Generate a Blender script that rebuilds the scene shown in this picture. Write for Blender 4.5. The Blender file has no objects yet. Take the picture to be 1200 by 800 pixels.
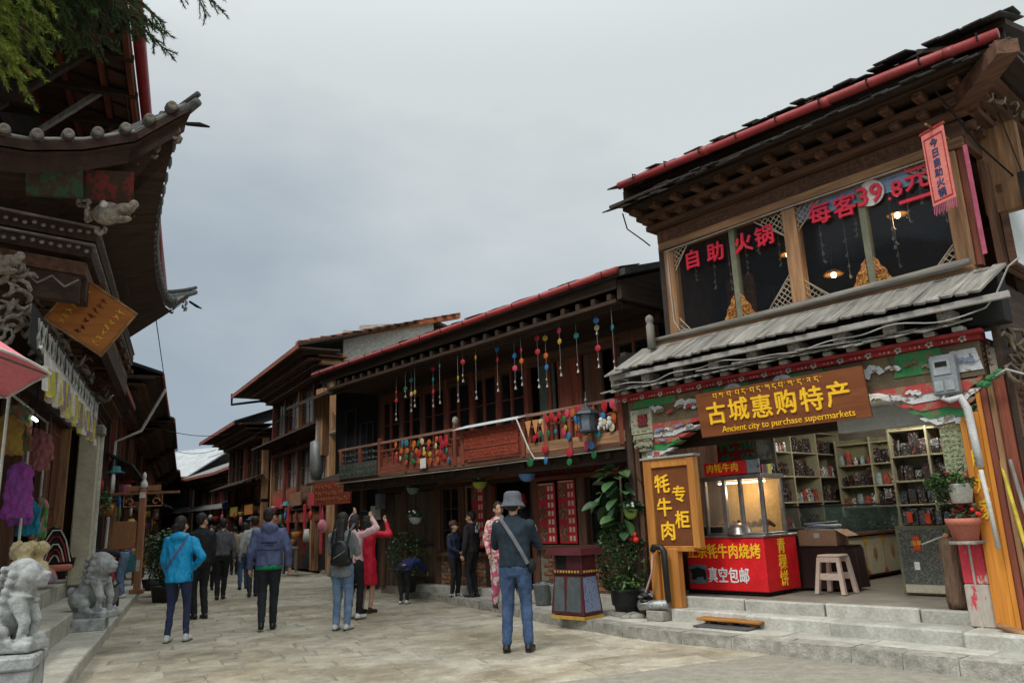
import bpy, math, random, time
from mathutils import Vector, Matrix, noise
import numpy as np
R = math.radians
rnd = random.Random(7)
ORD = 'First Second Third Fourth Fifth Sixth Seventh Eighth Ninth Tenth Eleventh Twelfth Thirteenth Fourteenth Fifteenth Sixteenth Seventeenth Eighteenth Nineteenth Twentieth Twenty-first Twenty-second Twenty-third Twenty-fourth Twenty-fifth Twenty-sixth Twenty-seventh'.split()
sc = bpy.context.scene
COL = sc.collection

# ---------------------------------------------------------------- camera
CZ = 1.42
cam = bpy.data.objects.new('camera', bpy.data.cameras.new('camera'))
COL.objects.link(cam)
th = math.atan(210/900); ra = math.atan(0.04)
fw = Vector((0, math.cos(th), math.sin(th))); r0 = Vector((1, 0, 0)); u0 = r0.cross(fw)
rt = r0*math.cos(ra) - u0*math.sin(ra); up = u0*math.cos(ra) + r0*math.sin(ra)
mw = Matrix.Identity(4)
for i in range(3):
    mw[i][0] = rt[i]; mw[i][1] = up[i]; mw[i][2] = -fw[i]
mw.translation = (0, 0, CZ)
cam.matrix_world = mw
cam.data.sensor_width = 36; cam.data.lens = 27; cam.data.clip_start = .05; cam.data.clip_end = 6000
sc.camera = cam

# ---------------------------------------------------------------- sky, sun, exposure
SUN_EL, SUN_AZ = 50, 218          # azimuth clockwise from +Y
w = bpy.data.worlds.new('World'); sc.world = w; w.use_nodes = True
nt = w.node_tree; nt.nodes.clear(); L = nt.links.new
def nd(t, **k):
    n = nt.nodes.new(t)
    for a, b in k.items(): setattr(n, a, b)
    return n
out = nd('ShaderNodeOutputWorld'); bg = nd('ShaderNodeBackground'); bg.inputs[1].default_value = .1
sky = nd('ShaderNodeTexSky', sky_type='NISHITA', sun_disc=False, sun_elevation=R(SUN_EL), sun_rotation=R(SUN_AZ), altitude=3200)
tc = nd('ShaderNodeTexCoord'); sep = nd('ShaderNodeSeparateXYZ'); L(tc.outputs['Generated'], sep.inputs[0])
mz = nd('ShaderNodeMath', operation='MULTIPLY_ADD'); L(sep.outputs['Z'], mz.inputs[0]); mz.inputs[1].default_value = 1.5; mz.inputs[2].default_value = -.16
mx = nd('ShaderNodeMath', operation='MULTIPLY_ADD'); L(sep.outputs['X'], mx.inputs[0]); mx.inputs[1].default_value = .42; L(mz.outputs[0], mx.inputs[2])
mp = nd('ShaderNodeMapping'); L(tc.outputs['Generated'], mp.inputs[0]); mp.inputs['Scale'].default_value = (1, 1, 2.2)
nz = nd('ShaderNodeTexNoise'); L(mp.outputs[0], nz.inputs[0]); nz.inputs['Scale'].default_value = 2.3; nz.inputs['Detail'].default_value = 6; nz.inputs['Roughness'].default_value = .5
mn = nd('ShaderNodeMath', operation='MULTIPLY_ADD'); L(nz.outputs['Fac'], mn.inputs[0]); mn.inputs[1].default_value = 1.0; mn.inputs[2].default_value = -.5
ad = nd('ShaderNodeMath', operation='ADD', use_clamp=True); L(mn.outputs[0], ad.inputs[0]); L(mx.outputs[0], ad.inputs[1])
cr = nd('ShaderNodeValToRGB'); L(ad.outputs[0], cr.inputs[0])
e = cr.color_ramp.elements
e[0].position = 0; e[0].color = (.272, .322, .365, 1); e[1].position = .60; e[1].color = (.52, .555, .553, 1)
x_ = e.new(.30); x_.color = (.378, .424, .455, 1)
sm = nd('ShaderNodeVectorMath', operation='SCALE'); L(cr.outputs[0], sm.inputs[0])
# an overcast sky is about twice as bright overhead as near the horizon
zr_ = nd('ShaderNodeMapRange', interpolation_type='SMOOTHSTEP'); L(sep.outputs['Z'], zr_.inputs[0]); zr_.inputs[1].default_value = .5; zr_.inputs[2].default_value = 1; zr_.inputs[3].default_value = 10; zr_.inputs[4].default_value = 24
# and brighter again on the side behind us, where the sun stands behind the cloud
dt = nd('ShaderNodeVectorMath', operation='DOT_PRODUCT'); L(tc.outputs['Generated'], dt.inputs[0]); dt.inputs[1].default_value = (math.sin(R(SUN_AZ))*math.cos(R(SUN_EL)), math.cos(R(SUN_AZ))*math.cos(R(SUN_EL)), math.sin(R(SUN_EL)))
zs_ = nd('ShaderNodeMapRange', interpolation_type='SMOOTHSTEP'); L(dt.outputs['Value'], zs_.inputs[0]); zs_.inputs[1].default_value = .1; zs_.inputs[2].default_value = 1; zs_.inputs[3].default_value = 0; zs_.inputs[4].default_value = 16
za_ = nd('ShaderNodeMath', operation='ADD'); L(zr_.outputs[0], za_.inputs[0]); L(zs_.outputs[0], za_.inputs[1]); L(za_.outputs[0], sm.inputs['Scale'])
mixn = nd('ShaderNodeMix', data_type='RGBA'); mixn.inputs[0].default_value = .93; L(sky.outputs[0], mixn.inputs[6]); L(sm.outputs[0], mixn.inputs[7])
L(mixn.outputs[2], bg.inputs[0]); L(bg.outputs[0], out.inputs[0])
sun = bpy.data.objects.new('sun', bpy.data.lights.new('sun', 'SUN')); COL.objects.link(sun)
sun.data.energy = 1.5; sun.data.angle = R(18); sun.data.color = (1, .96, .9)
sd = Vector((math.sin(R(SUN_AZ))*math.cos(R(SUN_EL)), math.cos(R(SUN_AZ))*math.cos(R(SUN_EL)), math.sin(R(SUN_EL))))
sun.rotation_euler = sd.to_track_quat('Z', 'Y').to_euler()
sc.view_settings.view_transform = 'Standard'; sc.view_settings.look = 'None'; sc.view_settings.exposure = .4; sc.view_settings.gamma = 1

# ---------------------------------------------------------------- materials
MATS = {}
def M(key, c1=None, c2=None, c3=None, sc_=6, st=(1, 1, 1), rough=.8, bump=.3, metal=0, em=0, var=.25, spec=.3, cut=None, coat=0, alpha=1, fine=40):
    """procedural material: two or three colours mixed by noise; cut = a hard edged (peeling) mix"""
    if key in MATS: return MATS[key]
    m = bpy.data.materials.new(key); m.use_nodes = True; t = m.node_tree; n = t.nodes; l = t.links.new
    b = n['Principled BSDF']; b.inputs['Roughness'].default_value = rough; b.inputs['Metallic'].default_value = metal
    b.inputs['Specular IOR Level'].default_value = spec
    c2 = c2 or tuple(x*.6 for x in c1); c3 = c3 or c1
    co = n.new('ShaderNodeTexCoord'); ma = n.new('ShaderNodeMapping'); ma.inputs['Scale'].default_value = st; l(co.outputs['Object'], ma.inputs[0])
    oi = n.new('ShaderNodeObjectInfo')
    cb = n.new('ShaderNodeVectorMath'); cb.operation = 'SCALE'; cb.inputs[0].default_value = (13, 7, 11); l(oi.outputs['Random'], cb.inputs['Scale']); l(cb.outputs[0], ma.inputs['Location'])
    a = n.new('ShaderNodeTexNoise'); a.inputs['Scale'].default_value = sc_; a.inputs['Detail'].default_value = 5; a.inputs['Roughness'].default_value = .62; l(ma.outputs[0], a.inputs[0])
    r = n.new('ShaderNodeValToRGB'); l(a.outputs['Fac'], r.inputs[0]); e = r.color_ramp.elements
    if cut is not None:
        e[0].position = cut-.02; e[1].position = cut+.02
    else:
        e[0].position = .32; e[1].position = .68; x = e.new(.52); x.color = (*c3, 1) if c3 != c1 else tuple((p+q)/2 for p, q in zip(c1, c2))+(1,)
    e[0].color = (*c2, 1); e[-1].color = (*c1, 1)
    f = n.new('ShaderNodeTexNoise'); f.inputs['Scale'].default_value = fine; f.inputs['Detail'].default_value = 3; l(ma.outputs[0], f.inputs[0])
    # brightness: per object random and fine noise
    v = n.new('ShaderNodeMath'); v.operation = 'MULTIPLY_ADD'; v.inputs[1].default_value = var; v.inputs[2].default_value = 1-var*.5; l(oi.outputs['Random'], v.inputs[0])
    v2 = n.new('ShaderNodeMath'); v2.operation = 'MULTIPLY_ADD'; v2.inputs[1].default_value = .6; v2.inputs[2].default_value = .7; l(f.outputs['Fac'], v2.inputs[0])
    v3 = n.new('ShaderNodeMath'); v3.operation = 'MULTIPLY'; l(v.outputs[0], v3.inputs[0]); l(v2.outputs[0], v3.inputs[1])
    h = n.new('ShaderNodeHueSaturation'); l(r.outputs[0], h.inputs['Color']); l(v3.outputs[0], h.inputs['Value'])
    l(h.outputs[0], b.inputs['Base Color'])
    if bump:
        bu = n.new('ShaderNodeBump'); bu.inputs['Strength'].default_value = bump; bu.inputs['Distance'].default_value = .01
        s = n.new('ShaderNodeMath'); s.operation = 'ADD'; l(a.outputs['Fac'], s.inputs[0]); l(f.outputs['Fac'], s.inputs[1]); l(s.outputs[0], bu.inputs['Height']); l(bu.outputs[0], b.inputs['Normal'])
    if em:
        b.inputs['Emission Color'].default_value = (*c1, 1); b.inputs['Emission Strength'].default_value = em
    if coat: b.inputs['Coat Weight'].default_value = coat
    if alpha < 1: b.inputs['Alpha'].default_value = alpha
    m.diffuse_color = (*c1, 1)
    MATS[key] = m
    return m
GX, GY, GZ = (.08, 1, 1), (1, .08, 1), (1, 1, .08)
def glass(key, col=(.6, .65, .65), alpha=.25, rough=.05):
    if key in MATS: return MATS[key]
    m = bpy.data.materials.new(key); m.use_nodes = True; b = m.node_tree.nodes['Principled BSDF']
    b.inputs['Base Color'].default_value = (*col, 1); b.inputs['Alpha'].default_value = alpha; b.inputs['Roughness'].default_value = rough; b.inputs['Specular IOR Level'].default_value = .5
    MATS[key] = m; return m
def lamp_mat(key, col, s):
    if key in MATS: return MATS[key]
    m = bpy.data.materials.new(key); m.use_nodes = True; b = m.node_tree.nodes['Principled BSDF']
    b.inputs['Base Color'].default_value = (*col, 1); b.inputs['Emission Color'].default_value = (*col, 1); b.inputs['Emission Strength'].default_value = s
    MATS[key] = m; return m
def wood(key, c, g='x', **k):
    return M(key+'_'+g, c, tuple(x*.36 for x in c), sc_=14, st={'x': GX, 'y': GY, 'z': GZ}[g], bump=.5, fine=60, **k)
def dk(g='x'): return wood('wood_dark', (.062, .036, .023), g)          # old soot brown timber
def br(g='x'): return wood('wood_brown', (.15, .073, .042), g)         # red brown timber
def rd(g='x'): return wood('wood_red', (.25, .068, .038), g)            # red stained timber
def oc(g='x'): return wood('wood_ochre', (.40, .215, .105), g)          # yellow brown timber
def og(g='x'): return wood('wood_orange', (.42, .17, .03), g, rough=.45)  # varnished orange pine
def gr(g='x'): return wood('wood_grey', (.30, .275, .235), g)           # silvered boards
stone = lambda: M('stone', (.30, .28, .24), (.19, .175, .145), sc_=5, bump=.6)
stoneW = lambda: M('stone_pale', (.40, .39, .35), (.24, .235, .21), sc_=7, bump=.6)
black = lambda: M('soot_black', (.012, .011, .010), rough=.9)  # plain black, also laid into openings as painted shade
gold = lambda: M('gold_paint', (.72, .42, .06), (.5, .26, .03), rough=.4, var=.1)
redp = lambda: M('red_paint', (.36, .028, .030), (.22, .018, .02), rough=.5)
whitep = lambda: M('white_paint', (.62, .60, .55), (.42, .40, .36), rough=.6)
greenp = lambda: M('green_paint', (.035, .19, .06), (.02, .10, .035), rough=.6)

# ---------------------------------------------------------------- mesh builder
class B:
    def __init__(s): s.v = []; s.f = []
    def add(s, vs, fs):
        o = len(s.v); s.v += [tuple(v) for v in vs]; s.f += [tuple(i+o for i in f) for f in fs]; return s
    def bx(s, x0, x1, y0, y1, z0, z1, c=None, T=None):
        if x1 < x0: x0, x1 = x1, x0
        if y1 < y0: y0, y1 = y1, y0
        if z1 < z0: z0, z1 = z1, z0
        m = min(x1-x0, y1-y0, z1-z0)
        if c is None: c = min(.006, m*.2)
        X, Y, Z = (x0, x1), (y0, y1), (z0, z1)
        if c <= 0 or m < .004:
            vs = [(X[i], Y[j], Z[k]) for i in (0, 1) for j in (0, 1) for k in (0, 1)]
            fs = [(0, 1, 3, 2), (4, 6, 7, 5), (0, 4, 5, 1), (2, 3, 7, 6), (0, 2, 6, 4), (1, 5, 7, 3)]
        else:
            vs = []; ix = {}
            for i in (0, 1):
                for j in (0, 1):
                    for k in (0, 1):
                        a = [X[i], Y[j], Z[k]]; sg = [c if q == 0 else -c for q in (i, j, k)]
                        for ax in range(3):   # vertex lying on the face normal to ax
                            p = [a[q]+(0 if q == ax else sg[q]) for q in range(3)]
                            ix[(i, j, k, ax)] = len(vs); vs.append(p)
            fs = []
            q = lambda i, j, k, ax: ix[(i, j, k, ax)]
            for a in (0, 1):
                r = [q(a, 0, 0, 0), q(a, 0, 1, 0), q(a, 1, 1, 0), q(a, 1, 0, 0)]; fs.append(r if a == 0 else r[::-1])
                r = [q(0, a, 0, 1), q(1, a, 0, 1), q(1, a, 1, 1), q(0, a, 1, 1)]; fs.append(r if a == 0 else r[::-1])
                r = [q(0, 0, a, 2), q(0, 1, a, 2), q(1, 1, a, 2), q(1, 0, a, 2)]; fs.append(r if a == 0 else r[::-1])
            for a in (0, 1):
                for b in (0, 1):
                    fs.append([q(a, b, 0, 0), q(a, b, 1, 0), q(a, b, 1, 1), q(a, b, 0, 1)])
                    fs.append([q(a, 0, b, 0), q(a, 1, b, 0), q(a, 1, b, 2), q(a, 0, b, 2)])
                    fs.append([q(0, a, b, 1), q(1, a, b, 1), q(1, a, b, 2), q(0, a, b, 2)])
            for i in (0, 1):
                for j in (0, 1):
                    for k in (0, 1): fs.append([q(i, j, k, 0), q(i, j, k, 1), q(i, j, k, 2)])
        if T is not None: vs = [T @ Vector(v) for v in vs]
        return s.add(vs, fs)
    def hexa(s, p):   # p: bottom 4 then top 4
        return s.add(p, [(3, 2, 1, 0), (4, 5, 6, 7), (0, 1, 5, 4), (1, 2, 6, 5), (2, 3, 7, 6), (3, 0, 4, 7)])
    def prism(s, poly, ax, a, b, T=None):   # polygon in the plane normal to ax, from a to b
        n = len(poly)
        def p(q, t): return {'x': (t, q[0], q[1]), 'y': (q[0], t, q[1]), 'z': (q[0], q[1], t)}[ax]
        vs = [p(q, a) for q in poly]+[p(q, b) for q in poly]
        fs = [tuple(range(n))[::-1], tuple(range(n, 2*n))]+[(i, (i+1) % n, n+(i+1) % n, n+i) for i in range(n)]
        if T is not None: vs = [T @ Vector(v) for v in vs]
        return s.add(vs, fs)
    def tube(s, pts, r, n=8, ry=None, cap=True, upv=None):
        pts = [Vector(p) for p in pts]; k = len(pts)
        rr = r if isinstance(r, (list, tuple)) else [r]*k
        vs = []; fs = []; side = None
        for i, p in enumerate(pts):
            d = (pts[min(i+1, k-1)]-pts[max(i-1, 0)]).normalized()
            if side is None:
                ref = Vector(upv) if upv else (Vector((0, 0, 1)) if abs(d.z) < .9 else Vector((0, 1, 0)))
                side = d.cross(ref).normalized()
            else: side = (side-d*side.dot(d)).normalized()
            u = side.cross(d)
            for j in range(n):
                a = 2*math.pi*j/n; vs.append(p+side*math.cos(a)*rr[i]+u*math.sin(a)*(rr[i] if ry is None else ry[i] if isinstance(ry, (list, tuple)) else ry))
        for i in range(k-1):
            for j in range(n):
                a, b = i*n+j, i*n+(j+1) % n; fs.append((a, b, b+n, a+n))
        if cap: fs.append(tuple(range(n))[::-1]); fs.append(tuple(range((k-1)*n, k*n)))
        return s.add(vs, fs)
    def lathe(s, prof, x=0, y=0, n=16, sq=None, T=None):
        vs = []; fs = []; k = len(prof)
        for (r, z) in prof:
            for j in range(n):
                a = 2*math.pi*j/n+(math.pi/n if n <= 6 else 0); vs.append((x+r*math.cos(a), y+r*math.sin(a), z))
        for i in range(k-1):
            for j in range(n): a, b = i*n+j, i*n+(j+1) % n; fs.append((a, b, b+n, a+n))
        fs.append(tuple(range(n))[::-1]); fs.append(tuple(range((k-1)*n, k*n)))
        if T is not None: vs = [T @ Vector(v) for v in vs]
        return s.add(vs, fs)
    def ell(s, c, r, n=8, m=6, T=None):
        if not isinstance(r, (list, tuple)): r = (r, r, r)
        vs = [(c[0], c[1], c[2]-r[2])]; fs = []
        for i in range(1, m):
            ph = math.pi*i/m
            for j in range(n):
                a = 2*math.pi*j/n; vs.append((c[0]+r[0]*math.sin(ph)*math.cos(a), c[1]+r[1]*math.sin(ph)*math.sin(a), c[2]-r[2]*math.cos(ph)))
        vs.append((c[0], c[1], c[2]+r[2])); t = len(vs)-1
        for j in range(n): fs.append((0, 1+(j+1) % n, 1+j)); fs.append((t, t-n+j, t-n+(j+1) % n))
        for i in range(m-2):
            for j in range(n): a, b = 1+i*n+j, 1+i*n+(j+1) % n; fs.append((a, b, b+n, a+n))
        if T is not None: vs = [T @ Vector(v) for v in vs]
        return s.add(vs, fs)
    def quad(s, *p): return s.add(p, [tuple(range(len(p)))])
    def o(s, name, mat, parent=None, smooth=False, **k):
        me = bpy.data.meshes.new(name); me.from_pydata(s.v, [], s.f); me.update()
        if mat: me.materials.append(mat)
        if smooth: me.shade_smooth()
        return link(name, me, parent, **k)
def link(name, me, parent=None, loc=None, rot=None, scale=None, mat=None, **k):
    ob = bpy.data.objects.new(name, me); COL.objects.link(ob)
    if parent is not None: ob.parent = parent
    if loc: ob.location = loc
    if rot: ob.rotation_euler = rot
    if scale: ob.scale = scale
    tag(ob, **k); return ob
def tag(ob, label=None, cat=None, group=None, kind=None):
    if label: ob['label'] = label
    if cat: ob['category'] = cat
    if group: ob['group'] = group
    if kind: ob['kind'] = kind
    return ob
def thing(name, label, cat, loc=(0, 0, 0), rz=0, group=None):
    o = bpy.data.objects.new(name, None); COL.objects.link(o); o.location = loc; o.rotation_euler = (0, 0, rz); o.empty_display_size = .2
    return tag(o, label, cat, group)
def copy_tree(o, parent=None, deep=True):
    c = o.copy(); COL.objects.link(c)
    if parent is not None: c.parent = parent
    for ch in list(o.children): copy_tree(ch, c)
    return c
_tc = {}
def txt(s, mat, parent, x, y, z, size, name='lettering', ext=.006, off=0, rz=180, rx=90, ry=0, align='CENTER', sx=1, label=None, sp=1.0):
    """flat lettering standing on a facade (faces local +y), centred on x, z"""
    k = (s, size, ext, off, sx, sp)
    if k not in _tc:
        c = bpy.data.curves.new('t', 'FONT'); c.body = s; c.size = size; c.extrude = ext; c.offset = off; c.align_x = 'CENTER'; c.align_y = 'CENTER'; c.resolution_u = 2; c.space_line = sp
        to = bpy.data.objects.new('t', c); COL.objects.link(to); dg = bpy.context.evaluated_depsgraph_get()
        me = bpy.data.meshes.new_from_object(to.evaluated_get(dg)); bpy.data.objects.remove(to)
        if ord(s[0]) > 1000 or s in ('8', '39'):     # heavier strokes: shifted copies
            b = size*.018; bm_ = B(); fs_ = [tuple(p.vertices) for p in me.polygons]
            for i_, (dx, dy) in enumerate(((b, 0), (-b, 0), (0, b), (0, -b), (0, 0))): bm_.add([(v.co.x*sx+dx, v.co.y+dy, v.co.z+.0004*i_) for v in me.vertices], fs_)
            me = bpy.data.meshes.new('lettering'); me.from_pydata(bm_.v, [], bm_.f)
        elif sx != 1:
            for v in me.vertices: v.co.x *= sx
        me.materials.clear(); me.materials.append(mat); _tc[k] = me
    return link(name, _tc[k], parent, (x, y, z), (R(rx), R(ry), R(rz)), label=label)
class Frame:
    def __init__(s, O, phi, left=False):
        r = R(phi); s.O = Vector(O); s.u = Vector((math.sin(r), math.cos(r)))
        if left: s.u = -s.u
        s.n = Vector((-s.u.y, s.u.x)); s.rz = math.atan2(s.u.y, s.u.x)
    def w(s, a, b, z=0): q = s.O+s.u*a+s.n*b; return (q.x, q.y, z)
N = Frame((4.316, 7.707), -42)          # right hand shops: x runs away from us along the front, y out to the street
S = Frame((-6.55, 13.02), -23, True)    # left side of the street: x runs towards us, y out to the street
F = Frame((-5.9, 24.4), -31)            # three storey house further up on the right

# ---------------------------------------------------------------- ground, street, pavements
B().bx(-1500, 1500, -500, 2500, -.5, -.12, c=0).o('ground', M('earth', (.16, .14, .11), (.1, .09, .07), sc_=.5), kind='structure')
def stain_mat():
    m = M('paving', (.455, .41, .32), (.27, .24, .185), (.38, .34, .27), sc_=3.2, bump=.9, var=.22, rough=.85, fine=30)
    t = m.node_tree; n = t.nodes; l = t.links.new
    g = n.new('ShaderNodeNewGeometry'); a = n.new('ShaderNodeTexNoise'); a.inputs['Scale'].default_value = .55; a.inputs['Detail'].default_value = 8; a.inputs['Roughness'].default_value = .7; l(g.outputs['Position'], a.inputs[0])
    r = n.new('ShaderNodeValToRGB'); l(a.outputs['Fac'], r.inputs[0]); r.color_ramp.elements[0].position = .38; r.color_ramp.elements[0].color = (.62, .57, .48, 1); r.color_ramp.elements[1].position = .56; r.color_ramp.elements[1].color = (1, 1, 1, 1)
    mm = n.new('ShaderNodeMix'); mm.data_type = 'RGBA'; mm.blend_type = 'MULTIPLY'; mm.inputs[0].default_value = 1
    b = n['Principled BSDF']; src = b.inputs['Base Color'].links[0].from_socket; l(src, mm.inputs[6]); l(r.outputs[0], mm.inputs[7]); l(mm.outputs[2], b.inputs['Base Color'])
    return m
PAV = stain_mat()
street = B().bx(-1, 1, -1, 1, -.1, -.022, c=0)
street.v = []; street.f = []
street.add([S.w(16, -.5, -.010), S.w(16, 24, -.010), S.w(-95, 24, -.010), S.w(-95, -.5, -.010)], [(0, 1, 2, 3)])
street = street.o('street', M('joint_grit', (.30, .275, .225), (.21, .19, .155), sc_=9, bump=.4), kind='structure')
def slab_mesh(i, lx, ly, h=.03):
    r = random.Random(i); c = .012; pts = []
    for (a, b) in ((0, 0), (lx, 0), (lx, ly), (0, ly)): pts.append([a+r.uniform(-.016, .016), b+r.uniform(-.016, .016), h+r.uniform(-.003, .003)])
    cx, cy = lx/2, ly/2
    low = [(p[0], p[1], 0) for p in pts]; mid = [(p[0], p[1], p[2]-.008) for p in pts]
    top = [(p[0]+(c if p[0] < cx else -c), p[1]+(c if p[1] < cy else -c), p[2]) for p in pts]
    b = B(); b.v = low+mid+top
    b.f = [(8, 9, 10, 11)]+[(i, (i+1) % 4, 4+(i+1) % 4, 4+i) for i in range(4)]+[(4+i, 4+(i+1) % 4, 8+(i+1) % 4, 8+i) for i in range(4)]
    return b
slabs = {}
def slab_me(w_, k):
    if (w_, k) not in slabs:
        b = slab_mesh(k*17+w_, .40, .38+.13*w_); me = bpy.data.meshes.new('slab'); me.from_pydata([(x+.008, y+.008, z) for x, y, z in b.v], [], b.f); me.materials.append(PAV); slabs[(w_, k)] = me
    return slabs[(w_, k)]
def kerb_y(x):   # right kerb of the street as y in the S frame for a given x
    P = [(-6, 3.2), (-.57, .96), (.87, .87), (2.8, .92), (3.7, .88), (7.16, -.03), (11.93, -1.17), (20.7, -4.1), (34.2, -9.56), (95, -34)]
    Q = []
    for a, b in P:
        p = Vector(N.w(a, b)[:2])-S.O; Q.append((p.dot(S.u), p.dot(S.n)))
    Q.sort()
    for (x0, y0), (x1, y1) in zip(Q, Q[1:]):
        if x0 <= x <= x1: return y0+(y1-y0)*(x-x0)/(x1-x0)
    return Q[-1][1] if x > Q[-1][0] else Q[0][1]
count = 0; rest = B(); x = 7.4; row = 0
while x > -60:
    y = .02 - rnd.random()*.4; lim = min(kerb_y(x), 9.5 if x > 0 else 14)+.3
    while y < lim:
        w_ = rnd.randrange(5); ww = .38+.13*w_
        if y > -.5:
            if count < 290 and x > -7:
                link('slab', slab_me(w_, rnd.randrange(4)), street, loc=S.w(x, y, -.03+rnd.uniform(-.003, .003)), rot=(rnd.uniform(-.003, .003), rnd.uniform(-.003, .003), S.rz)); count += 1
            else:
                b = slab_mesh(rnd.randrange(99), .40, ww)
                rest.add([S.w(x+q[0], y+q[1], q[2]-.03) for q in b.v], b.f)
        y += ww+.012
    x -= .414; row += 1
rest.o('slab', PAV, street, kind='stuff')

# right pavement with kerb stones
KP = [(-4, 2.1), (-.57, .96), (.87, .88), (2.8, .92), (3.7, .88), (5.5, .48), (7.16, -.03), (9.5, -.6), (11.93, -1.17), (20.7, -4.1), (34.2, -9.56), (62, -20.8)]
pv = B(); q = [N.w(a, b-.02, .118) for a, b in KP]+[N.w(62, -32, .118), N.w(-4, -6, .118)]
pv.prism([p[:2] for p in q], 'z', -.1, .118)
pave = pv.o('pavement', M('pavement_stone', (.45, .43, .375), (.29, .27, .225), sc_=1.6, bump=.6, fine=18), kind='structure')
def kerbstone(k):
    r = random.Random(k); j = lambda: r.uniform(-.012, .012)
    return B().hexa([(j(), -.26, -.1), (.545+j(), -.26, -.1), (.545+j(), j(), -.1), (j(), j(), -.1), (j(), -.26, .132+j()*.5), (.545+j(), -.26, .132), (.55+j(), -.012+j(), .13+j()*.5), (j(), -.012+j(), .13+j()*.5)])
kme = []
for k in range(6):
    b = kerbstone(k); me = bpy.data.meshes.new('kerb_stone'); me.from_pydata(b.v, [], b.f); me.materials.append(M('kerb_granite', (.38, .36, .31), (.18, .17, .14), sc_=9, bump=.9, fine=50)); kme.append(me)
far = B()
for (a0, b0), (a1, b1) in zip(KP[1:], KP[2:]):
    p0, p1 = Vector(N.w(a0, b0)), Vector(N.w(a1, b1)); d = (p1-p0); n_ = max(1, round(d.length/.56)); st = d.length/n_; d.normalize(); an = math.atan2(d.y, d.x)
    for i in range(n_):
        p = p0+d*(st*i)
        if a0 < 20: link('kerb_stone', rnd.choice(kme), pave, loc=p, rot=(0, 0, an), scale=(st/.56, 1, 1))
        else:
            T = Matrix.Translation(p) @ Matrix.Rotation(an, 4, 'Z'); b = kerbstone(i % 6); far.add([T @ Vector(v) for v in b.v], b.f)
far.o('kerb_stone', MATS['kerb_granite'], pave, kind='stuff')
# flat slabs of the near pavement
psm = M('pavement_slab', (.46, .445, .39), (.31, .295, .25), sc_=3, bump=.5, fine=25)
for i, (a, wd) in enumerate([(-1.2, .95), (-.23, 1.05), (.84, .9), (1.76, 1.1), (2.88, .85), (3.75, .9)]):
    B().bx(a, a+wd-.015, .12 if i < 5 else -.3, .60 if i < 5 else .42, .1, .127+.003*(i % 2)).o('slab', psm, pave, loc=N.w(0, 0), rot=(0, 0, N.rz))
# ================================================================ NEAR SHOP (frame N)
def rep(name, me, parent, T, **k):
    o = bpy.data.objects.new(name, me); COL.objects.link(o); o.parent = parent
    o.matrix_basis = T; tag(o, **k); return o
def TR(x=0, y=0, z=0, rx=0, ry=0, rz=0, s=(1, 1, 1)):
    return Matrix.Translation((x, y, z)) @ Matrix.Rotation(R(rz), 4, 'Z') @ Matrix.Rotation(R(ry), 4, 'Y') @ Matrix.Rotation(R(rx), 4, 'X') @ Matrix.Diagonal((*s, 1))
def mesh(b, name, mat):
    me = bpy.data.meshes.new(name); me.from_pydata(b.v, [], b.f); me.materials.append(mat); return me
def carve(b, x0, x1, z0, z1, y, dep, seed, cell=.05):
    """shallow carved relief of curls and leaves filling a panel that faces +y"""
    r = random.Random(seed); nx = max(1, int((x1-x0)/cell)); nz_ = max(1, int((z1-z0)/cell))
    for i in range(nx):
        for j in range(nz_):
            cx = x0+(i+.5)*(x1-x0)/nx+r.uniform(-.2, .2)*cell; cz = z0+(j+.5)*(z1-z0)/nz_; a = r.uniform(0, 6.3); rr = cell*.42
            pts = [(cx+math.cos(a+t)*rr*(1-t*.13), y, cz+math.sin(a+t)*rr*(1-t*.13)) for t in (0, 1.2, 2.4, 3.6, 4.8)]
            b.tube(pts, [dep*.5, dep*.9, dep, dep*.8, dep*.4], 4, cap=False)
    return b
def carved(x0, x1, z0, z1, y, mat, parent, seed, dep=.012, cell=.05, name='carving', label=None):
    return carve(B(), x0, x1, z0, z1, y, dep, seed, cell).o(name, mat, parent, True, label=label, kind='stuff')
def lattice(tri, w_, pitch, y, n=1):
    """diagonal lattice filling a triangle (corner, corner+a, corner+b) in the xz plane"""
    (cx, cz), ax, bz = tri; b = B(); sx = 1 if ax > 0 else -1; sz = 1 if bz > 0 else -1; A, Z = abs(ax), abs(bz)
    k = pitch
    t = pitch
    while t < A+Z:
        # lines u + v = t (clipped) and u - v = t - ..
        for kind in (0, 1):
            P = []
            for q in np.linspace(0, 1, 25):
                if kind == 0: u = t*q; v = t-u
                else: u = q*(A+Z); v = u-(t-Z)
                if u >= 0 and v >= 0 and u/A+v/Z <= 1.001: P.append((u, v))
            if len(P) > 1:
                (u0_, v0_), (u1_, v1_) = P[0], P[-1]
                b.tube([(cx+sx*u0_, y+(kind*.004), cz+sz*v0_), (cx+sx*u1_, y+kind*.004, cz+sz*v1_)], w_, 4)
        t += pitch
    b.tube([(cx+ax, y, cz), (cx, y, cz+bz)], w_*1.5, 4)
    return b

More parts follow.
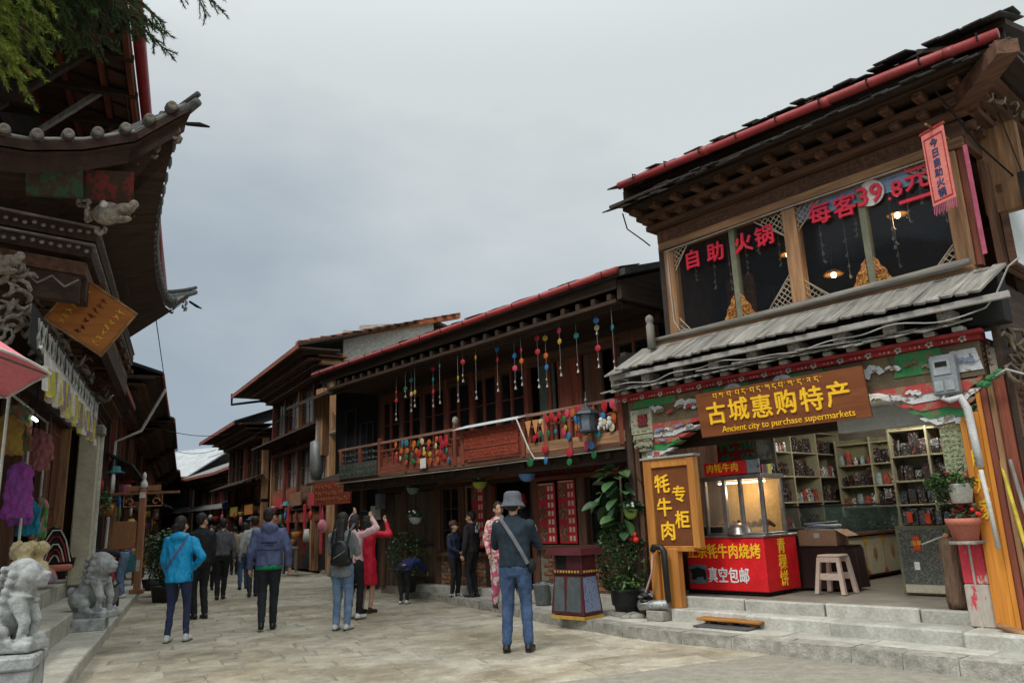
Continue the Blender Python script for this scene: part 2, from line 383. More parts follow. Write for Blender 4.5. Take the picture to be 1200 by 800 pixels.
NB = thing('shop_building', 'two storey timber shop with open front, painted beam and upstairs windows hung with red characters', 'building', N.w(0, 0), N.rz)
conc = M('platform_stone', (.45, .44, .39), (.29, .275, .235), sc_=4, bump=.7, fine=30)
B().bx(-.9, 4.1, -5, -.12, .0, .385, c=0).o('platform', M('shop_floor', (.24, .22, .18), (.15, .135, .11), sc_=3, bump=.3, rough=.55), NB)
for i, (a, b_) in enumerate([(-.85, .55), (.57, 1.55), (1.57, 2.55), (2.57, 4.02)]):
    B().bx(a, b_, -.14, -.035-.01*(i % 2), .13, .402+.004*(i % 2), c=.014).o('step_stone', conc, NB)
for i, (a, b_) in enumerate([(-1.3, .05), (.06, 1.35), (1.36, 2.4), (2.41, 3.5)]):
    B().bx(a, b_, -.1, .36-.07*i+.012*(i % 2), .1, .268+.005*(i % 2), c=.02).o('step_stone', conc, NB)
# back and side walls, ceiling of the shop
WI = M('shop_wall', (.20, .17, .13), (.12, .10, .08), sc_=3, bump=.1)
B().bx(-.3, 4.1, -5.1, -4.98, .38, 3.3).o('back_wall', WI, NB)
B().bx(3.98, 4.1, -4.98, -.05, .38, 3.3).o('side_wall', wood('wood_brown', 0, 'z') if 0 else br('z'), NB)
B().bx(-.3, -.18, -4.98, -1.9, .38, 3.3).o('side_wall', WI, NB)
B().bx(-.3, 4.0, -4.97, -.02, 3.02, 3.1).o('ceiling', M('white_ceiling', (.45, .45, .42), bump=0), NB)
B().bx(.02, 1.3, -.55, -.38, 2.26, 2.50).o('shutter_box', M('shutter_steel', (.42, .44, .42), (.36, .38, .36), rough=.4), NB)
B().bx(1.3, 4.0, -.5, -.4, 2.3, 2.95).o('lintel', dk(), NB)
# pillars
pp = M('peeling_red', (.46, .035, .05), (.40, .36, .30), cut=.36, sc_=9, st=(1, 1, .35), rough=.7, bump=.5)
pw = M('peeled_wood', (.34, .30, .25), (.42, .045, .06), cut=.37, sc_=11, st=(1, 1, .3), rough=.8, bump=.6)
P = B().bx(-.125, .095, -.22, 0, .268, .66, c=.012).bx(-.02, .0, -.005, .004, .268, 1.3, c=0).o('pillar_foot', pw, NB)
B().bx(-.122, .092, -.217, -.003, .66, 1.62, c=.012).o('pillar', pp, NB)
B().bx(-.12, .09, -.215, -.006, 1.62, 2.3, c=.01).o('pillar_head', M('cream_green_plaster', (.30, .30, .19), (.16, .19, .10), sc_=20, bump=.7), NB)
carved(-.10, .08, 1.72, 2.24, -.002, M('cream_green_plaster'), NB, 5, dep=.008, cell=.045, name='pillar_carving')
B().prism([(-.12, 1.62), (.09, 1.62), (.09, 1.74), (-.015, 1.66), (-.12, 1.74)], 'y', -.006, .012).o('pillar_ribbon', redp(), NB)
op = M('orange_board', (.56, .22, .03), (.42, .15, .02), sc_=9, st=GZ, rough=.55)
B().bx(-.30, -.135, -.1, .02, .268, 2.28).bx(-.345, -.303, -.06, .035, .268, 2.5).o('orange_post', op, NB)
B().bx(-.18, -.128, .025, .04, 1.5, 2.2).o('orange_strip', op, NB)
for i, ch in enumerate('用九家'):
    txt(ch, M('yellow_glyph', (.75, .45, .03), (.7, .4, .02), var=.05), NB, -.225, .024, 1.82-.24*i, .2, 'door_glyph', .008, sx=.6)
for a, b_, y1, m in ((-.40, -.35, .03, rd('z')), (-.45, -.405, .0, oc('z')), (-.55, -.455, -.04, rd('z'))):
    B().bx(a, b_, y1-.08, y1, .268, 2.62).o('door_frame', m, NB)
# side front: carved door leaves and posts going back round the corner
SX = -.56
for k in range(4):
    y1 = -.06-.62*k; c_ = rd('z') if k % 2 else br('z')
    fr = B().bx(SX-.04, SX, y1-.6, y1, .45, 2.65)
    f_ = fr.o('door_leaf', dk('z'), NB)
    q = B()
    for (z0, z1) in ((.5, 1.0), (1.1, 1.9), (2.0, 2.55)):
        q.bx(SX-.055, SX-.03, y1-.55, y1-.05, z0, z1)
    q.o('door_panel', c_, f_)
    T = Matrix.Translation((SX-.06, 0, 0)) @ Matrix.Rotation(R(90), 4, 'Z')
    cv = carve(B(), y1-.5, y1-.1, 1.15, 1.85, 0, .012, k, .06); carve(cv, y1-.5, y1-.1, 2.05, 2.5, 0, .012, k+9, .06)
    cv.v = [tuple(T @ Vector(v)) for v in cv.v]; cv.o('carving', br(), f_, True, kind='stuff')
    B().bx(SX-.09, SX+.0, y1-.66, y1-.6, .4, 2.9).o('door_post', oc('z'), NB)
B().bx(-.9, -.5, -3, .02, .0, .30, c=.02).o('side_step', stone(), NB)
B().bx(SX-.02, SX+.03, -4.9, .0, 2.65, 3.6).o('side_beam', dk('y'), NB)
carved(-.5, .0, 2.7, 2.95, .0, br(), NB, 3)
r = random.Random(3); q = B()
for i in range(40):      # tangle of carved branches beside the corner
    y = r.uniform(-2.6, .1); z = r.uniform(2.3, 3.0); a = r.uniform(0, 6)
    q.tube([(SX-.05-r.random()*.12+.03*math.cos(a+t), y+.1*math.cos(a+t*1.3), z+.1*math.sin(a+t*1.3)) for t in (0, .8, 1.6, 2.4, 3.2)], [.01, .02, .024, .018, .006], 5)
q.o('carved_branches', M('carved_wood', (.17, .13, .085), (.08, .055, .035), sc_=9), NB, True, kind='stuff')

# painted beam with scrolls, corbels
pb = M('painted_beam', (.16, .115, .065), (.10, .075, .045), sc_=6, bump=.5)
B().bx(-.42, 4.05, -.15, .03, 2.62, 2.97).o('painted_beam', pb, NB)
pg = M('chipped_green', (.035, .18, .055), (.16, .12, .07), cut=.44, sc_=8, rough=.6, bump=.4)
pgy = M('chipped_white', (.50, .50, .50), (.20, .17, .13), cut=.42, sc_=10, rough=.7, bump=.5)
prd = M('chipped_red', (.34, .045, .04), (.20, .13, .08), cut=.46, sc_=9, rough=.6, bump=.4)
pol = M('chipped_olive', (.20, .16, .07), (.10, .08, .05), sc_=7, bump=.5)
def plate(name, pts, mat, y=.03, t=.02, label=None): return B().prism(pts, 'y', y, y+t).o(name, mat, NB, label=label)
for (a, b_, z0, z1, m) in ((3.2, 3.95, 2.86, 2.965, pg), (2.1, 2.8, 2.88, 2.965, pg), (1.15, 1.75, 2.87, 2.965, pg), (-.1, .42, 2.72, 2.965, pg), (.42, .75, 2.80, 2.965, pol), (-.42, -.1, 2.68, 2.9, pgy), (2.8, 3.2, 2.86, 2.96, pol)):
    plate('painted_panel', [(a, z0), (b_, z0), (b_-.04, z1), (a+.04, z1)], m, .032, .012)
def scroll(cx, cz, s, fl=1, m=None, y=.045):
    pts = [(-1, -.1), (-.7, .35), (-.3, .5), (.1, .35), (.3, .6), (.75, .45), (1, .05), (.7, -.1), (.55, .15), (.3, .05), (.2, -.3), (-.2, -.15), (-.45, -.4), (-.75, -.35)]
    return plate('painted_scroll', [(cx+fl*s*p, cz+s*.8*q_) for p, q_ in pts][::fl], m or pgy, y, .014)
for cx, s, f_ in ((3.05, .2, 1), (.72, .22, -1), (1.95, .17, 1), (2.55, .13, -1), (1.35, .15, -1), (-.28, .13, 1), (3.55, .14, 1)):
    scroll(cx, 2.80, s, f_)
for cx in (2.35, 1.68):   # round medallions half hidden by the sign
    B().lathe([(.0, 0), (.15, 0), (.15, .02), (.11, .03), (.09, .02), (.04, .035), (0, .035)], n=18, T=TR(cx, .045, 2.83, rx=-90)).o('medallion', pgy, NB, True)
# corbels either side, each a stack of scalloped boards
def corbel(x, w_, z, dr, name='corbel'):
    # stepped scalloped bracket spreading from x towards +dr
    rows = [(1.0, .09, prd), (.9, .08, pgy), (.72, .08, prd), (.58, .08, pg), (.45, .07, pgy), (.33, .06, pol)]
    zz = z
    for i, (f_, h, m) in enumerate(rows):
        L_ = w_*f_; pts = [(x, zz), (x+dr*L_, zz)]
        n_ = 3
        for k in range(n_+1):
            t = k/n_; pts.append((x+dr*(L_-t*L_*.45-.012*(k % 2)), zz-h*t-.02*(k % 2)))
        pts.append((x, zz-h))
        B().prism(pts if dr < 0 else pts[::-1], 'y', -.12+.01*i, .06-.012*i).o(name, m, NB)
        zz -= h+.002
for (xa, xb, za, zb, m_, sd_, ce) in ((-.38, .5, 2.66, 2.95, pgy, 3, .2), (.75, 1.1, 2.68, 2.94, pol, 4, .16), (2.9, 3.55, 2.66, 2.88, pgy, 5, .2), (.15, .72, 2.44, 2.60, pgy, 6, .15), (2.95, 3.6, 2.46, 2.6, prd, 7, .14), (3.15, 3.6, 2.3, 2.44, pgy, 9, .12)):
    r = random.Random(sd_); n_ = max(1, int((xb-xa)/.16))
    for i in range(n_): scroll(xa+(i+.5)*(xb-xa)/n_, za+(zb-za)*r.uniform(.35, .65), .06+.03*r.random(), r.choice((-1, 1)), (pgy, pol, pgy, prd, M('chipped_blue', (.16, .20, .30), (.2, .17, .13), cut=.42, sc_=10))[r.randrange(5)], .062)
corbel(3.80, 1.05, 2.62, -1); corbel(-.08, .75, 2.62, 1)
corbel(-.08, .33, 2.60, -1, 'corbel')
B().bx(3.62, 3.98, -.2, .08, 2.5, 2.84).o('carved_block', M('carved_cream', (.34, .30, .22), (.17, .19, .12), sc_=12, bump=.6), NB)
carved(3.64, 3.96, 2.52, 2.82, .08, M('carved_cream'), NB, 8, .014, .06)
B().bx(3.68, 3.84, .08, .10, 2.60, 2.76).o('painted_medallion', M('dark_red_paint', (.10, .02, .018)), NB)
carved(3.69, 3.83, 2.61, 2.75, .1, redp(), NB, 4, .008, .035)
q = B()
for (f_, z0, z1) in ((1.0, 2.42, 2.49), (.8, 2.33, 2.41), (.62, 2.26, 2.32)): q.bx(3.79-.17*f_, 3.79+.17*f_, -.18, .09*f_, z0, z1, c=.015)
q.o('carved_capital', M('carved_cream'), NB)
carved(3.62, 3.96, 2.30, 2.46, .07, M('carved_cream'), NB, 18, .02, .055, 'capital_carving')
B().bx(3.68, 3.90, -.2, .0, .4, 2.26, c=.012).o('pillar', M('carved_cream'), NB, label='carved pale pillar behind the orange sign frame')
B().bx(3.70, 3.79, .0, .012, 2.12, 2.24).o('pillar_label', whitep(), NB); B().bx(3.58, 3.675, -.1, .02, 2.06, 2.25).o('painted_block', prd, NB)
B().bx(4.05, 4.15, -1.1, .0, .13, 3.7).o('corner_post', dk('z'), NB)
# red moulding with white flowers
B().bx(-.45, 4.12, -.1, .10, 2.972, 3.06).o('red_moulding', redp(), NB)
fl = B()
for k in range(15):
    x = -.3+k*.31
    for a in range(5):
        an = a*1.257; fl.ell((x+.026*math.cos(an), .104, 3.0+.026*math.sin(an)), (.016, .012, .016), 6, 4)
    for t in (1, 2, 3): fl.ell((x+.05+t*.045, .104, 2.995), (.014-.002*t, .012, .016-.002*t), 6, 4)
fl.o('flower_studs', whitep(), NB, True, kind='stuff')
bt = B()
for k in range(17): bt.bx(-.36+k*.265, -.26+k*.265, .10, .24, 3.055, 3.10)
bt.o('eave_blocks', M('grey_paint', (.33, .31, .28)), NB)
B().bx(-.5, 4.15, .10, .20, 3.02, 3.055).o('red_batten', redp(), NB)

# skirt roof: two strips of weathered boards, carved block ends between them
gw = M('silver_board', (.30, .28, .245), (.12, .11, .095), sc_=16, st=(1, .15, 1), bump=.8, rough=.9, fine=60)
def strip(x0, x1, n, p_in, p_out, t, skew, jag, seed, name='plank', hip=0):
    r = random.Random(seed); w_ = (x1-x0)/n; ln = math.hypot(p_out[0]-p_in[0], p_in[1]-p_out[1]); an = math.degrees(math.atan2(p_out[1]-p_in[1], p_out[0]-p_in[0]))
    mes = [mesh(B().bx(-w_*.49, w_*.49, 0, ln*(1+r.uniform(-jag, jag)), -t*.5, t*.5, c=.004), name, gw) for _ in range(4)]
    for i in range(n):
        x = x0+(i+.5)*w_; k = 1
        T = Matrix.Translation((x, p_in[0], p_in[1]+r.uniform(-.004, .004))) @ Matrix.Rotation(R(an+r.uniform(-1.2, 1.2)), 4, 'X') @ Matrix.Rotation(R(skew+r.uniform(-1.5, 1.5)), 4, 'Z')
        rep(name, r.choice(mes), NB, T)
strip(-.78, 3.72, 36, (.03, 3.66), (.50, 3.34), .028, -14, .04, 1)
# hipped left end of the strip
B().add([(3.70, .05, 3.665), (3.70, .52, 3.33), (4.02, .52, 3.30), (3.70, .05, 3.64), (3.70, .52, 3.30), (4.02, .52, 3.28)], [(0, 1, 2), (5, 4, 3), (0, 3, 4, 1), (1, 4, 5, 2), (2, 5, 3, 0)]).o('hip_board', gw, NB)
B().bx(-.85, 4.0, .40, .44, 3.235, 3.30).o('eave_board', M('grey_paint'), NB)
B().bx(-.7, 4.1, -.12, .12, 3.1, 3.62).o('frieze_board', black(), NB)  # solid black board, painted shade of the gap between the strips
cb = M('carved_grey', (.30, .27, .23), (.12, .10, .085), sc_=30, bump=1)
for k in range(9):
    x = -.25+k*.53; q = B().bx(x-.07, x+.07, .1, .36, 3.13, 3.27, c=.02); carve(q, x-.06, x+.06, 3.14, 3.26, .36, .012, k, .04); q.o('carved_rafter_end', cb, NB)
strip(-.45, 4.15, 34, (.10, 3.175), (.42, 3.075), .02, -38, .12, 2)
r = random.Random(12)
for k in range(4):      # loose boards lying skew on the strip
    x = r.uniform(-.2, 3.9); rep('loose_plank', mesh(B().bx(-.35, .35, -.03, .03, 0, .018), 'loose_plank', gw), NB, TR(x, .33+r.uniform(-.03, .05), 3.13, rx=-15, rz=r.uniform(-12, 22)))
cable = M('white_cable', (.38, .37, .34), (.25, .24, .22), rough=.5, bump=0)
pts = [(x, .40+.03*math.sin(x*7), 3.165+.028*math.sin(x*3.1+.5)+.015*math.sin(x*9)) for x in np.linspace(4.0, -.45, 50)]
B().tube(pts+[(-.62, .35, 3.2), (-.75, .42, 3.3), (-.9, .5, 3.5), (-1.0, .5, 3.56)], .008, 6).o('cable', cable, NB, True)
B().tube([(3.5, .06, 3.74), (2.4, .07, 3.735), (1.2, .09, 3.73), (.2, .09, 3.735), (-.35, .10, 3.74), (-.5, .14, 3.74)], [.035, .04, .043, .045, .05, .03], 10).o('sill_log', gr('x'), NB, True)
B().bx(-.5, 3.6, -.1, .05, 3.6, 3.72).o('sill', oc(), NB)
# turned finial post left of the windows
B().lathe([(.055, 3.6), (.055, 3.93), (.04, 3.94), (.05, 3.97), (.06, 4.01), (.045, 4.05), (.0, 4.08)], 3.42, .2, 10).o('finial_post', gr('z'), NB, True)

# ---- upper storey
for x, w_ in ((3.17, .15), (1.38, .17), (-.42, .17)):
    B().bx(x-w_/2, x+w_/2, -.16, .0, 3.72, 4.98, c=.012).o('window_post', oc('z'), NB)
B().bx(-.56, -.51, -.12, -.02, 3.72, 4.98).o('window_post', rd('z'), NB)
ml = M('mullion_green', (.17, .17, .115), (.12, .12, .08))
for x in (2.19, .52): B().bx(x-.04, x+.04, -.12, -.03, 3.72, 4.98).o('mullion', ml, NB)
gl = glass('window_glass', (.03, .035, .04), .16, .05)
for i, (a, b_) in enumerate(((2.23, 3.09), (1.47, 2.15), (.56, 1.29), (-.33, .48))):
    rep('window_pane', mesh(B().bx(a, b_, -.085, -.077, 3.73, 4.97, c=0), 'window_pane', gl), NB, Matrix.Identity(4))
B().bx(-.35, 1.29, -.07, -.065, 4.78, 4.97).o('window_reflection', M('blue_reflection', (.07, .13, .23), (.16, .21, .30), rough=.15, bump=0, spec=.6), NB)  # blue reflection in the right panes, painted as a thin strip
# room behind the windows
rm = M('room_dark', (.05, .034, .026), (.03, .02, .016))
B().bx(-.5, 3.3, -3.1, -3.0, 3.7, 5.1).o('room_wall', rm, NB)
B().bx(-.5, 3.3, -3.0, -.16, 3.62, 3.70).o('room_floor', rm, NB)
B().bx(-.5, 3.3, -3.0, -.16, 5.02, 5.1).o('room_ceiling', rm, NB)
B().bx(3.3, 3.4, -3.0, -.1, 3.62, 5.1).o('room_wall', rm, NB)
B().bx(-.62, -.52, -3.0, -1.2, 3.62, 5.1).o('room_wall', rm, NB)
q = B(); q.bx(2.6, 3.0, -1.2, -1.1, 3.7, 4.7); carve(q, 2.64, 2.96, 3.9, 4.65, -1.09, .012, 8, .07); q.o('carved_screen', br(), NB)
# lattice corners
lat = M('lattice_wood', (.40, .33, .24), (.28, .22, .16), bump=.1)
for i, (c_, ax, bz) in enumerate((((3.09, 4.96), -.22, -.3), ((3.09, 3.74), -.2, .25), ((1.47, 4.96), .38, -.3), ((1.47, 3.74), .36, .42), ((1.29, 4.96), -.3, -.3), ((1.29, 3.74), -.34, .3), ((-.33, 4.96), .34, -.3), ((-.33, 3.74), .25, .26))):
    lattice((c_, ax, bz), .006, .075, -.03).o('corner_lattice', lat, NB)
gf = M('gilt_flower', (.36, .19, .03), (.22, .05, .02), cut=.5, sc_=40, rough=.5, bump=.3)
for x in (2.19, .52):
    for sgn in (-1, 1):
        a = x+sgn*.045; pts = [(a, 3.74), (a+sgn*.17, 3.74), (a+sgn*.18, 3.80), (a+sgn*.13, 3.87), (a+sgn*.12, 3.93), (a+sgn*.06, 4.0), (a+sgn*.05, 4.05), (a, 4.10)]
        q = B().prism(pts if sgn < 0 else pts[::-1], 'y', -.04, -.025)
        carve(q, a+(.0 if sgn > 0 else -.11), a+(.11 if sgn > 0 else .0), 3.77, 3.95, -.02, .008, int(x*9), .035); q.o('gilt_corner', gf, NB)
# red characters in the windows
rt_ = M('red_characters', (.62, .018, .05), (.55, .015, .04), rough=.4, var=.05, bump=0)
for ch, x, z in (('自', 2.80, 4.72), ('助', 2.44, 4.72), ('火', 2.03, 4.72), ('锅', 1.73, 4.72)):
    txt(ch, rt_, NB, x, -.03, z, .27, 'window_character', .012)
for ch, x, z, s_ in (('每', 1.0, 4.77, .28), ('客', .70, 4.76, .28), ('元', -.10, 4.81, .28), ('8', .12, 4.77, .25)):
    txt(ch, rt_, NB, x, -.03, z, s_, 'window_character', .012)
B().lathe([(0, 0), (.15, 0), (.15, .012), (0, .012)], n=20, T=TR(.40, -.045, 4.83, rx=-90)).o('price_disc', whitep(), NB)
txt('39', rt_, NB, .41, -.02, 4.80, .30, 'window_character', .012)
B().lathe([(0, 0), (.018, 0), (.018, .01), (0, .01)], n=8, T=TR(.205, -.03, 4.69, rx=-90)).o('decimal_point', rt_, NB)
B().bx(-.30, .12, -.04, -.02, 4.585, 4.625).bx(-.32, -.28, -.04, -.02, 4.585, 4.78).o('price_underline', rt_, NB)
# hanging pieces in the room
bd = M('bead_string', (.22, .22, .20), (.12, .12, .11), bump=0)
r = random.Random(4); s0 = None
for i, (x, y, ln) in enumerate([(2.95, -.3, .45), (2.72, -.4, .6), (2.45, -.35, .7), (2.28, -.5, .5), (1.98, -.3, .35), (1.75, -.4, .55), (1.6, -.3, .4), (1.15, -.3, .7), (.95, -.5, .9), (.72, -.3, .5), (.35, -.35, .75), (.2, -.5, .45), (-.02, -.3, .35), (-.2, -.4, .6), (.42, -.6, .9)]):
    q = B().tube([(0, 0, 0), (0, 0, -ln)], .004, 4)
    for t in (.5, .7, .85, 1.0): q.ell((0, 0, -ln*t), (.012, .012, .018), 6, 4); q.ell((r.uniform(-.02, .02), 0, -ln*t-.02), (.02, .006, .016), 6, 4)
    o = q.o('hanging_bead_string', bd, None, True); tag(o, '%s string of pale beads from the left behind the upstairs windows' % ORD[i], 'ornament', 'bead strings behind the upstairs windows'); o.location = N.w(x, y, 5.0); o.rotation_euler = (0, 0, N.rz)
def pendant(x, y, z, lbl, c=(1, .62, .25), s_=30, r_=.12, top=5.0):
    t = thing('pendant_lamp', lbl, 'lamp', N.w(x, y, top), N.rz, 'pendant lamps behind the upstairs windows')
    B().tube([(0, 0, 0), (0, 0, z-top+.05)], .006, 5).o('cord', black(), t)
    B().lathe([(.02, z-top+.06), (.05, z-top+.05), (r_, z-top), (r_*.96, z-top-.01), (.04, z-top+.03)], n=14).o('lamp_shade', M('brass_shade', (.45, .25, .08), rough=.4, metal=.6), t, True)
    B().ell((0, 0, z-top-.01), .035, 8, 6).o('bulb', lamp_mat('bulb_warm', (1, .75, .45), 12), t, True)
    l = bpy.data.lights.new('lamp_light', 'POINT'); l.energy = s_; l.color = c; l.shadow_soft_size = .05
    lo = bpy.data.objects.new('lamp_light', l); COL.objects.link(lo); lo.parent = t; lo.location = (0, 0, z-top-.08)
pendant(1.74, -.6, 4.62, 'warm pendant lamp glowing beside the red characters in the left window bay', s_=3)
pendant(1.15, -.5, 4.17, 'low warm pendant lamp with a shallow shade beside the middle window post', s_=5)
pendant(.36, -.6, 4.70, 'pendant lamp behind the white price disc of the right window bay', s_=4)
# header and layered eaves
B().tube([(3.2, .015, 4.955), (1.4, .02, 4.975), (-.45, .02, 4.965)], .009, 5).o('cable', cable, NB)
B().tube([(3.17, .012, 4.95), (3.16, .02, 4.3), (3.14, .03, 3.95), (3.05, .05, 3.8), (2.9, .08, 3.78)], .008, 5).o('cable', cable, NB)
B().bx(-.6, 3.3, -.15, .03, 4.99, 5.09).o('header_beam', oc(), NB)
B().bx(-.62, 3.32, -.15, .01, 5.095, 5.28).o('carved_frieze', br(), NB)
carved(-.5, 3.25, 5.11, 5.265, .012, br(), NB, 6, .016, .075, 'frieze_carving')
B().bx(-.7, 3.42, -.15, .12, 5.29, 5.36).o('eave_beam', br(), NB)
B().bx(-.8, 3.5, -.15, .22, 5.44, 5.50).o('eave_beam', br(), NB)
B().bx(-.9, 3.58, -.15, .40, 5.58, 5.63).o('eave_beam', dk(), NB)
B().bx(-.6, 3.4, -.3, .05, 5.3, 5.62).o('eave_board', dk(), NB)
bm = mesh(B().bx(-.055, .055, -.1, .1, -.04, .04, c=.012), 'bracket_block', br('y'))
for j, (y, z, n_, a, b_) in enumerate(((.12, 5.40, 15, -.6, 3.35), (.27, 5.54, 13, -.7, 3.45))):
    for i in range(n_): rep('bracket_block', bm, NB, TR(a+(b_-a)*i/(n_-1), y, z))
# roof
dkt = M('shingle_black', (.055, .055, .05), (.022, .022, .02), sc_=9, st=(1, .2, 1), bump=.7, rough=.85, var=.7)
sh = [mesh(B().bx(-.085*f_, .085*f_, 0, .42, -.009, .009, c=.003), 'shingle', dkt) for f_ in (1, .85, 1.15)]
r = random.Random(21)
def shingles(x0, x1, y, z, n_, slope, jag, name='shingle'):
    for i in range(n_):
        rep(name, r.choice(sh), NB, Matrix.Translation((x0+(x1-x0)*(i+.5)/n_+r.uniform(-.02, .02), y+r.uniform(-jag, jag), z+r.uniform(0, .022))) @ Matrix.Rotation(R(-slope+r.uniform(-5, 3)), 4, 'X') @ Matrix.Rotation(R(r.uniform(-6, 6)), 4, 'Z'))
def roofz(x): return .04*(x-1.2)       # the eave climbs a little towards the far end
shingles(-1.25, 3.72, .30, 5.70, 32, 22, .03)
shingles(-1.2, 3.72, .20, 5.76, 30, 22, .03)
shingles(-1.3, 3.62, .28, 5.99, 34, 20, .05)
shingles(-1.3, 3.55, .05, 6.08, 32, 20, .05)
shingles(-1.3, 3.45, -.2, 6.17, 30, 20, .05)
B().hexa([(-1.25, -4, 7.2), (3.5, -4, 7.2), (3.5, .45, 5.84), (-1.25, .45, 5.84), (-1.25, -4, 7.3), (3.5, -4, 7.3), (3.5, .45, 5.9), (-1.25, .45, 5.9)]).o('roof_deck', dk(), NB)
B().hexa([(-1.2, -.3, 5.82), (3.6, -.3, 5.82), (3.65, .6, 5.60), (-1.25, .6, 5.56), (-1.2, -.3, 5.86), (3.6, -.3, 5.86), (3.65, .6, 5.64), (-1.25, .6, 5.60)]).o('soffit', dk(), NB)
B().bx(-1.2, 3.6, .30, .34, 5.62, 5.9).o('fascia_board', dk(), NB)
B().tube([(3.40, .66, 5.83), (2.2, .66, 5.79), (1.0, .66, 5.755), (-.2, .66, 5.72), (-1.22, .66, 5.66)], .052, 12).o('gutter', M('gutter_red', (.30, .035, .035), (.20, .03, .028), rough=.45, bump=.1), NB, True)
for i in range(9):
    x = 3.1-i*.52; z = 5.66+(x+1.22)*.037; B().tube([(x, .60, z-.03), (x, .725, z-.015), (x, .73, z+.05), (x, .66, z+.06)], .009, 5).o('gutter_bracket', black(), NB)
for x in (2.0, .45, -.8): z = 5.664+(x+1.22)*.037; B().tube([(x-.05, .66, z), (x+.05, .66, z+.004)], .058, 12).o('gutter_joint', M('gutter_red'), NB, True)
B().tube([(3.5, .5, 5.5), (3.6, .3, 5.35), (3.5, .1, 5.2), (3.42, .05, 5.1)], .01, 6).o('drip_wire', black(), NB)
# hip corner of the eave: diagonal beam, side eave, carved brackets
B().hexa([(-.45, .0, 5.30), (-.6, -.15, 5.30), (-1.35, .62, 5.42), (-1.2, .75, 5.42), (-.45, .0, 5.50), (-.6, -.15, 5.50), (-1.35, .62, 5.56), (-1.2, .75, 5.56)]).o('hip_beam', br(), NB)
B().hexa([(-1.25, -4, 5.60), (-.5, -4, 5.85), (-.5, .6, 5.85), (-1.25, .6, 5.56), (-1.25, -4, 5.64), (-.5, -4, 5.9), (-.5, .6, 5.9), (-1.25, .6, 5.6)]).o('soffit', dk('y'), NB)
for (x0, x1, z0, z1) in ((-.78, -.5, 5.29, 5.36), (-.88, -.5, 5.44, 5.50), (-1.0, -.5, 5.56, 5.6)): B().bx(x0, x1, -4, -.0, z0, z1).o('eave_beam', br('y'), NB)
B().bx(-.62, -.56, -4, -.02, 4.99, 5.28).o('carved_frieze', br('y'), NB)
B().bx(-.95, -.55, -.62, -.50, 4.35, 5.3).o('bracket_board', oc('z'), NB)
cvw = M('carved_tips', (.36, .32, .25), (.15, .11, .08), sc_=25, bump=.8)
bm2 = mesh(B().bx(-.05, .05, -.05, .05, -.045, .045, c=.012), 'bracket_block', br('y'))
for j, (x, z) in enumerate(((-.72, 5.40), (-.84, 5.53), (-.66, 5.22))):
    for i in range(12): rep('bracket_block', bm2, NB, TR(x, -.1-i*.3, z))
for i in range(16):
    x = -.7-.1*(i % 4); y = .25-.22*(i//2); z = 5.52-.07*(i % 5)
    q = B(); a = i
    for k in (0, 1): q.tube([(.03*math.cos(t+a)*(1+k*.5), .0+.02*k, .05*math.sin(t+a)) for t in (0, .9, 1.8, 2.7, 3.6)], [.006, .012, .015, .012, .005], 5)
    o = q.o('carved_curl', cvw, NB, True); o.matrix_basis = TR(x, y, z)
B().bx(-.62, -.52, .10, .14, 5.42, 5.53).o('bracket_plaque', whitep(), NB); carved(-.62, -.52, 5.42, 5.53, .142, cvw, NB, 3, .006, .04)
B().tube([(-.55, .5, 5.5), (-.75, .1, 4.9), (-.9, -.8, 4.6)], .01, 5).o('cable', black(), NB)
# side upper wall: light box and sign
B().bx(-.66, -.6, -1.9, -.35, 3.75, 4.9).o('side_window_frame', br('z'), NB)
b_ = thing('light_box_sign', 'white illuminated sign panel at the upstairs corner of the near shop', 'sign', N.w(-.70, -.42), N.rz)
B().bx(-.03, .02, -1.8, -.12, 3.8, 4.62).o('panel', M('milk_panel', (.85, .87, .87), (.75, .78, .78), rough=.25, bump=0), b_)
q = B().bx(-.04, .03, -1.84, -1.8, 3.76, 4.66).bx(-.04, .03, -.12, -.08, 3.76, 4.66).bx(-.04, .03, -1.8, -.12, 4.62, 4.66).bx(-.04, .03, -1.8, -.12, 3.76, 3.8); q.o('frame', br(), b_)
b_ = thing('hanging_signboard', 'small grey signboard with yellow marks hung at the upper right corner', 'sign', N.w(-1.0, -.1), N.rz)
B().bx(-.02, .02, -.9, -.05, 4.05, 4.55).o('board', M('sign_grey', (.25, .27, .28), (.18, .2, .2)), b_)
q = B().bx(-.03, .03, -.93, -.9, 4.02, 4.58).bx(-.03, .03, -.05, -.02, 4.02, 4.58).bx(-.03, .03, -.9, -.05, 4.55, 4.58).bx(-.03, .03, -.9, -.05, 4.02, 4.05); q.o('frame', black(), b_)
for i in range(6): B().bx(-.035, -.025, -.2-.1*i, -.14-.1*i, 4.25, 4.35).o('sign_mark', gold(), b_)
B().tube([(0, -.1, 4.58), (.1, -.1, 5.3)], .006, 4).o('hanger', black(), b_)
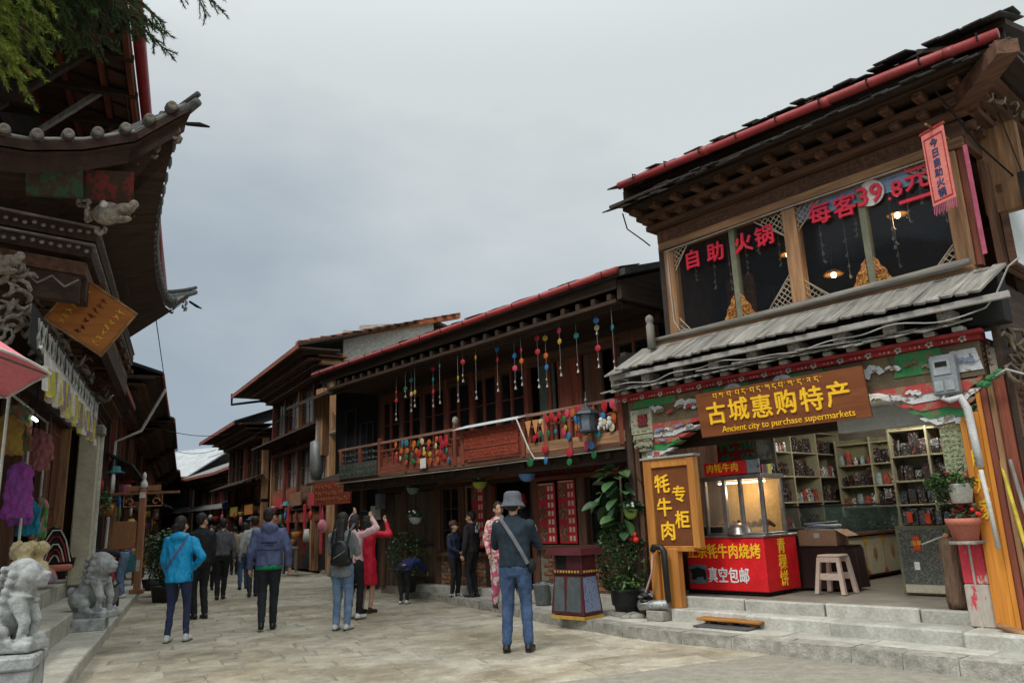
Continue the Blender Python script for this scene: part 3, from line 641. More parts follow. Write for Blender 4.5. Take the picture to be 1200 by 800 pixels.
# hanging banner
b_ = thing('hanging_banner', 'salmon pink vertical banner with blue characters and fringe at the upstairs corner', 'banner', N.w(-.48, .5), N.rz)
T = TR(0, 0, 0, rz=-22)
fb = M('banner_cloth', (.60, .19, .15), (.50, .14, .12), rough=.9, bump=.1)
q = B().bx(-.13, .13, -.004, .004, 4.28, 5.04, c=0, T=T); q.o('cloth', fb, b_)
q = B().bx(-.145, .145, -.012, .012, 5.04, 5.07, T=T).bx(-.1, .1, .005, .008, 4.31, 4.325, T=T).bx(-.1, .1, .005, .008, 4.97, 4.985, T=T).bx(-.11, -.1, .005, .008, 4.31, 4.985, T=T).bx(.1, .11, .005, .008, 4.31, 4.985, T=T); q.o('border', redp(), b_)
q = B()
for i in range(14): q.tube([(-.125+i*.019, 0, 4.28), (-.125+i*.019, .01, 4.17+.02*(i % 2))], .005, 4)
q.v = [tuple(T @ Vector(v)) for v in q.v]; q.o('fringe', M('pink_fringe', (.45, .10, .16)), b_)
for i, ch in enumerate('今日自助火锅'):
    o = txt(ch, M('blue_ink', (.03, .06, .16), bump=0), b_, 0, 0, 0, .095, 'lettering', .002); o.matrix_basis = T @ TR(0, .008, 4.90-.105*i) @ o.matrix_basis
B().tube([(0, -.5, 5.1), (0, .15, 5.06)], .012, 6).o('pole', oc('y'), b_)
q = B().bx(-.20, -.16, -.3, -.28, 3.75, 4.9); q.o('ribbon', M('pink_fringe'), b_)

# big yellow-lettered signboard over the opening
sg = thing('shop_signboard', 'wide brown signboard with gold Tibetan, Chinese and English lettering over the shop front', 'sign', N.w(1.71, .2), N.rz)
T = TR(0, 0, 2.61, rx=-7)
sgm = M('sign_brown', (.20, .065, .022), (.145, .045, .016), sc_=8, st=GX, rough=.35, bump=.15)
B().bx(-1.06, 1.06, -.02, .02, -.275, .275, T=T).o('board', sgm, sg)
yl = M('sign_yellow', (.86, .50, .03), (.8, .45, .02), rough=.4, var=.04, bump=0)
for i, ch in enumerate('古城惠购特产'):
    o = txt(ch, yl, sg, 0, 0, 0, .285, 'lettering', .008); o.matrix_basis = T @ TR(.79-.31*i, .028, -.015+.01*(i % 2)) @ o.matrix_basis
o = txt('Ancient city to purchase supermarkets', yl, sg, 0, 0, 0, .105, 'lettering', .006); o.matrix_basis = T @ TR(-.08, .028, -.205) @ o.matrix_basis
# Tibetan line: letters hanging from a head line
r = random.Random(31); q = B(); x = .8
GL = [[(0, 0, .9, 0), (.1, 0, .1, -.5), (.1, -.5, .5, -.55), (.7, 0, .7, -.9)], [(0, 0, .8, 0), (.4, 0, .1, -.45), (.1, -.45, .6, -.5), (.6, -.5, .75, -.95)],
      [(0, 0, .7, 0), (.6, 0, .6, -.7), (.6, -.3, .15, -.35), (.15, -.35, .2, -.6)], [(0, 0, .9, 0), (.2, 0, .2, -.4), (.5, 0, .5, -.4), (.8, 0, .8, -.85)],
      [(0, 0, .6, 0), (.3, 0, .1, -.3), (.1, -.3, .5, -.5), (.5, -.5, .2, -.8), (.0, .15, .4, .3), (.4, .3, .5, .1)]]
while x > -.62:
    for (a, b0, c, d) in r.choice(GL):
        s_ = .065; q.tube([(x-a*s_, .026, .238+b0*s_), (x-c*s_, .026, .238+d*s_)], .0055, 4)
    x -= .085
    if r.random() < .45: q.bx(x-.002, x+.008, .02, .03, .228, .238, c=0); x -= .03
q.v = [tuple(T @ Vector(v)) for v in q.v]; q.o('tibetan_lettering', yl, sg)
for x in (-.8, .8): B().tube([(x, -.12, 2.9), (x, 0, 2.88)], .01, 5).o('bracket', black(), sg)

# electricity meter box on the corbel
mt = thing('meter_box', 'grey electricity meter box fixed to the painted corbel above the right pillar', 'meter', N.w(-.10, .09), N.rz)
gm = M('meter_grey', (.20, .215, .23), (.16, .17, .18), rough=.4, bump=.05)
B().bx(-.12, .12, -.02, .10, 2.46, 2.86, c=.02).o('box', gm, mt)
B().bx(-.08, .08, .1, .112, 2.66, 2.81).o('dial_window', M('meter_dial', (.35, .38, .38), rough=.2), mt); B().bx(-.055, .055, .113, .118, 2.74, 2.79).o('display', black(), mt)
B().bx(-.09, -.01, .1, .112, 2.5, 2.6).bx(.01, .09, .1, .112, 2.5, 2.6).o('switch', M('meter_dial'), mt)
B().tube([(.02, .05, 2.47), (.04, .1, 2.42), (-.03, .12, 2.40), (-.12, .1, 2.42), (-.16, .08, 2.3), (-.17, .07, 2.0), (-.18, .07, 1.75)], [.012, .014, .03, .038, .038, .036, .034], 10).o('conduit', M('wrapped_pipe', (.45, .45, .43), (.3, .3, .3), rough=.5), mt, True)
B().tube([(-.18, .075, 1.72), (-.20, .08, 1.4), (-.215, .08, 1.0)], .022, 8).o('conduit', whitep(), mt, True)
tp = B(); r = random.Random(2)
for i in range(10): tp.ell((-.30-.02*i, .06, 2.50+.012*i+r.uniform(-.02, .02)), (.04, .04, .03), 7, 5)
tp.o('green_tape', greenp(), mt, True)
B().tube([(-.42, .08, 2.56), (-.55, .1, 2.62), (-.75, .1, 2.52), (-1.1, .1, 2.5)], .012, 6).o('cable', cable, mt, True)
# ================================================================ MIDDLE HOUSE WITH THE BALCONY (frame N, further along)
MB = thing('balcony_house', 'long dark timber house with a red railed balcony hung with coloured wind chimes', 'building', N.w(0, 0), N.rz)
X0, X1 = 4.16, 12.3; FD = -1.1; UD = -1.05
# interior shell
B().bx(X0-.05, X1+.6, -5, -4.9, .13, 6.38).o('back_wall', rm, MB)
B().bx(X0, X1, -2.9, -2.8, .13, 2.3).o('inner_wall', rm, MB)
B().bx(X0, X1, -5, FD-.02, .0, .16).o('floor', WI, MB)
for i, a in enumerate(np.arange(4.9, 10.6, .95)): B().bx(a, a+.935, FD-.05, -.86+.012*(i % 2), .1, .25+.004*(i % 2), c=.014).o('step_stone', conc, MB)
for i, (x, c_) in enumerate(((4.8, wood('wood_brown', 0) if 0 else oc()), (5.5, oc()), (7.6, br()), (8.1, rd()), (9.6, oc()))):
    B().bx(x-.25, x+.25, -2.6, -2.2, .16, 1.0+.15*(i % 3)).o('indoor_cabinet', c_, MB)
B().bx(X0, X1, -4.9, -.02, 2.34, 2.42).o('balcony_floor', dk(), MB)
B().bx(X1, X1+.12, -5, FD, .13, 4.6).o('end_wall', dk('z'), MB)
for xx in (X0-.12, X1+.1): B().prism([(-4.95, 4.5), (.0, 4.5), (.0, 4.78), (-4.95, 6.38)], 'x', xx, xx+.08).o('gable_board', dk('y'), MB)
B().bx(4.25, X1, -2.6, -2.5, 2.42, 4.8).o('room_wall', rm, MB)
# ground floor posts, sill, wooden doors
for x in (4.3, 6.12, 7.25, 8.55, 9.35, 10.15, 11.35, 12.2):
    B().bx(x-.09, x+.09, FD-.18, FD+.02, .13, 2.34, c=.012).o('post', br('z') if x > 5 else rd('z'), MB)
B().bx(X0, X1, FD-.1, FD+.06, 2.12, 2.33).o('head_beam', dk(), MB)
B().bx(4.2, 7.2, FD+.0, FD+.10, 2.08, 2.15).o('window_head', rd(), MB)
B().bx(7.4, 10.0, FD+.0, FD+.10, 2.20, 2.26).o('window_head', rd(), MB)
B().bx(4.2, 7.2, FD-.1, FD+.12, .92, 1.0).o('window_sill', br(), MB); B().bx(8.5, 10.1, FD-.1, FD+.12, .80, .87).o('window_sill', br(), MB)
# brick skirting below the windows
bk = M('brick_brown', (.22, .11, .055), (.13, .06, .03), sc_=14, bump=.5, var=.6)
mort = M('mortar', (.22, .19, .15), (.15, .13, .10), sc_=20)
for (a, b_, top) in ((4.4, 7.15, .92), (8.64, 10.05, .80)):
    B().bx(a, b_, FD-.12, FD+.0, .13, top, c=0).o('brick_backing', mort, MB)
    bme = mesh(B().bx(-.1, .1, 0, .03, -.03, .03, c=.006), 'brick', bk)
    k = 0; z = .17
    while z < top-.02:
        x = a+.1+(.11 if k % 2 else 0)
        while x < b_-.08:
            rep('brick', bme, MB, TR(x, FD-.012+rnd.uniform(-.004, .006), z)); x += .215
        z += .072; k += 1
# boarded doors on the left
for a in (10.25, 10.62, 10.98, 11.45, 11.83):
    q = B().bx(a, a+.34, FD-.07, FD-.03, .15, 2.1); d_ = q.o('door_board', wood('wood_old', (.12, .085, .055), 'z'), MB)
B().bx(10.2, 11.3, FD-.03, FD, 1.0, 1.08).bx(10.2, 11.3, FD-.03, FD, .3, .38).o('door_rail', wood('wood_old', 0, 'x') if 0 else dk(), MB)
# casements
def casement(x0, x1, z0, z1, nx, nz_, y, m, g_=True, parent=MB):
    q = B(); t = .03
    q.bx(x0, x0+t, y-.03, y+.02, z0, z1).bx(x1-t, x1, y-.03, y+.02, z0, z1).bx(x0+t, x1-t, y-.03, y+.02, z0, z0+t).bx(x0+t, x1-t, y-.03, y+.02, z1-t, z1)
    for i in range(1, nx): xx = x0+(x1-x0)*i/nx; q.bx(xx-.012, xx+.012, y-.02, y+.01, z0+t, z1-t)
    for i in range(1, nz_): zz = z0+(z1-z0)*i/nz_; q.bx(x0+t, x1-t, y-.018, y+.008, zz-.012, zz+.012)
    f_ = q.o('window_frame', m, parent)
    if g_: B().bx(x0+t, x1-t, y-.012, y-.008, z0+t, z1-t, c=0).o('pane', gl, f_)
    return f_
casement(9.45, 10.05, .88, 2.12, 2, 3, FD-.05, br('z')); casement(8.95, 9.27, .88, 2.12, 1, 1, FD-.05, oc('z')); casement(4.42, 6.0, 1.0, 2.08, 2, 1, FD-.08, dk('z'))
B().bx(7.28, 7.34, FD-.1, FD+.02, .15, 2.1).bx(8.42, 8.48, FD-.1, FD+.02, .15, 2.1).o('door_jamb', rd('z'), MB)
# menu posters
def poster(x0, x1, z0, z1, y, lbl, seed, dark=False):
    t = thing('menu_poster', lbl, 'poster', N.w((x0+x1)/2, y), N.rz, 'red menu posters on the front of the balcony house')
    w_, h = x1-x0, z1-z0
    B().bx(-w_/2, w_/2, -.01, .012, z0, z1).o('sheet', M('poster_red', (.50, .03, .045), (.38, .02, .035), sc_=4, bump=0, rough=.45), t)
    r = random.Random(seed); n_ = 3
    for i in range(n_):
        zc = z0+h*(i+.5)/n_; B().bx(w_*.02, w_*.42, .013, .016, zc-h*.12, zc+h*.12).o('photo', M('dish_photo%d' % (i % 3), (.32, .30, .22), (.05, .06, .03), (.18, .06, .03), sc_=24, bump=0, rough=.3), t)
    q = B()
    for i in range(7):
        for j in range(2):
            q.bx(-w_*.42+j*w_*.2, -w_*.42+j*w_*.2+w_*.12, .013, .0155, z0+h*(.04+i*.137), z0+h*(.04+i*.137)+h*.08, c=0)
    q.o('print', M('poster_print', (.70, .62, .45), (.55, .3, .2), sc_=70, bump=0), t, kind='stuff')
    B().bx(-w_*.44, w_*.44, .013, .0155, z1-h*.03, z1-h*.012, c=0).o('print', M('poster_print'), t)
poster(6.70, 7.12, 1.02, 2.04, FD+.03, 'red menu poster with dish photos just right of the open doorway', 1)
poster(6.22, 6.62, 1.02, 2.06, FD+.03, 'red menu poster with dish photos beside the dark window, second right of the doorway', 2)
poster(8.62, 8.98, .95, 2.15, FD+.03, 'narrow red menu poster left of the open doorway, behind the seated visitors', 3)
# beam below the balcony with red script, balcony fascia
B().bx(X0, X1, -.30, -.16, 2.18, 2.34).o('balcony_beam', dk(), MB)
B().bx(X0, X1, -.08, .02, 2.36, 2.44).o('balcony_edge', br(), MB)
B().tube([(X0, .03, 2.35), (8, .04, 2.33), (X1, .03, 2.35)], .012, 5).o('edge_pipe', gr('x'), MB)
r = random.Random(14); q1, q2, q3 = B(), B(), B()
for i in range(26):
    x = 4.35+i*.105
    if .3 < (x-4.35)/2.73 < .38: continue
    (q1, q2, q3)[[0, 0, 1, 2][i % 4]].tube([(x+.03*math.cos(t*2), FD+.075, 2.22+.035*math.sin(t*3)) for t in (0, .5, 1, 1.5, 2)], .011, 4)
q1.o('painted_curls', redp(), MB, kind='stuff'); q2.o('painted_curls', greenp(), MB, kind='stuff'); q3.o('painted_curls', M('blue_paint', (.06, .12, .35)), MB, kind='stuff')
B().bx(4.2, 7.2, FD+.0, FD+.065, 2.16, 2.28).o('painted_board', M('dark_red_paint'), MB)
for x in np.arange(4.6, 12.3, .62): B().bx(x-.05, x+.05, -1.05, -.1, 2.24, 2.335).o('joist', dk('y'), MB)
# balcony railing
rail = rd('x')
B().bx(X0, 6.35, -.03, .03, 3.02, 3.07).bx(7.85, 12.2, -.03, .03, 3.02, 3.07).o('handrail', wood('rail_pale', (.28, .15, .10), 'x'), MB)
B().bx(4.15, 6.2, -.025, .025, 2.44, 2.60).o('rail_board', oc(), MB); B().bx(7.85, 10.55, -.02, .02, 2.44, 2.56).o('rail_board', rd(), MB)
B().bx(7.9, 10.5, -.02, .02, 2.86, 2.90).bx(4.2, 6.2, -.02, .02, 2.84, 2.88).o('mid_rail', rail, MB)
for x in (4.2, 4.72, 5.2, 5.72, 6.25, 7.82, 8.05, 9.1, 9.6, 10.55, 11.3, 12.1):
    B().bx(x-.04, x+.04, -.04, .04, 2.40, 3.02 if x not in (8.05, 10.55) else 3.14, c=.008).o('rail_post', rd('z'), MB)
B().ell((8.05, 0, 3.20), (.06, .06, .08), 10, 8).o('post_finial', gr('z'), MB, True)
bal = mesh(B().bx(-.012, .012, -.012, .012, 2.6, 2.86, c=0), 'baluster', rd('z'))
for i in range(30):
    x = 4.3+i*.2
    if 6.2 < x < 7.9 or x > 10.5: continue
    rep('baluster', bal, MB, TR(x, 0, 0))
for i in range(10): rep('baluster', bal, MB, TR(8.15+i*.24, 0, 0))
# dark grey-green carved panels at the far end of the balcony
dg = M('dull_green_wood', (.07, .085, .06), (.03, .035, .025), sc_=12)
B().bx(10.6, 12.1, .03, .06, 2.42, 2.72).o('carved_panel', dg, MB)
carved(10.65, 12.05, 2.46, 2.7, .062, M('grey_curls', (.12, .13, .11), (.06, .06, .05)), MB, 6, .012, .09)
q = B(); carve(q, 10.65, 12.05, 2.74, 2.98, 0, .012, 16, .08); q.o('scroll_rail', M('grey_curls'), MB, True)
# red carved board with awning strip
B().bx(6.32, 7.72, .04, .08, 2.47, 2.97).o('carved_board', M('carved_red_board', (.26, .045, .02), (.13, .02, .012), sc_=20, bump=.8), MB)
q = carve(B(), 6.42, 7.62, 2.70, 2.92, .082, .009, 3, .055); carve(q, 6.42, 7.62, 2.52, 2.62, .082, .009, 5, .05); q.o('carving', M('carved_relief', (.36, .085, .03), (.2, .04, .02)), MB, True, kind='stuff')
B().bx(6.32, 7.72, .082, .09, 2.645, 2.665).bx(6.32, 7.72, .082, .09, 2.945, 2.965).o('board_moulding', rd(), MB)
B().hexa([(6.15, -.12, 3.09), (7.9, -.12, 3.09), (7.85, .22, 2.99), (6.2, .22, 2.99), (6.15, -.12, 3.10), (7.9, -.12, 3.10), (7.85, .22, 3.0), (6.2, .22, 3.0)]).o('awning_strip', M('pale_tarpaulin', (.50, .53, .52), (.40, .42, .42), rough=.5, bump=.2), MB)
B().tube([(6.2, .2, 3.0), (6.02, .12, 2.5), (5.98, .05, 2.36), (5.7, .05, 2.34)], .013, 6).o('awning_strut', whitep(), MB)
# orange bunting triangles
bu = B()
for i in range(4):
    x = 5.72+i*.16; bu.prism([(x, 2.96), (x+.13, 2.96), (x+.065, 2.72)][::-1], 'y', .03, .036)
for i in range(4):
    x = 5.70+i*.17; B().prism([(x, 2.96), (x+.14, 2.96), (x+.07, 2.70)][::-1], 'y', .03, .036).o('bunting_flag', M('bunting_orange', (.52, .24, .09), (.42, .18, .07), bump=.1), MB)

# upper floor wall: posts, panes, carved door panel
for x in (4.35, 5.15, 6.7, 7.3, 8.1, 8.9, 9.75, 10.6, 11.4, 12.2):
    B().bx(x-.045, x+.045, UD-.12, UD, 2.44, 4.35).o('window_post', rd('z') if x < 10 else br('z'), MB)
for a, b_ in ((8.15, 8.85), (8.95, 9.70), (9.8, 10.55), (10.65, 11.35), (11.45, 12.15), (7.35, 8.05), (4.4, 5.1)):
    casement(a, b_, 2.5 if a < 5 else 2.95, 4.3, 2 if a < 5 else 2, 2, UD-.03, rd('z') if a > 7 else br('z'))
    B().bx(a+(b_-a)*.5-.02, a+(b_-a)*.5+.02, UD-.05, UD+.012, 2.95, 4.3).o('window_stile', rd('z'), MB)
B().bx(7.35, 12.2, UD-.10, UD-.02, 2.44, 2.93).o('wall_panel', rd('x'), MB)
B().bx(4.3, 12.2, UD-.10, UD-.01, 4.12, 4.34).o('carved_header', br('x'), MB)
B().bx(6.62, 7.0, UD-.10, UD-.05, 2.44, 4.2).o('green_door', M('grey_green_door', (.09, .11, .09), (.05, .06, .05)), MB)
q = B().bx(5.95, 6.5, UD-.09, UD-.02, 2.44, 4.3); dp = q.o('door_leaf', rd('z'), MB)
carved(6.0, 6.2, 3.0, 4.1, UD-.018, M('carved_relief'), dp, 7, .01, .06)
carved(5.56, 5.72, 2.7, 4.1, UD-.05, M('carved_relief'), dp, 9, .008, .05)
B().bx(5.5, 5.9, UD-.12, UD-.06, 2.44, 4.3).o('door_leaf', br('z'), MB)
B().bx(X0, X1, UD-.14, UD+.04, 4.32, 4.48).o('wall_plate', dk(), MB)
B().bx(X0, X1+.5, UD-3, -.0, 4.46, 4.52).o('eave_ceiling', dk(), MB)
for i in range(26): B().bx(4.25+i*.32, 4.33+i*.32, -1.0, .0, 4.52, 4.62).o('rafter', dk('y'), MB)
B().bx(X0, 13.0, -.25, -.15, 4.40, 4.55).o('eave_beam', dk(), MB)
q = carve(B(), 4.4, 12, 4.42, 4.53, -.148, .012, 22, .12); q.o('eave_carving', br(), MB, True)
B().bx(X0-.05, 13.1, -.02, .03, 4.66, 4.82).o('fascia_board', dk(), MB)
B().hexa([(X0-.3, -5, 6.4), (13.2, -5, 6.4), (13.2, .10, 4.80), (X0-.3, .10, 4.80), (X0-.3, -5, 6.46), (13.2, -5, 6.46), (13.2, .10, 4.90), (X0-.3, .10, 4.90)]).o('roof_deck', M('shingle_black'), MB)
B().tube([(X0-.2, .15, 4.88), (8, .15, 4.86), (13.2, .15, 4.87)], .05, 10).o('gutter', M('gutter_red'), MB, True)
for i in range(14):
    x = 12.8-i*.66; B().tube([(x, .08, 4.82), (x, .20, 4.83), (x, .21, 4.9)], .009, 5).o('gutter_bracket', black(), MB)
r = random.Random(33)
mbm = [mesh(B().bx(-.1*f_, .1*f_, -.4, .08, -.008, .008, c=.003), 'shingle', dkt) for f_ in (1, .8, 1.2)]
for i in range(44):
    rep('shingle', r.choice(mbm), MB, TR(X0-.1+i*.21, .05+r.uniform(-.03, .03), 4.95+r.uniform(0, .02), rx=-17+r.uniform(-4, 2), rz=r.uniform(-5, 5)))

# dark link house between the balcony house and the three storey house
LH = thing('link_house', 'narrow dark timber house squeezed between the balcony house and the three storey house', 'building', N.w(0, 0), N.rz)
vb = wood('soot_board', (.022, .018, .015), 'z')  # near-black brown boards
for i in range(9): B().bx(12.45+i*.26, 12.70+i*.26, -1.5, -1.44, 2.6 if i > 0 else .1, 4.9).o('wall_board', vb, LH)
B().bx(12.42, 15.2, -4, -1.55, .1, 5.0).o('wall', black(), LH)
casement(13.1, 13.7, 2.9, 3.9, 2, 1, -1.40, M('blue_grey_frame', (.05, .055, .07)), parent=LH); casement(13.9, 14.4, 2.9, 4.3, 1, 1, -1.40, M('blue_grey_frame'), parent=LH)
B().hexa([(12.3, -4, 6.0), (15.9, -4, 6.0), (15.9, -.5, 4.45), (12.3, -.5, 4.65), (12.3, -4, 6.08), (15.9, -4, 6.08), (15.9, -.5, 4.53), (12.3, -.5, 4.73)]).o('roof', dk(), LH)
B().hexa([(12.4, -1.5, 2.72), (14.9, -1.5, 2.72), (14.9, -.6, 2.45), (12.4, -.6, 2.45), (12.4, -1.5, 2.78), (14.9, -1.5, 2.78), (14.9, -.6, 2.51), (12.4, -.6, 2.51)]).o('porch_roof', dk(), LH)
for x in (12.6, 13.6, 14.8): B().bx(x-.08, x+.08, -1.5, -1.38, .12, 2.5).o('post', br('z'), LH)
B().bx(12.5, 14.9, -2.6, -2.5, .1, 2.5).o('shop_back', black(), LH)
hb = thing('carved_shopboard', 'red brown carved signboard hanging under the eave of the dark link house', 'sign', N.w(13.5, -.55), N.rz)
B().bx(-.85, .85, -.03, .02, 1.95, 2.48).o('board', M('carved_red_board'), hb)
q = carve(B(), -.78, .78, 2.0, 2.43, .022, .014, 3, .12); q.o('lettering_carving', M('carved_gold_brown', (.35, .15, .04), (.2, .08, .02)), hb, True, kind='stuff')
# duct and junk on its wall
B().lathe([(.0, 2.6), (.12, 2.62), (.17, 2.85), (.17, 3.55), (.05, 3.6), (.03, 4.2)], 14.95, -.9, 12).o('grey_flue', M('zinc', (.22, .23, .22), (.15, .15, .15), rough=.5, metal=.4), LH, True)
B().bx(14.7, 15.05, -1.1, -.9, 3.2, 4.9).o('ochre_post', oc('z'), LH)

# ---- ornaments on the balcony (each a thing)
cols = {'red': (.40, .02, .03), 'orange': (.46, .11, .02), 'yellow': (.44, .30, .03), 'blue': (.03, .16, .36), 'green': (.02, .13, .05), 'pink': (.50, .05, .10), 'teal': (.02, .20, .20), 'cream': (.5, .42, .25)}
def cm(c): return M('enamel_'+c, cols[c], tuple(x*.7 for x in cols[c]), rough=.4, var=.1, bump=.1)
tagm = {}
def disc_me(c, r_=.06, seed=0):
    k = (c, r_)
    if k not in tagm:
        tagm[k] = mesh(B().lathe([(0, -.006), (r_*.93, -.006), (r_, 0), (r_*.93, .006), (r_*.3, .011), (0, .011)], n=12, T=TR(rx=-90, s=(1, 1, 1.15))), 'disc', cm(c))
    return tagm[k]
bellm = mesh(B().lathe([(.0, 0), (.012, 0), (.018, -.03), (.026, -.055), (.02, -.055), (0, -.04)], n=8), 'bell', M('dull_bell', (.38, .36, .30), (.2, .19, .16), rough=.4, metal=.5))
def chime(x, y, ztop, items, zbell, lbl):
    t = thing('wind_chime', lbl, 'wind chime', N.w(x, y, ztop), N.rz, 'coloured wind chimes hanging from the balcony eave')
    B().tube([(0, 0, 0), (.005, 0, zbell-ztop)], .004, 4).o('string', bd, t)
    for c_, z in items: o = link('disc', disc_me(c_, .05), t, (0, 0, z-ztop), (0, 0, rnd.uniform(-.5, .5)))
    rep('bell', bellm, t, TR(0, 0, zbell-ztop+.02)); rep('bell', bellm, t, TR(.01, 0, zbell-ztop+.12, s=(.7, .7, .7)))
chd = [(10.3, [('red', 4.1), ('red', 3.86)], 3.55), (9.85, [('teal', 4.25), ('cream', 3.95)], 3.62), (9.6, [('yellow', 4.0)], 3.7), (9.6+.22, [('green', 4.1)], 3.9), (9.06, [('red', 4.3), ('teal', 4.12), ('red', 3.95)], 3.68), (8.62, [('teal', 4.3)], 3.6), (8.15, [('yellow', 3.95)], 3.66), (7.98, [('red', 4.3)], 3.9), (7.54, [('yellow', 4.3)], 3.62), (7.1, [('blue', 4.32), ('red', 4.15)], 3.7), (6.69, [('red', 4.45), ('blue', 4.12), ('pink', 3.90)], 3.7), (6.42, [('red', 4.18), ('orange', 3.98)], 3.7), (6.1, [('red', 4.4), ('red', 4.08)], 3.62), (5.93, [('yellow', 4.30), ('orange', 4.06), ('blue', 3.84)], 3.6), (5.56, [('pink', 4.3), ('yellow', 4.12)], 3.7), (5.17, [('teal', 4.2)], 3.58), (4.88, [('cream', 4.3)], 4.15), (4.73, [('blue', 4.36), ('red', 3.90)], 3.62), (4.3, [('teal', 4.1)], 3.5)]
for i, (x, it, zb) in enumerate(chd):
    nm = ' and '.join(c for c, _ in it)
    pos = {0: 'the far left end', len(chd)-1: 'the right end by the shop roof'}.get(i, 'the left third' if i < 7 else 'the middle' if i < 12 else 'the right third')
    chime(x+rnd.uniform(-.09, .09), -.2+rnd.uniform(-.08, .1), 4.5, [(c, z+rnd.uniform(-.06, .06)) for c, z in it], zb+rnd.uniform(-.08, .08), '%s wind chime from the left under the balcony eave, %s' % (ORD[i], nm))
# cluster of ornaments tied on the railing
def orn(x, z, c_, lbl=None, s_=1.0, n_=0):
    o = link('wish_tag', disc_me(c_, .058), None, N.w(x, .05+rnd.uniform(0, .03), z), (0, rnd.uniform(-.3, .3), N.rz+rnd.uniform(-.3, .3)), (s_, s_, s_*rnd.uniform(.95, 1.35)))
    tag(o, lbl or ('%s round wish tag tied on the balcony railing' % c_), 'ornament', '%s wish tags tied on the balcony railing' % c_)
r = random.Random(77); cl = list(cols)
for i in range(38):
    x = 8.2+(i % 10)*.185+r.uniform(-.05, .05); z = 2.93-.125*(i//10)+r.uniform(-.04, .03); c_ = ['red', 'orange', 'yellow', 'red', 'green', 'red', 'cream', 'orange', 'red', 'teal', 'orange', 'blue'][r.randrange(12)]
    orn(x, z, c_, '%s wish tag, %s from the right in the %s row of the left balcony cluster' % (c_, ORD[i % 10].lower(), ['top', 'second', 'third', 'bottom'][i//10]), r.uniform(.75, .98))
for i, (x, z, c_) in enumerate([(5.55, 2.97, 'red'), (5.38, 2.96, 'red'), (5.22, 2.97, 'pink'), (5.1, 2.96, 'orange'), (4.98, 2.98, 'red'), (4.9, 2.98, 'red'), (5.3, 2.70, 'pink'), (5.2, 2.62, 'blue'), (5.0, 2.80, 'blue'), (4.98, 2.63, 'red'), (4.45, 2.98, 'red'), (4.3, 2.98, 'pink'), (4.5, 2.83, 'blue'), (4.28, 2.80, 'orange'), (4.35, 2.66, 'cream'), (4.85, 2.45, 'pink'), (4.75, 2.44, 'blue'), (5.72, 2.48, 'red'), (5.2, 2.38, 'red'), (5.72, 2.3, 'blue'), (5.2, 2.24, 'green'), (5.95, 2.66, 'red'), (5.8, 2.72, 'green'), (4.7, 2.3, 'green'), (4.62, 2.6, 'teal'), (6.05, 2.3, 'green')]):
    orn(x, z, c_, '%s wish tag on the right balcony stretch, %s counted from the bunting' % (c_, ORD[i].lower()), rnd.uniform(.85, 1.05))
for i in range(18):
    x = 4.25+(i % 9)*.2+r.uniform(-.05, .05); c_ = ['orange', 'red', 'green', 'yellow', 'red', 'cream', 'red', 'blue', 'orange'][(i*4+i//9) % 9]
    orn(x, 2.90-.17*(i//9)+r.uniform(-.04, .04), c_, '%s wish tag, %s from the right in the %s row around the iron lantern' % (c_, ORD[i % 9].lower(), ['upper', 'lower'][i//9]), r.uniform(.6, .85))
# small white figurines, card
for x, z, lb in ((4.36, 2.72, 'small white figurine tied to the balcony railing by the corbel'), (4.52, 2.72, 'small white doll on the railing just right of the lantern')):
    q = B().ell((0, 0, .06), (.035, .03, .04), 8, 6).ell((0, 0, 0), (.045, .03, .05), 8, 6).ell((-.04, 0, -.05), (.02, .02, .04), 6, 5).ell((.04, 0, -.05), (.02, .02, .04), 6, 5)
    o = q.o('figurine', whitep(), None, True); o.location = N.w(x, .08, z); tag(o, lb, 'figurine')
o = B().bx(-.09, .09, -.004, .004, -.09, .09).o('paper_card', whitep()); o.location = N.w(8.95, .08, 2.52); o.rotation_euler = (0, 0, N.rz); tag(o, 'white square card with lines tied low on the balcony railing', 'card')
# metal lantern with spire
t = thing('iron_lantern', 'big dark grey iron lantern with a pointed finial hung on the balcony rail', 'lantern', N.w(4.72, .16, 2.62), N.rz)
im = M('iron_grey', (.07, .08, .09), (.04, .045, .05), rough=.5, metal=.4)
B().lathe([(.0, .0), (.15, .0), (.155, .02), (.15, .04)], n=6).o('base', im, t); B().lathe([(.20, .26), (.17, .30), (.09, .35), (.03, .38), (.02, .44), (.035, .46), (.012, .5), (.006, .6), (0, .6)], n=6).o('roof', im, t)
for k in range(6):
    a = k*math.pi/3+math.pi/6; B().bx(-.008, .008, -.008, .008, .04, .27).o('bar', im, t).matrix_basis = TR(.145*math.cos(a), .145*math.sin(a), 0)
B().lathe([(.0, .04), (.12, .04), (.12, .27), (0, .27)], n=6).o('pane', M('lantern_pane', (.13, .15, .17), rough=.2), t)
B().tube([(0, 0, .38), (0, -.16, .42)], .008, 5).o('hook', im, t)
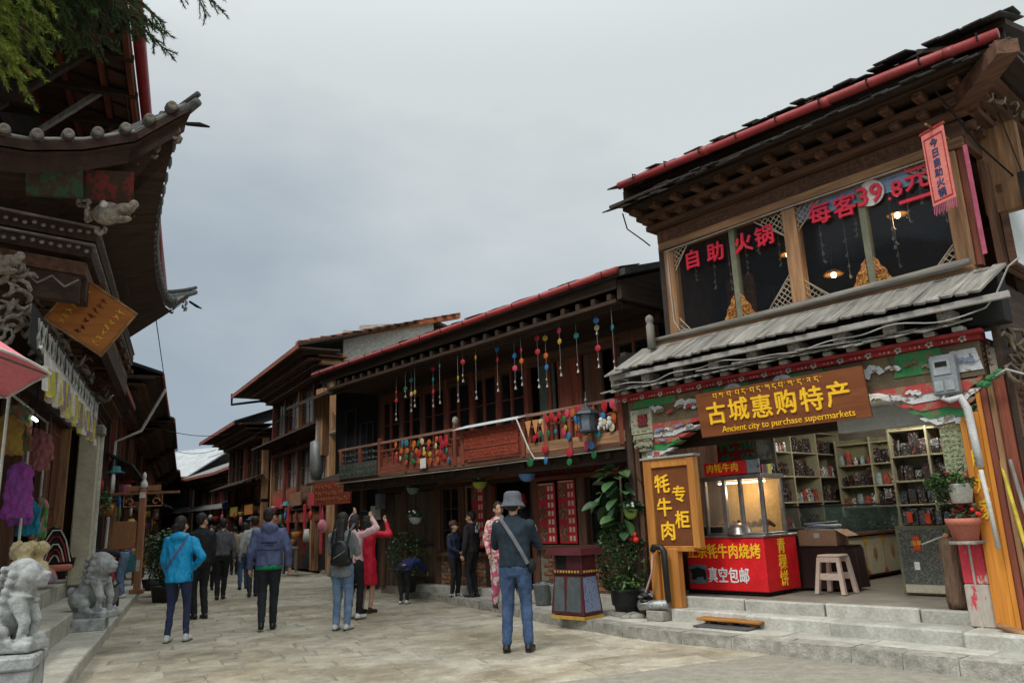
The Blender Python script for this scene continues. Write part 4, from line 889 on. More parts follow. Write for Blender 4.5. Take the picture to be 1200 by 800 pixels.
# ================================================================ HOUSES FURTHER UP THE STREET
roofg = M('grey_roof', (.20, .20, .195), (.10, .10, .10), sc_=3, st=(4, .4, 1), bump=.7)
wallw = M('pale_rubble', (.46, .44, .40), (.24, .225, .20), sc_=16, bump=.9)
def house(name, label, Fr_, a0, a1, d, depth, z_e, oh, storeys, wallm, roofm=None, left=False, rise=.36, seed=0, base=.1, ohs=(1.0, 1.0), lower=None, bays=None):
    """timber town house: the front runs from a0 to a1 on the line y = d, eave at height z_e with overhang oh"""
    r = random.Random(seed); t = thing(name, label, 'building', Fr_.w(0, 0), Fr_.rz)
    B().bx(a0, a1, d-depth, d-.25, base, z_e-.2, c=0).o('wall', wallm, t)
    h = (z_e-base-.5)/storeys; n_ = bays or max(2, int((a1-a0)/1.5))
    for k in range(storeys):
        zb = base+h*k
        B().bx(a0, a1, d-.25, d+.05, zb+h-.14, zb+h).o('floor_beam', br() if k % 2 else dk(), t)
        for i in range(n_+1):
            x = a0+(a1-a0)*i/n_; B().bx(x-.07, x+.07, d-.24, d+.02, zb, zb+h-.14).o('post', (br, rd, oc, dk)[r.randrange(4)]('z'), t)
        for i in range(n_):
            xa, xb = a0+(a1-a0)*i/n_+.1, a0+(a1-a0)*(i+1)/n_-.1
            if k == 0:
                B().bx(xa, xb, d-.24, d-.22, zb, zb+h-.2, c=0).o('shop_opening', black(), t)  # black sheet paints in the shade of the open shop
                B().bx(xa, xb, d-.1, d-.04, zb+h-.55, zb+h-.2).o('shop_lintel', (rd, oc, br)[r.randrange(3)](), t)
            else:
                B().bx(xa, xb, d-.2, d-.08, zb, zb+h*.32).o('window_panel', (rd, br, oc)[r.randrange(3)](), t)
                casement(xa, xb, zb+h*.33, zb+h-.16, 2, 2, d-.12, (br, rd, M('pale_frame', (.35, .36, .34)).copy if 0 else br)[r.randrange(2)]('z'), True, t)
                if r.random() < .35: B().bx(xa+.1, xa+.35, d-.2, d-.17, zb+h*.35, zb+h-.2).o('curtain', M('curtain', (.42, .45, .46), (.3, .33, .34)), t)
    # stepped eave
    for j in range(4):
        y = d+.05+oh*(j+1)/5; z = z_e-.62+.15*j; B().bx(a0-.2*j, a1+.2*j, d-.2, y, z, z+.06).o('eave_beam', (br, dk)[j % 2](), t)
        bb = mesh(B().bx(-.05, .05, -.1, .1, -.04, .04), 'bracket_block', br('y')); nb = int((a1-a0)/.32)
        if nb < 60:
            for i in range(nb): rep('bracket_block', bb, t, TR(a0+(i+.5)*(a1-a0)/nb, y-.05, z+.105))
    l0, l1 = a0-ohs[0], a1+ohs[1]; yr = d-depth*.5; zr = z_e+rise*(d+oh-yr)
    rm_ = roofm or roofg
    B().hexa([(l0+.8, yr, zr-.06), (l1-.8, yr, zr-.06), (l1, d+oh, z_e-.06), (l0, d+oh, z_e-.06), (l0+.8, yr, zr+.05), (l1-.8, yr, zr+.05), (l1, d+oh, z_e+.02), (l0, d+oh, z_e+.02)]).o('roof', rm_, t)
    B().hexa([(l0, d-depth, z_e-.1), (l1, d-depth, z_e-.1), (l1-.8, yr, zr-.06), (l0+.8, yr, zr-.06), (l0, d-depth, z_e), (l1, d-depth, z_e), (l1-.8, yr, zr+.05), (l0+.8, yr, zr+.05)]).o('roof', rm_, t)
    B().bx(l0+.05, l1-.05, d+.0, d+oh-.04, z_e-.12, z_e-.07).o('soffit', dk(), t)
    B().bx(l0, l1, d+oh-.02, d+oh+.03, z_e-.16, z_e-.02).o('fascia', rd(), t)
    if lower:
        z, o2 = lower
        B().hexa([(a0-.2, d, z+.3), (a1+.2, d, z+.3), (a1+.3, d+o2, z), (a0-.3, d+o2, z), (a0-.2, d, z+.36), (a1+.2, d, z+.36), (a1+.3, d+o2, z+.06), (a0-.3, d+o2, z+.06)]).o('skirt_roof', rm_, t)
        for i in range(int((a1-a0)/.3)): B().bx(a0+i*.3, a0+i*.3+.09, d, d+o2-.08, z-.02, z+.03).o('rafter', dk('y'), t)
    return t
# three storey house
TH = house('three_storey_house', 'three storey timber house with deep carved eaves and a pale rubble end wall', F, 0, 7.5, 0, 7, 6.95, 1.35, 3, wallw, dk(), ohs=(1.0, 1.6), seed=4, lower=(4.55, .75), rise=.30, bays=4)
B().bx(-.16, -.01, -3.6, -.35, .1, 7.75).o('end_wall', wallw, TH)
B().hexa([(-.16, -3.6, 7.75), (-.01, -3.6, 7.75), (-.01, -.9, 7.75), (-.16, -.9, 7.75), (-.16, -3.6, 8.35), (-.01, -3.6, 8.35), (-.01, -.9, 7.95), (-.16, -.9, 7.95)]).o('gable_wall', wallw, TH)
B().hexa([(-.3, -4.6, 8.55), (-.1, -4.6, 8.55), (-.1, 1.2, 7.0), (-.3, 1.2, 7.0), (-.3, -4.6, 8.75), (-.1, -4.6, 8.75), (-.1, 1.2, 7.2), (-.3, 1.2, 7.2)]).o('verge_board', M('verge_orange', (.38, .12, .045), (.24, .07, .03), sc_=8), TH)
r = random.Random(8)
for i in range(16):
    y = 1.1-i*.36; z = 7.2+.27*i*.36*.98+.02
    rep('shingle', sh[i % 3], TH, TR(-.25+r.uniform(-.1, .05), y, z, rx=-12, rz=90+r.uniform(-8, 8)))
for i, (y0, y1, z) in enumerate(((-.4, .55, 6.75), (-.5, .45, 6.5), (-.5, .3, 6.25), (-.45, .25, 6.0))):
    B().bx(-.5+.05*i, .0, y0, y1, z, z+.12).o('beam_end', oc('y'), TH)
B().bx(-.2, -.17, -.5, .05, 4.9, 6.0).o('yellow_panel', M('yellow_panel', (.50, .38, .06), (.35, .25, .05), sc_=12), TH)
B().bx(-.22, -.02, -.35, .1, .1, 6.2).o('corner_post', oc('z'), TH)
B().tube([(9.0, 1.35, 7.0), (9.0, 1.35, 6.55), (7.3, .4, 6.5)], .05, 6).o('drain_pipe', black(), TH)
B().bx(-.9, -.2, -1.6, .1, 4.3, 4.36).o('side_ledge', gr('y'), TH)
for i in range(5): B().bx(-.8+.14*i, -.68+.14*i, -1.6, .0, 4.75+.06*i, 4.8+.06*i).o('side_rafter', oc('y'), TH)
house('timber_house', 'lower timber house with a red edged upturned eave beyond the three storey house', F, 8.2, 15, .2, 6, 5.75, 1.2, 2, dk('z'), dk(), ohs=(.2, 1.3), seed=5, lower=(3.3, .8))
house('timber_house', 'brown timber house with orange boards, third along the right row before the bend', F, 14.6, 21, -1.3, 6, 4.7, 1.1, 2, oc('z'), roofg, seed=6, lower=(2.7, .8))
FB = Frame(F.w(21.5, -.6)[:2], -38)
house('timber_house', 'dark boarded house at the bend of the right row', FB, 0, 7, -.6, 6, 4.7, 1.0, 2, rd('z'), roofg, seed=7, lower=(2.7, .7))
house('plaster_house', 'grey plastered house with a pale tin roof at the far end of the right row', Frame(FB.w(7.6, -.4)[:2], -62), 0, 9, 0, 7, 4.9, 1.0, 2, M('grey_plaster', (.26, .26, .25), (.18, .18, .17)), M('tin_pale', (.36, .37, .37), (.22, .23, .24), sc_=3, rough=.5), seed=8, lower=(2.7, .6), rise=.5)
house('plaster_house', 'house with a white tin roof closing the view up the street', Frame((-19, 70), -84), 0, 22, 0, 9, 6.6, 1.0, 2, M('grey_plaster'), M('tin_white', (.42, .43, .43), (.30, .31, .32), sc_=1.2, rough=.5), seed=9, rise=.5)

# left row beyond the portico
B().bx(-30, 30, -1.1, -.4, -.1, .06) if 0 else None
t = house('street_house', 'narrow dark shop house with boulders on its wall just beyond the tiled portico', S, -7.5, -2.6, -1.3, 6, 4.75, .85, 2, M('dark_plaster', (.10, .085, .07), (.05, .045, .04)), dk(), seed=11, ohs=(.2, .2), base=.5, lower=None)
t = house('street_house', 'dark gabled shop house with a white gutter pipe, second beyond the portico', S, -15, -8, -1.0, 6, 5.6, 1.2, 2, dk('z'), M('shingle_black'), seed=12, ohs=(.5, .6), lower=(3.2, .6))
B().tube([(-8.3, .25, 5.3), (-8.6, -.3, 4.2), (-8.6, -.9, 3.9), (-8.6, -.95, 1.0)], .04, 6).o('gutter_pipe', whitep(), t)
house('street_house', 'dark timber shop house midway up the left side', S, -24, -15.8, -.9, 6, 5.4, 1.3, 2, rd('z'), dk(), seed=13, lower=(3.0, .7))
house('street_house', 'far shop house near the top of the left row', S, -34, -24.6, -.8, 6, 5.2, 1.1, 2, dk('z'), dk(), seed=14, lower=(2.9, .7))
house('street_house', 'farthest visible house of the left row at the bend', S, -44, -35, -.5, 6, 5.0, 1.0, 2, br('z'), roofg, seed=15, lower=(2.9, .7))

# ================================================================ LEFT: STEPS, PORTICO HOUSE (frame S)
stp = M('step_granite', (.50, .48, .41), (.31, .29, .24), sc_=3, bump=.6, fine=26)
ST = tag(bpy.data.objects.new('steps', None), kind='structure'); COL.objects.link(ST); ST.location = S.w(0, 0); ST.rotation_euler = (0, 0, S.rz)
def course(y0, y1, z0, z1, x0, x1, L_, seed, name='step_stone'):
    r = random.Random(seed); x = x0; i = 0
    while x < x1:
        l = L_*r.uniform(.8, 1.25); B().bx(x, min(x+l-.012, x1), y0, y1-r.uniform(0, .012), z0, z1+r.uniform(-.006, .006), c=.014).o(name, stp, ST); x += l; i += 1
course(-.48, .0, -.1, .15, -22, 9.5, 1.5, 1, 'kerb_stone')
course(-1.0, -.46, .0, .40, -2.2, 9, 1.4, 2)
course(-1.42, -.98, .1, .66, -2.2, 6.2, 1.6, 3)
course(-1.9, -1.3, .2, .92, -2.4, 6, 1.5, 4)
B().bx(-2.5, 6, -6, -1.85, .0, .915, c=0).o('terrace', stp, ST)
B().bx(-24, -2.2, -6, -.46, .0, .14, c=0).o('terrace', stp, ST); B().bx(-7.8, -2.2, -6, -.75, .0, .62, c=0).o('terrace', stp, ST)
for i in range(4): B().bx(5.9-.0, 6.0+.28*i, -6, -1.3, .0, .9-.2*i).o('end_stone', stp, ST)

PH = thing('portico_house', 'ornate timber house on the left with upturned tiled eaves and a taller red guttered roof', 'building', S.w(0, 0), S.rz)
B().bx(-2.5, 3.9, -7, -2.6, .9, 7.6, c=0).o('wall', dk('z'), PH)
B().bx(-2.3, -2.2, -2.6, -.95, .9, 4.4).o('side_wall', dk('z'), PH)
colm = M('cream_column', (.45, .42, .31), (.33, .30, .21), sc_=4)
B().bx(-2.12, -1.86, -.98, -.64, .6, 3.35, c=.02).o('column', colm, PH)
B().bx(-2.14, -2.08, -.64, -.58, .6, 3.35).o('column_strip', whitep(), PH)
B().bx(-2.2, -1.8, -1.04, -.56, 3.3, 3.5, c=.03).o('column_capital', stone(), PH)
for a, b_, y in ((-1.7, -.75, -1.25), (-.70, .2, -1.25)):
    d_ = B().bx(a, b_, y-.05, y, .92, 3.4).o('door_leaf', M('door_maroon', (.13, .035, .018), (.08, .02, .012), sc_=8, st=GZ, rough=.5), PH)
    for (z0, z1) in ((1.05, 1.8), (1.95, 2.9)): B().bx(a+.12, b_-.12, y, y+.02, z0, z1).o('door_panel', MATS['door_maroon'], d_)
    for z in (1.2, 2.2, 3.2): B().bx(a+.05, b_-.05, y, y+.012, z, z+.03).o('door_batten', rd(), d_)
B().bx(-1.80, -1.72, -1.3, -1.1, .92, 3.5).o('door_jamb', oc('z'), PH); B().bx(.22, .30, -1.3, -1.15, .92, 3.5).o('door_jamb', br('z'), PH)
B().bx(-2.2, 4.2, -1.45, -1.1, 3.4, 3.62).o('lintel', dk(), PH)
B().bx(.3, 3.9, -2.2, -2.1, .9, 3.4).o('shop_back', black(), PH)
B().bx(2.0, 2.1, -1.5, -1.2, .92, 3.4).o('post', br('z'), PH)
B().bx(3.85, 4.0, -1.5, -1.2, .3, 3.4).o('post', br('z'), PH)
# wall above the shops: carved boards, pipes, carving mass above the sign strip
def sk(s_, d): return s_+.34*(-d)      # the front end of the portico is slightly skew
B().bx(-2.2, 3.8, -1.5, -1.2, 3.62, 4.75).o('frieze_board', dk(), PH)
r = random.Random(5); q = B()
for i in range(70):
    x = r.uniform(-1.8, 4.9); y = -.55-r.random()*.5; z = r.uniform(3.68, 4.25); a = r.uniform(0, 6); s_ = r.uniform(.05, .11)
    q.tube([(x+s_*math.cos(a+t), y+.04*t, z+s_*math.sin(a+t)) for t in (0, .8, 1.6, 2.4, 3.2, 4)], [.015, .03, .036, .03, .02, .008], 6)
q.o('carved_clouds', M('carved_greyish', (.24, .21, .17), (.10, .08, .06), sc_=14, bump=.9), PH, True, kind='stuff')
# beams of the portico
bz = M('beam_dark', (.055, .032, .02), (.03, .018, .012), sc_=10)
def bar(y0, y1, z0, z1, m, name, e=.0, s_in=0):     # two bars: across the end and along the street
    B().hexa([(sk(5.45, y0)-.1, y0, z0), (sk(5.45, y0)+e, y0, z0), (5.45+e, y1, z0), (5.35, y1, z0), (sk(5.45, y0)-.1, y0, z1), (sk(5.45, y0)+e, y0, z1), (5.45+e, y1, z1), (5.35, y1, z1)]).o(name, m, PH)
    B().bx(-1.2, 5.35, y1-.12, y1, z0, z1).o(name, m, PH)
bar(-3.0, -.12, 4.58, 4.72, bz, 'portico_beam', .02); bar(-3.0, -.16, 4.40, 4.52, bz, 'portico_beam'); bar(-3.0, -.2, 4.2, 4.34, br(), 'portico_beam')
bar(-3.0, -.10, 4.73, 4.75, gr('y'), 'beam_edging', .05); bar(-3.0, -.13, 4.53, 4.55, gr('y'), 'beam_edging', .04)
for j, (z0, z1) in enumerate(((4.59, 4.70), (4.41, 4.50))):
    q = B(); r = random.Random(j)
    for i in range(34):
        y = -.2-i*.08; x = sk(5.45, y)+.03
        q.ell((x, y, (z0+z1)/2+r.uniform(-.02, .02)), (.012, .028, .022), 6, 4)
    q.o('beam_beads', M('bead_grey', (.28, .26, .22), (.15, .13, .1)), PH, True)
q = B(); y = -.25
while y > -2.6:
    for k in (0, 1):
        ya, yb = y-.12*k, y-.12*(k+1); za, zb = (4.12, 4.02) if k == 0 else (4.02, 4.12)
        q.tube([(sk(5.42, ya)+.02, ya, za), (sk(5.42, yb)+.02, yb, zb)], .01, 4)
    y -= .24
q.o('zigzag_moulding', gr('y'), PH)
B().hexa([(sk(5.3, -3)-.1, -3, 3.9), (sk(5.42, -3), -3, 3.9), (5.42, -.25, 3.9), (5.3, -.25, 3.9), (sk(5.3, -3)-.1, -3, 4.2), (sk(5.42, -3), -3, 4.2), (5.42, -.25, 4.2), (5.3, -.25, 4.2)]).o('frieze_board', dk('y'), PH)
B().bx(-1.2, 5.3, -.32, -.2, 3.95, 4.2).o('frieze_board', dk(), PH)
B().bx(-1.3, 5.2, -3.0, -.3, 4.76, 4.8).o('portico_ceiling', dk(), PH)
for x in (3.9, 2.3, .7, -.9): # stepped bracket boards beneath the eave
    for j in range(3): B().bx(x-.05, x+.05, -1.3, -.55+.18*j, 3.95+.14*j, 4.06+.14*j).o('bracket_board', br('y'), PH)
q = B()

# eave: swept slab with upturned corners
def zc(u): return 5.2+.62*max(0, abs(u)-.45)**1.6*2.3
outer = []
for i in range(9):   # end eave, from deep inside to the near tip
    t = i/8; d = -2.9+3.6*t; outer.append((sk(6.25, d)-.0+.3*t**4, d, 5.16+.62*max(0, t-.55)**1.7*3.9))
for i in range(1, 15):
    t = i/14; outer.append((6.7-7.1*t, .78-.42*math.sin(math.pi*min(1, max(0, t)))**.5, 5.17+.62*(abs(t-.5)*2)**5))
outer[8] = (6.7, .78, 5.78)
inner = []
for (x, y, z) in outer: inner.append((min(5.3, max(-1.0, x*.82)), min(-.2, y-.9) if x < 6 else y-.9 if y < .4 else -.25, 4.82 if 1 else z))
inn2 = [(min(x, 5.0) if x > 5.0 else x, y, z) for x, y, z in inner]
def ribbon(A, Bp, name, m, dz=0, smooth=False):
    q = B(); n_ = len(A); q.v = [(x, y, z+dz) for x, y, z in A]+[(x, y, z+dz) for x, y, z in Bp]
    q.f = [(i, i+1, n_+i+1, n_+i) for i in range(n_-1)]; return q.o(name, m, PH, smooth)
ribbon([(x, y, z-.12) for x, y, z in outer], inn2, 'eave_soffit', dk('y'))
top = [(x*.6+.4*2.2 if i < 9 else x*.8+.4, y-1.6, 6.0) for i, (x, y, z) in enumerate(outer)]
ribbon([(x, y, z+.0) for x, y, z in outer], [(min(p[0], 5.2), min(p[1], -.8), 5.75) for p in top], 'tile_bed', M('tile_grey', (.20, .20, .19), (.09, .09, .085), sc_=12, bump=.7))
ribbon([(x, y, z-.10) for x, y, z in outer], [(x, y, z+.0) for x, y, z in outer], 'fascia', M('fascia_brown', (.055, .028, .019), (.03, .016, .011)))
ribbon([(x-.12, y-.06, z-.30) for x, y, z in outer[:9]], [(x-.06, y-.03, z-.10) for x, y, z in outer[:9]], 'fascia_lower', M('fascia_brown'))
q = B()
# tile ends: discs and the ridges running up behind them
tg = M('tile_dark', (.13, .13, .125), (.055, .055, .05), sc_=12, bump=.7); mor = M('tile_mortar', (.34, .33, .31), (.28, .27, .25), sc_=14, bump=.6)
def seg_pts(P, step):
    out_ = []; acc = 0
    for a, b_ in zip(P, P[1:]):
        a, b_ = Vector(a), Vector(b_); l = (b_-a).length; t = step-acc if acc else 0
        while t < l: out_.append((a+(b_-a)*(t/l), (b_-a).normalized())); t += step
        acc = (l-(t-step)) % step
    return out_
cap_ = mesh(B().lathe([(.0, .03), (.040, .035), (.056, .03), (.06, 0), (.056, -.06), (0, -.06)], n=12, T=TR(ry=90)), 'tile_end', tg)
capf = mesh(B().lathe([(.0, .012), (.03, .018), (.05, .012), (.05, 0), (0, 0)], n=10, T=TR(x=.03, ry=90)), 'tile_rosette', M('bead_grey'))
ridge = mesh(B().tube([(0, 0, 0), (-.7, 0, .10), (-1.5, 0, .32)], .058, 8), 'tile_ridge', tg)
for p, tdir in seg_pts(outer[:9], .27):
    nrm = Vector((1, .3, 0)).normalized(); rep('tile_end', cap_, PH, TR(p.x+.02, p.y, p.z+.05, rz=18)); rep('tile_rosette', capf, PH, TR(p.x+.03, p.y, p.z+.05, rz=18)); rep('tile_ridge', ridge, PH, TR(p.x, p.y, p.z+.02, rz=10, s=((1 if p.y < -.9 else .35), 1, .7)))
for p, tdir in seg_pts(outer[9:22], .26):
    rep('tile_end', cap_, PH, TR(p.x, p.y+.02, p.z+.05, rz=90)); rep('tile_ridge', ridge, PH, TR(p.x, p.y, p.z+.0, rz=90, s=((.8 if .9 < p.x < 4.9 else .22), 1, .5)))
    rep('drip_tile', mesh(B().prism([(-.06, .02), (.06, .02), (.05, -.05), (0, -.10), (-.05, -.05)], 'y', 0, .02), 'drip_tile', tg), PH, TR(p.x+.13, p.y+.03, p.z-.0))
for i in range(1, 9):
    a, b_ = Vector(outer[i-1]), Vector(outer[i])
    q.tube([a+Vector((-.05, 0, .03)), b_+Vector((-.05, 0, .03))], .028, 6)
q.o('tile_mortar', mor, PH, True)
# hip ridge with hooked finial at each corner
for (tip, base, k) in (((6.75, .84, 5.76), (5.0, -.6, 5.45), 1), ((-.55, .9, 5.86), (.9, -.5, 5.40), -1)):
    tp_, bs = Vector(tip), Vector(base); pts = []
    for i in range(8):
        t = i/7; p = bs.lerp(tp_, t); p.z = bs.z+(tp_.z-bs.z)*t**2.2; pts.append(p)
    B().tube(pts, [.10, .10, .09, .085, .08, .07, .06, .045], 8).o('hip_ridge', tg, PH, True)
    B().tube([p+Vector((0, 0, .09)) for p in pts], [.05, .05, .05, .045, .045, .04, .035, .03], 8).o('hip_ridge', M('tile_black', (.07, .07, .07), (.035, .035, .035)), PH, True)
    r = random.Random(k); q = B()
    for i in range(16):
        p = pts[3+i % 4]+Vector((.02*k, .02, -.10-.05*(i//4))); a = r.uniform(0, 6)
        q.tube([p+Vector((.03*math.cos(a+t), .035*math.cos(a+t), .05*math.sin(a+t))) for t in (0, 1, 2, 3)], [.012, .024, .024, .008], 5)
    q.o('scroll_finial', M('scroll_grey', (.40, .39, .36), (.2, .19, .17), sc_=16) if k < 0 else M('carved_greyish'), PH, True)
    B().tube([tp_+Vector((-.1*k, -.1, -.22)), tp_+Vector((.02*k, .03, -.27)), tp_+Vector((.06*k, .12, -.30))], [.02, .025, .01], 6).o('hook', black(), PH, True)
# green and red remnants of paint under the eave
for i, (y0, y1, z0, z1, m) in enumerate(((-.7, -.2, 4.92, 5.04, M('old_green', (.03, .075, .04), (.05, .035, .02), cut=.5)), (-.2, .25, 4.96, 5.12, M('old_red', (.16, .03, .025), (.05, .03, .02), cut=.5)))):
    x = sk(6.1, y0); B().hexa([(x-.25, y0, z0-.14), (x-.2, y0, z0-.14), (x-.2, y1, z0-.10), (x-.25, y1, z0-.10), (x-.06, y0, z1), (x-.02, y0, z1), (x-.02, y1, z1+.04), (x-.06, y1, z1+.04)]).o('painted_board', m, PH)

# tall roof behind with the red gutter
gz = 8.0
B().tube([(7.5, .02, gz), (4, .02, gz), (-4, .04, gz), (-9.2, .08, gz)], .085, 12).o('gutter', M('gutter_bright', (.36, .03, .035), (.24, .02, .025), rough=.4, bump=.1), PH, True)
B().hexa([(-9.3, -7, 10.2), (7.6, -7, 10.2), (7.6, -.1, gz), (-9.3, -.05, gz), (-9.3, -7, 10.3), (7.6, -7, 10.3), (7.6, -.1, gz+.08), (-9.3, -.05, gz+.08)]).o('roof_deck', dk(), PH)
sb = M('soffit_board', (.13, .065, .035), (.07, .035, .02), sc_=9, st=(1, .15, 1))
for i in range(34):
    x = -9.2+i*.5
    for j, (y0, y1) in enumerate(((-.45, -.12), (-1.0, -.55), (-1.55, -1.1))):
        z = gz-.02+(-y0)*.26
        B().hexa([(x+.03, y0, gz-.10-.24*y0), (x+.42, y0, gz-.10-.24*y0), (x+.42, y1, gz-.10-.24*y1), (x+.03, y1, gz-.10-.24*y1), (x+.03, y0, gz-.07-.24*y0), (x+.42, y0, gz-.07-.24*y0), (x+.42, y1, gz-.07-.24*y1), (x+.03, y1, gz-.07-.24*y1)]).o('soffit_panel', sb, PH)
for y in (-.12, -.5, -1.05, -1.6): B().bx(-9.2, 7.5, y-.05, y+.03, gz-.20-.24*y, gz-.06-.24*y).o('purlin', rd(), PH)
for i in range(17): B().bx(-9.2+i, -9.1+i, -2.2, -.05, gz-.18, gz-.10).o('rafter', dk('y'), PH).rotation_euler = (0, 0, 0)
B().bx(-9, 7.0, -2.7, -2.3, 4.0, 8.4, c=0).o('upper_wall', dk('z'), PH)
for i in range(9):
    x = 5.9-i*1.1; B().bx(x-.06, x+.06, -2.3, -1.2, 7.0, 7.12).o('bracket', dk('y'), PH); B().hexa([(x-.05, -2.3, 6.2), (x+.05, -2.3, 6.2), (x+.05, -2.25, 6.2), (x-.05, -2.25, 6.2), (x-.05, -.6, 8.0), (x+.05, -.6, 8.0), (x+.05, -.5, 8.0), (x-.05, -.5, 8.0)]).o('brace', gr('z') if i % 3 == 0 else dk('z'), PH)
# ================================================================ FIGURES: bodies grown from tapered volumes and fused into one skin
def fuse(b, vox, mat, name='body', parent=None, smooth_it=6, seed=0, wr=0, wsc=9, **k):
    me = bpy.data.meshes.new(name); me.from_pydata(b.v, [], b.f); me.update()
    o = bpy.data.objects.new('tmp', me); COL.objects.link(o)
    m = o.modifiers.new('r', 'REMESH'); m.mode = 'VOXEL'; m.voxel_size = vox; m.adaptivity = 0
    m = o.modifiers.new('s', 'SMOOTH'); m.factor = .5; m.iterations = smooth_it
    dg = bpy.context.evaluated_depsgraph_get(); m2 = bpy.data.meshes.new_from_object(o.evaluated_get(dg)); bpy.data.objects.remove(o); bpy.data.meshes.remove(me)
    m2.name = name
    if wr:
        off = Vector((seed*3.1, seed*1.7, 0)); n_ = [v.normal.copy() for v in m2.vertices]
        for v, nn in zip(m2.vertices, n_):
            p = v.co*wsc+off; q = Vector((p.x*1.5, p.y*1.5, p.z*.8)); v.co += nn*wr*(noise.noise(q)+.5*noise.noise(q*2.3))
    m2.materials.clear(); m2.materials.append(mat); m2.shade_smooth()
    return link(name, m2, parent, **k)
def cap(b, p0, p1, r0, r1, n=10, flat=1, upv=None):
    """tapered capsule with round ends"""
    p0, p1 = Vector(p0), Vector(p1); d = (p1-p0); L_ = d.length or 1e-4; d = d/L_; P, Q = [], []
    for t in (-.95, -.7, -.35, 0): P.append(p0+d*r0*t); Q.append(r0*math.sqrt(max(.05, 1-t*t)))
    for t in (.33, .66): P.append(p0.lerp(p1, t)); Q.append(r0+(r1-r0)*t)
    for t in (0, .35, .7, .95): P.append(p1+d*r1*t); Q.append(r1*math.sqrt(max(.05, 1-t*t)))
    b.tube(P, Q, n, ry=[q*flat for q in Q], upv=upv); return b
def sect(b, rows, n=14):
    """torso like loft: rows of (x, y, z, rx, ry)"""
    vs = []; fs = []; k = len(rows)
    for x, y, z, rx, ry in rows:
        for j in range(n):
            a = 2*math.pi*j/n; c, s_ = math.cos(a), math.sin(a); vs.append((x+rx*math.copysign(abs(c)**.85, c), y+ry*math.copysign(abs(s_)**.85, s_), z))
    for i in range(k-1):
        for j in range(n): a, c = i*n+j, i*n+(j+1) % n; fs.append((a, c, c+n, a+n))
    fs.append(tuple(range(n))[::-1]); fs.append(tuple(range((k-1)*n, k*n))); return b.add(vs, fs)
SKIN = M('skin', (.50, .29, .19), (.42, .22, .14), rough=.55, bump=.05, var=.1)
HAIR = M('hair_black', (.012, .010, .009), (.025, .02, .018), sc_=60, st=(1, 1, .1), rough=.6, bump=.9)
def cloth(n_, c, c2=None, rough=.85, **k): return M('cloth_'+n_, c, c2 or tuple(x*.72 for x in c), sc_=7, rough=rough, bump=.35, fine=55, var=.04, **k)
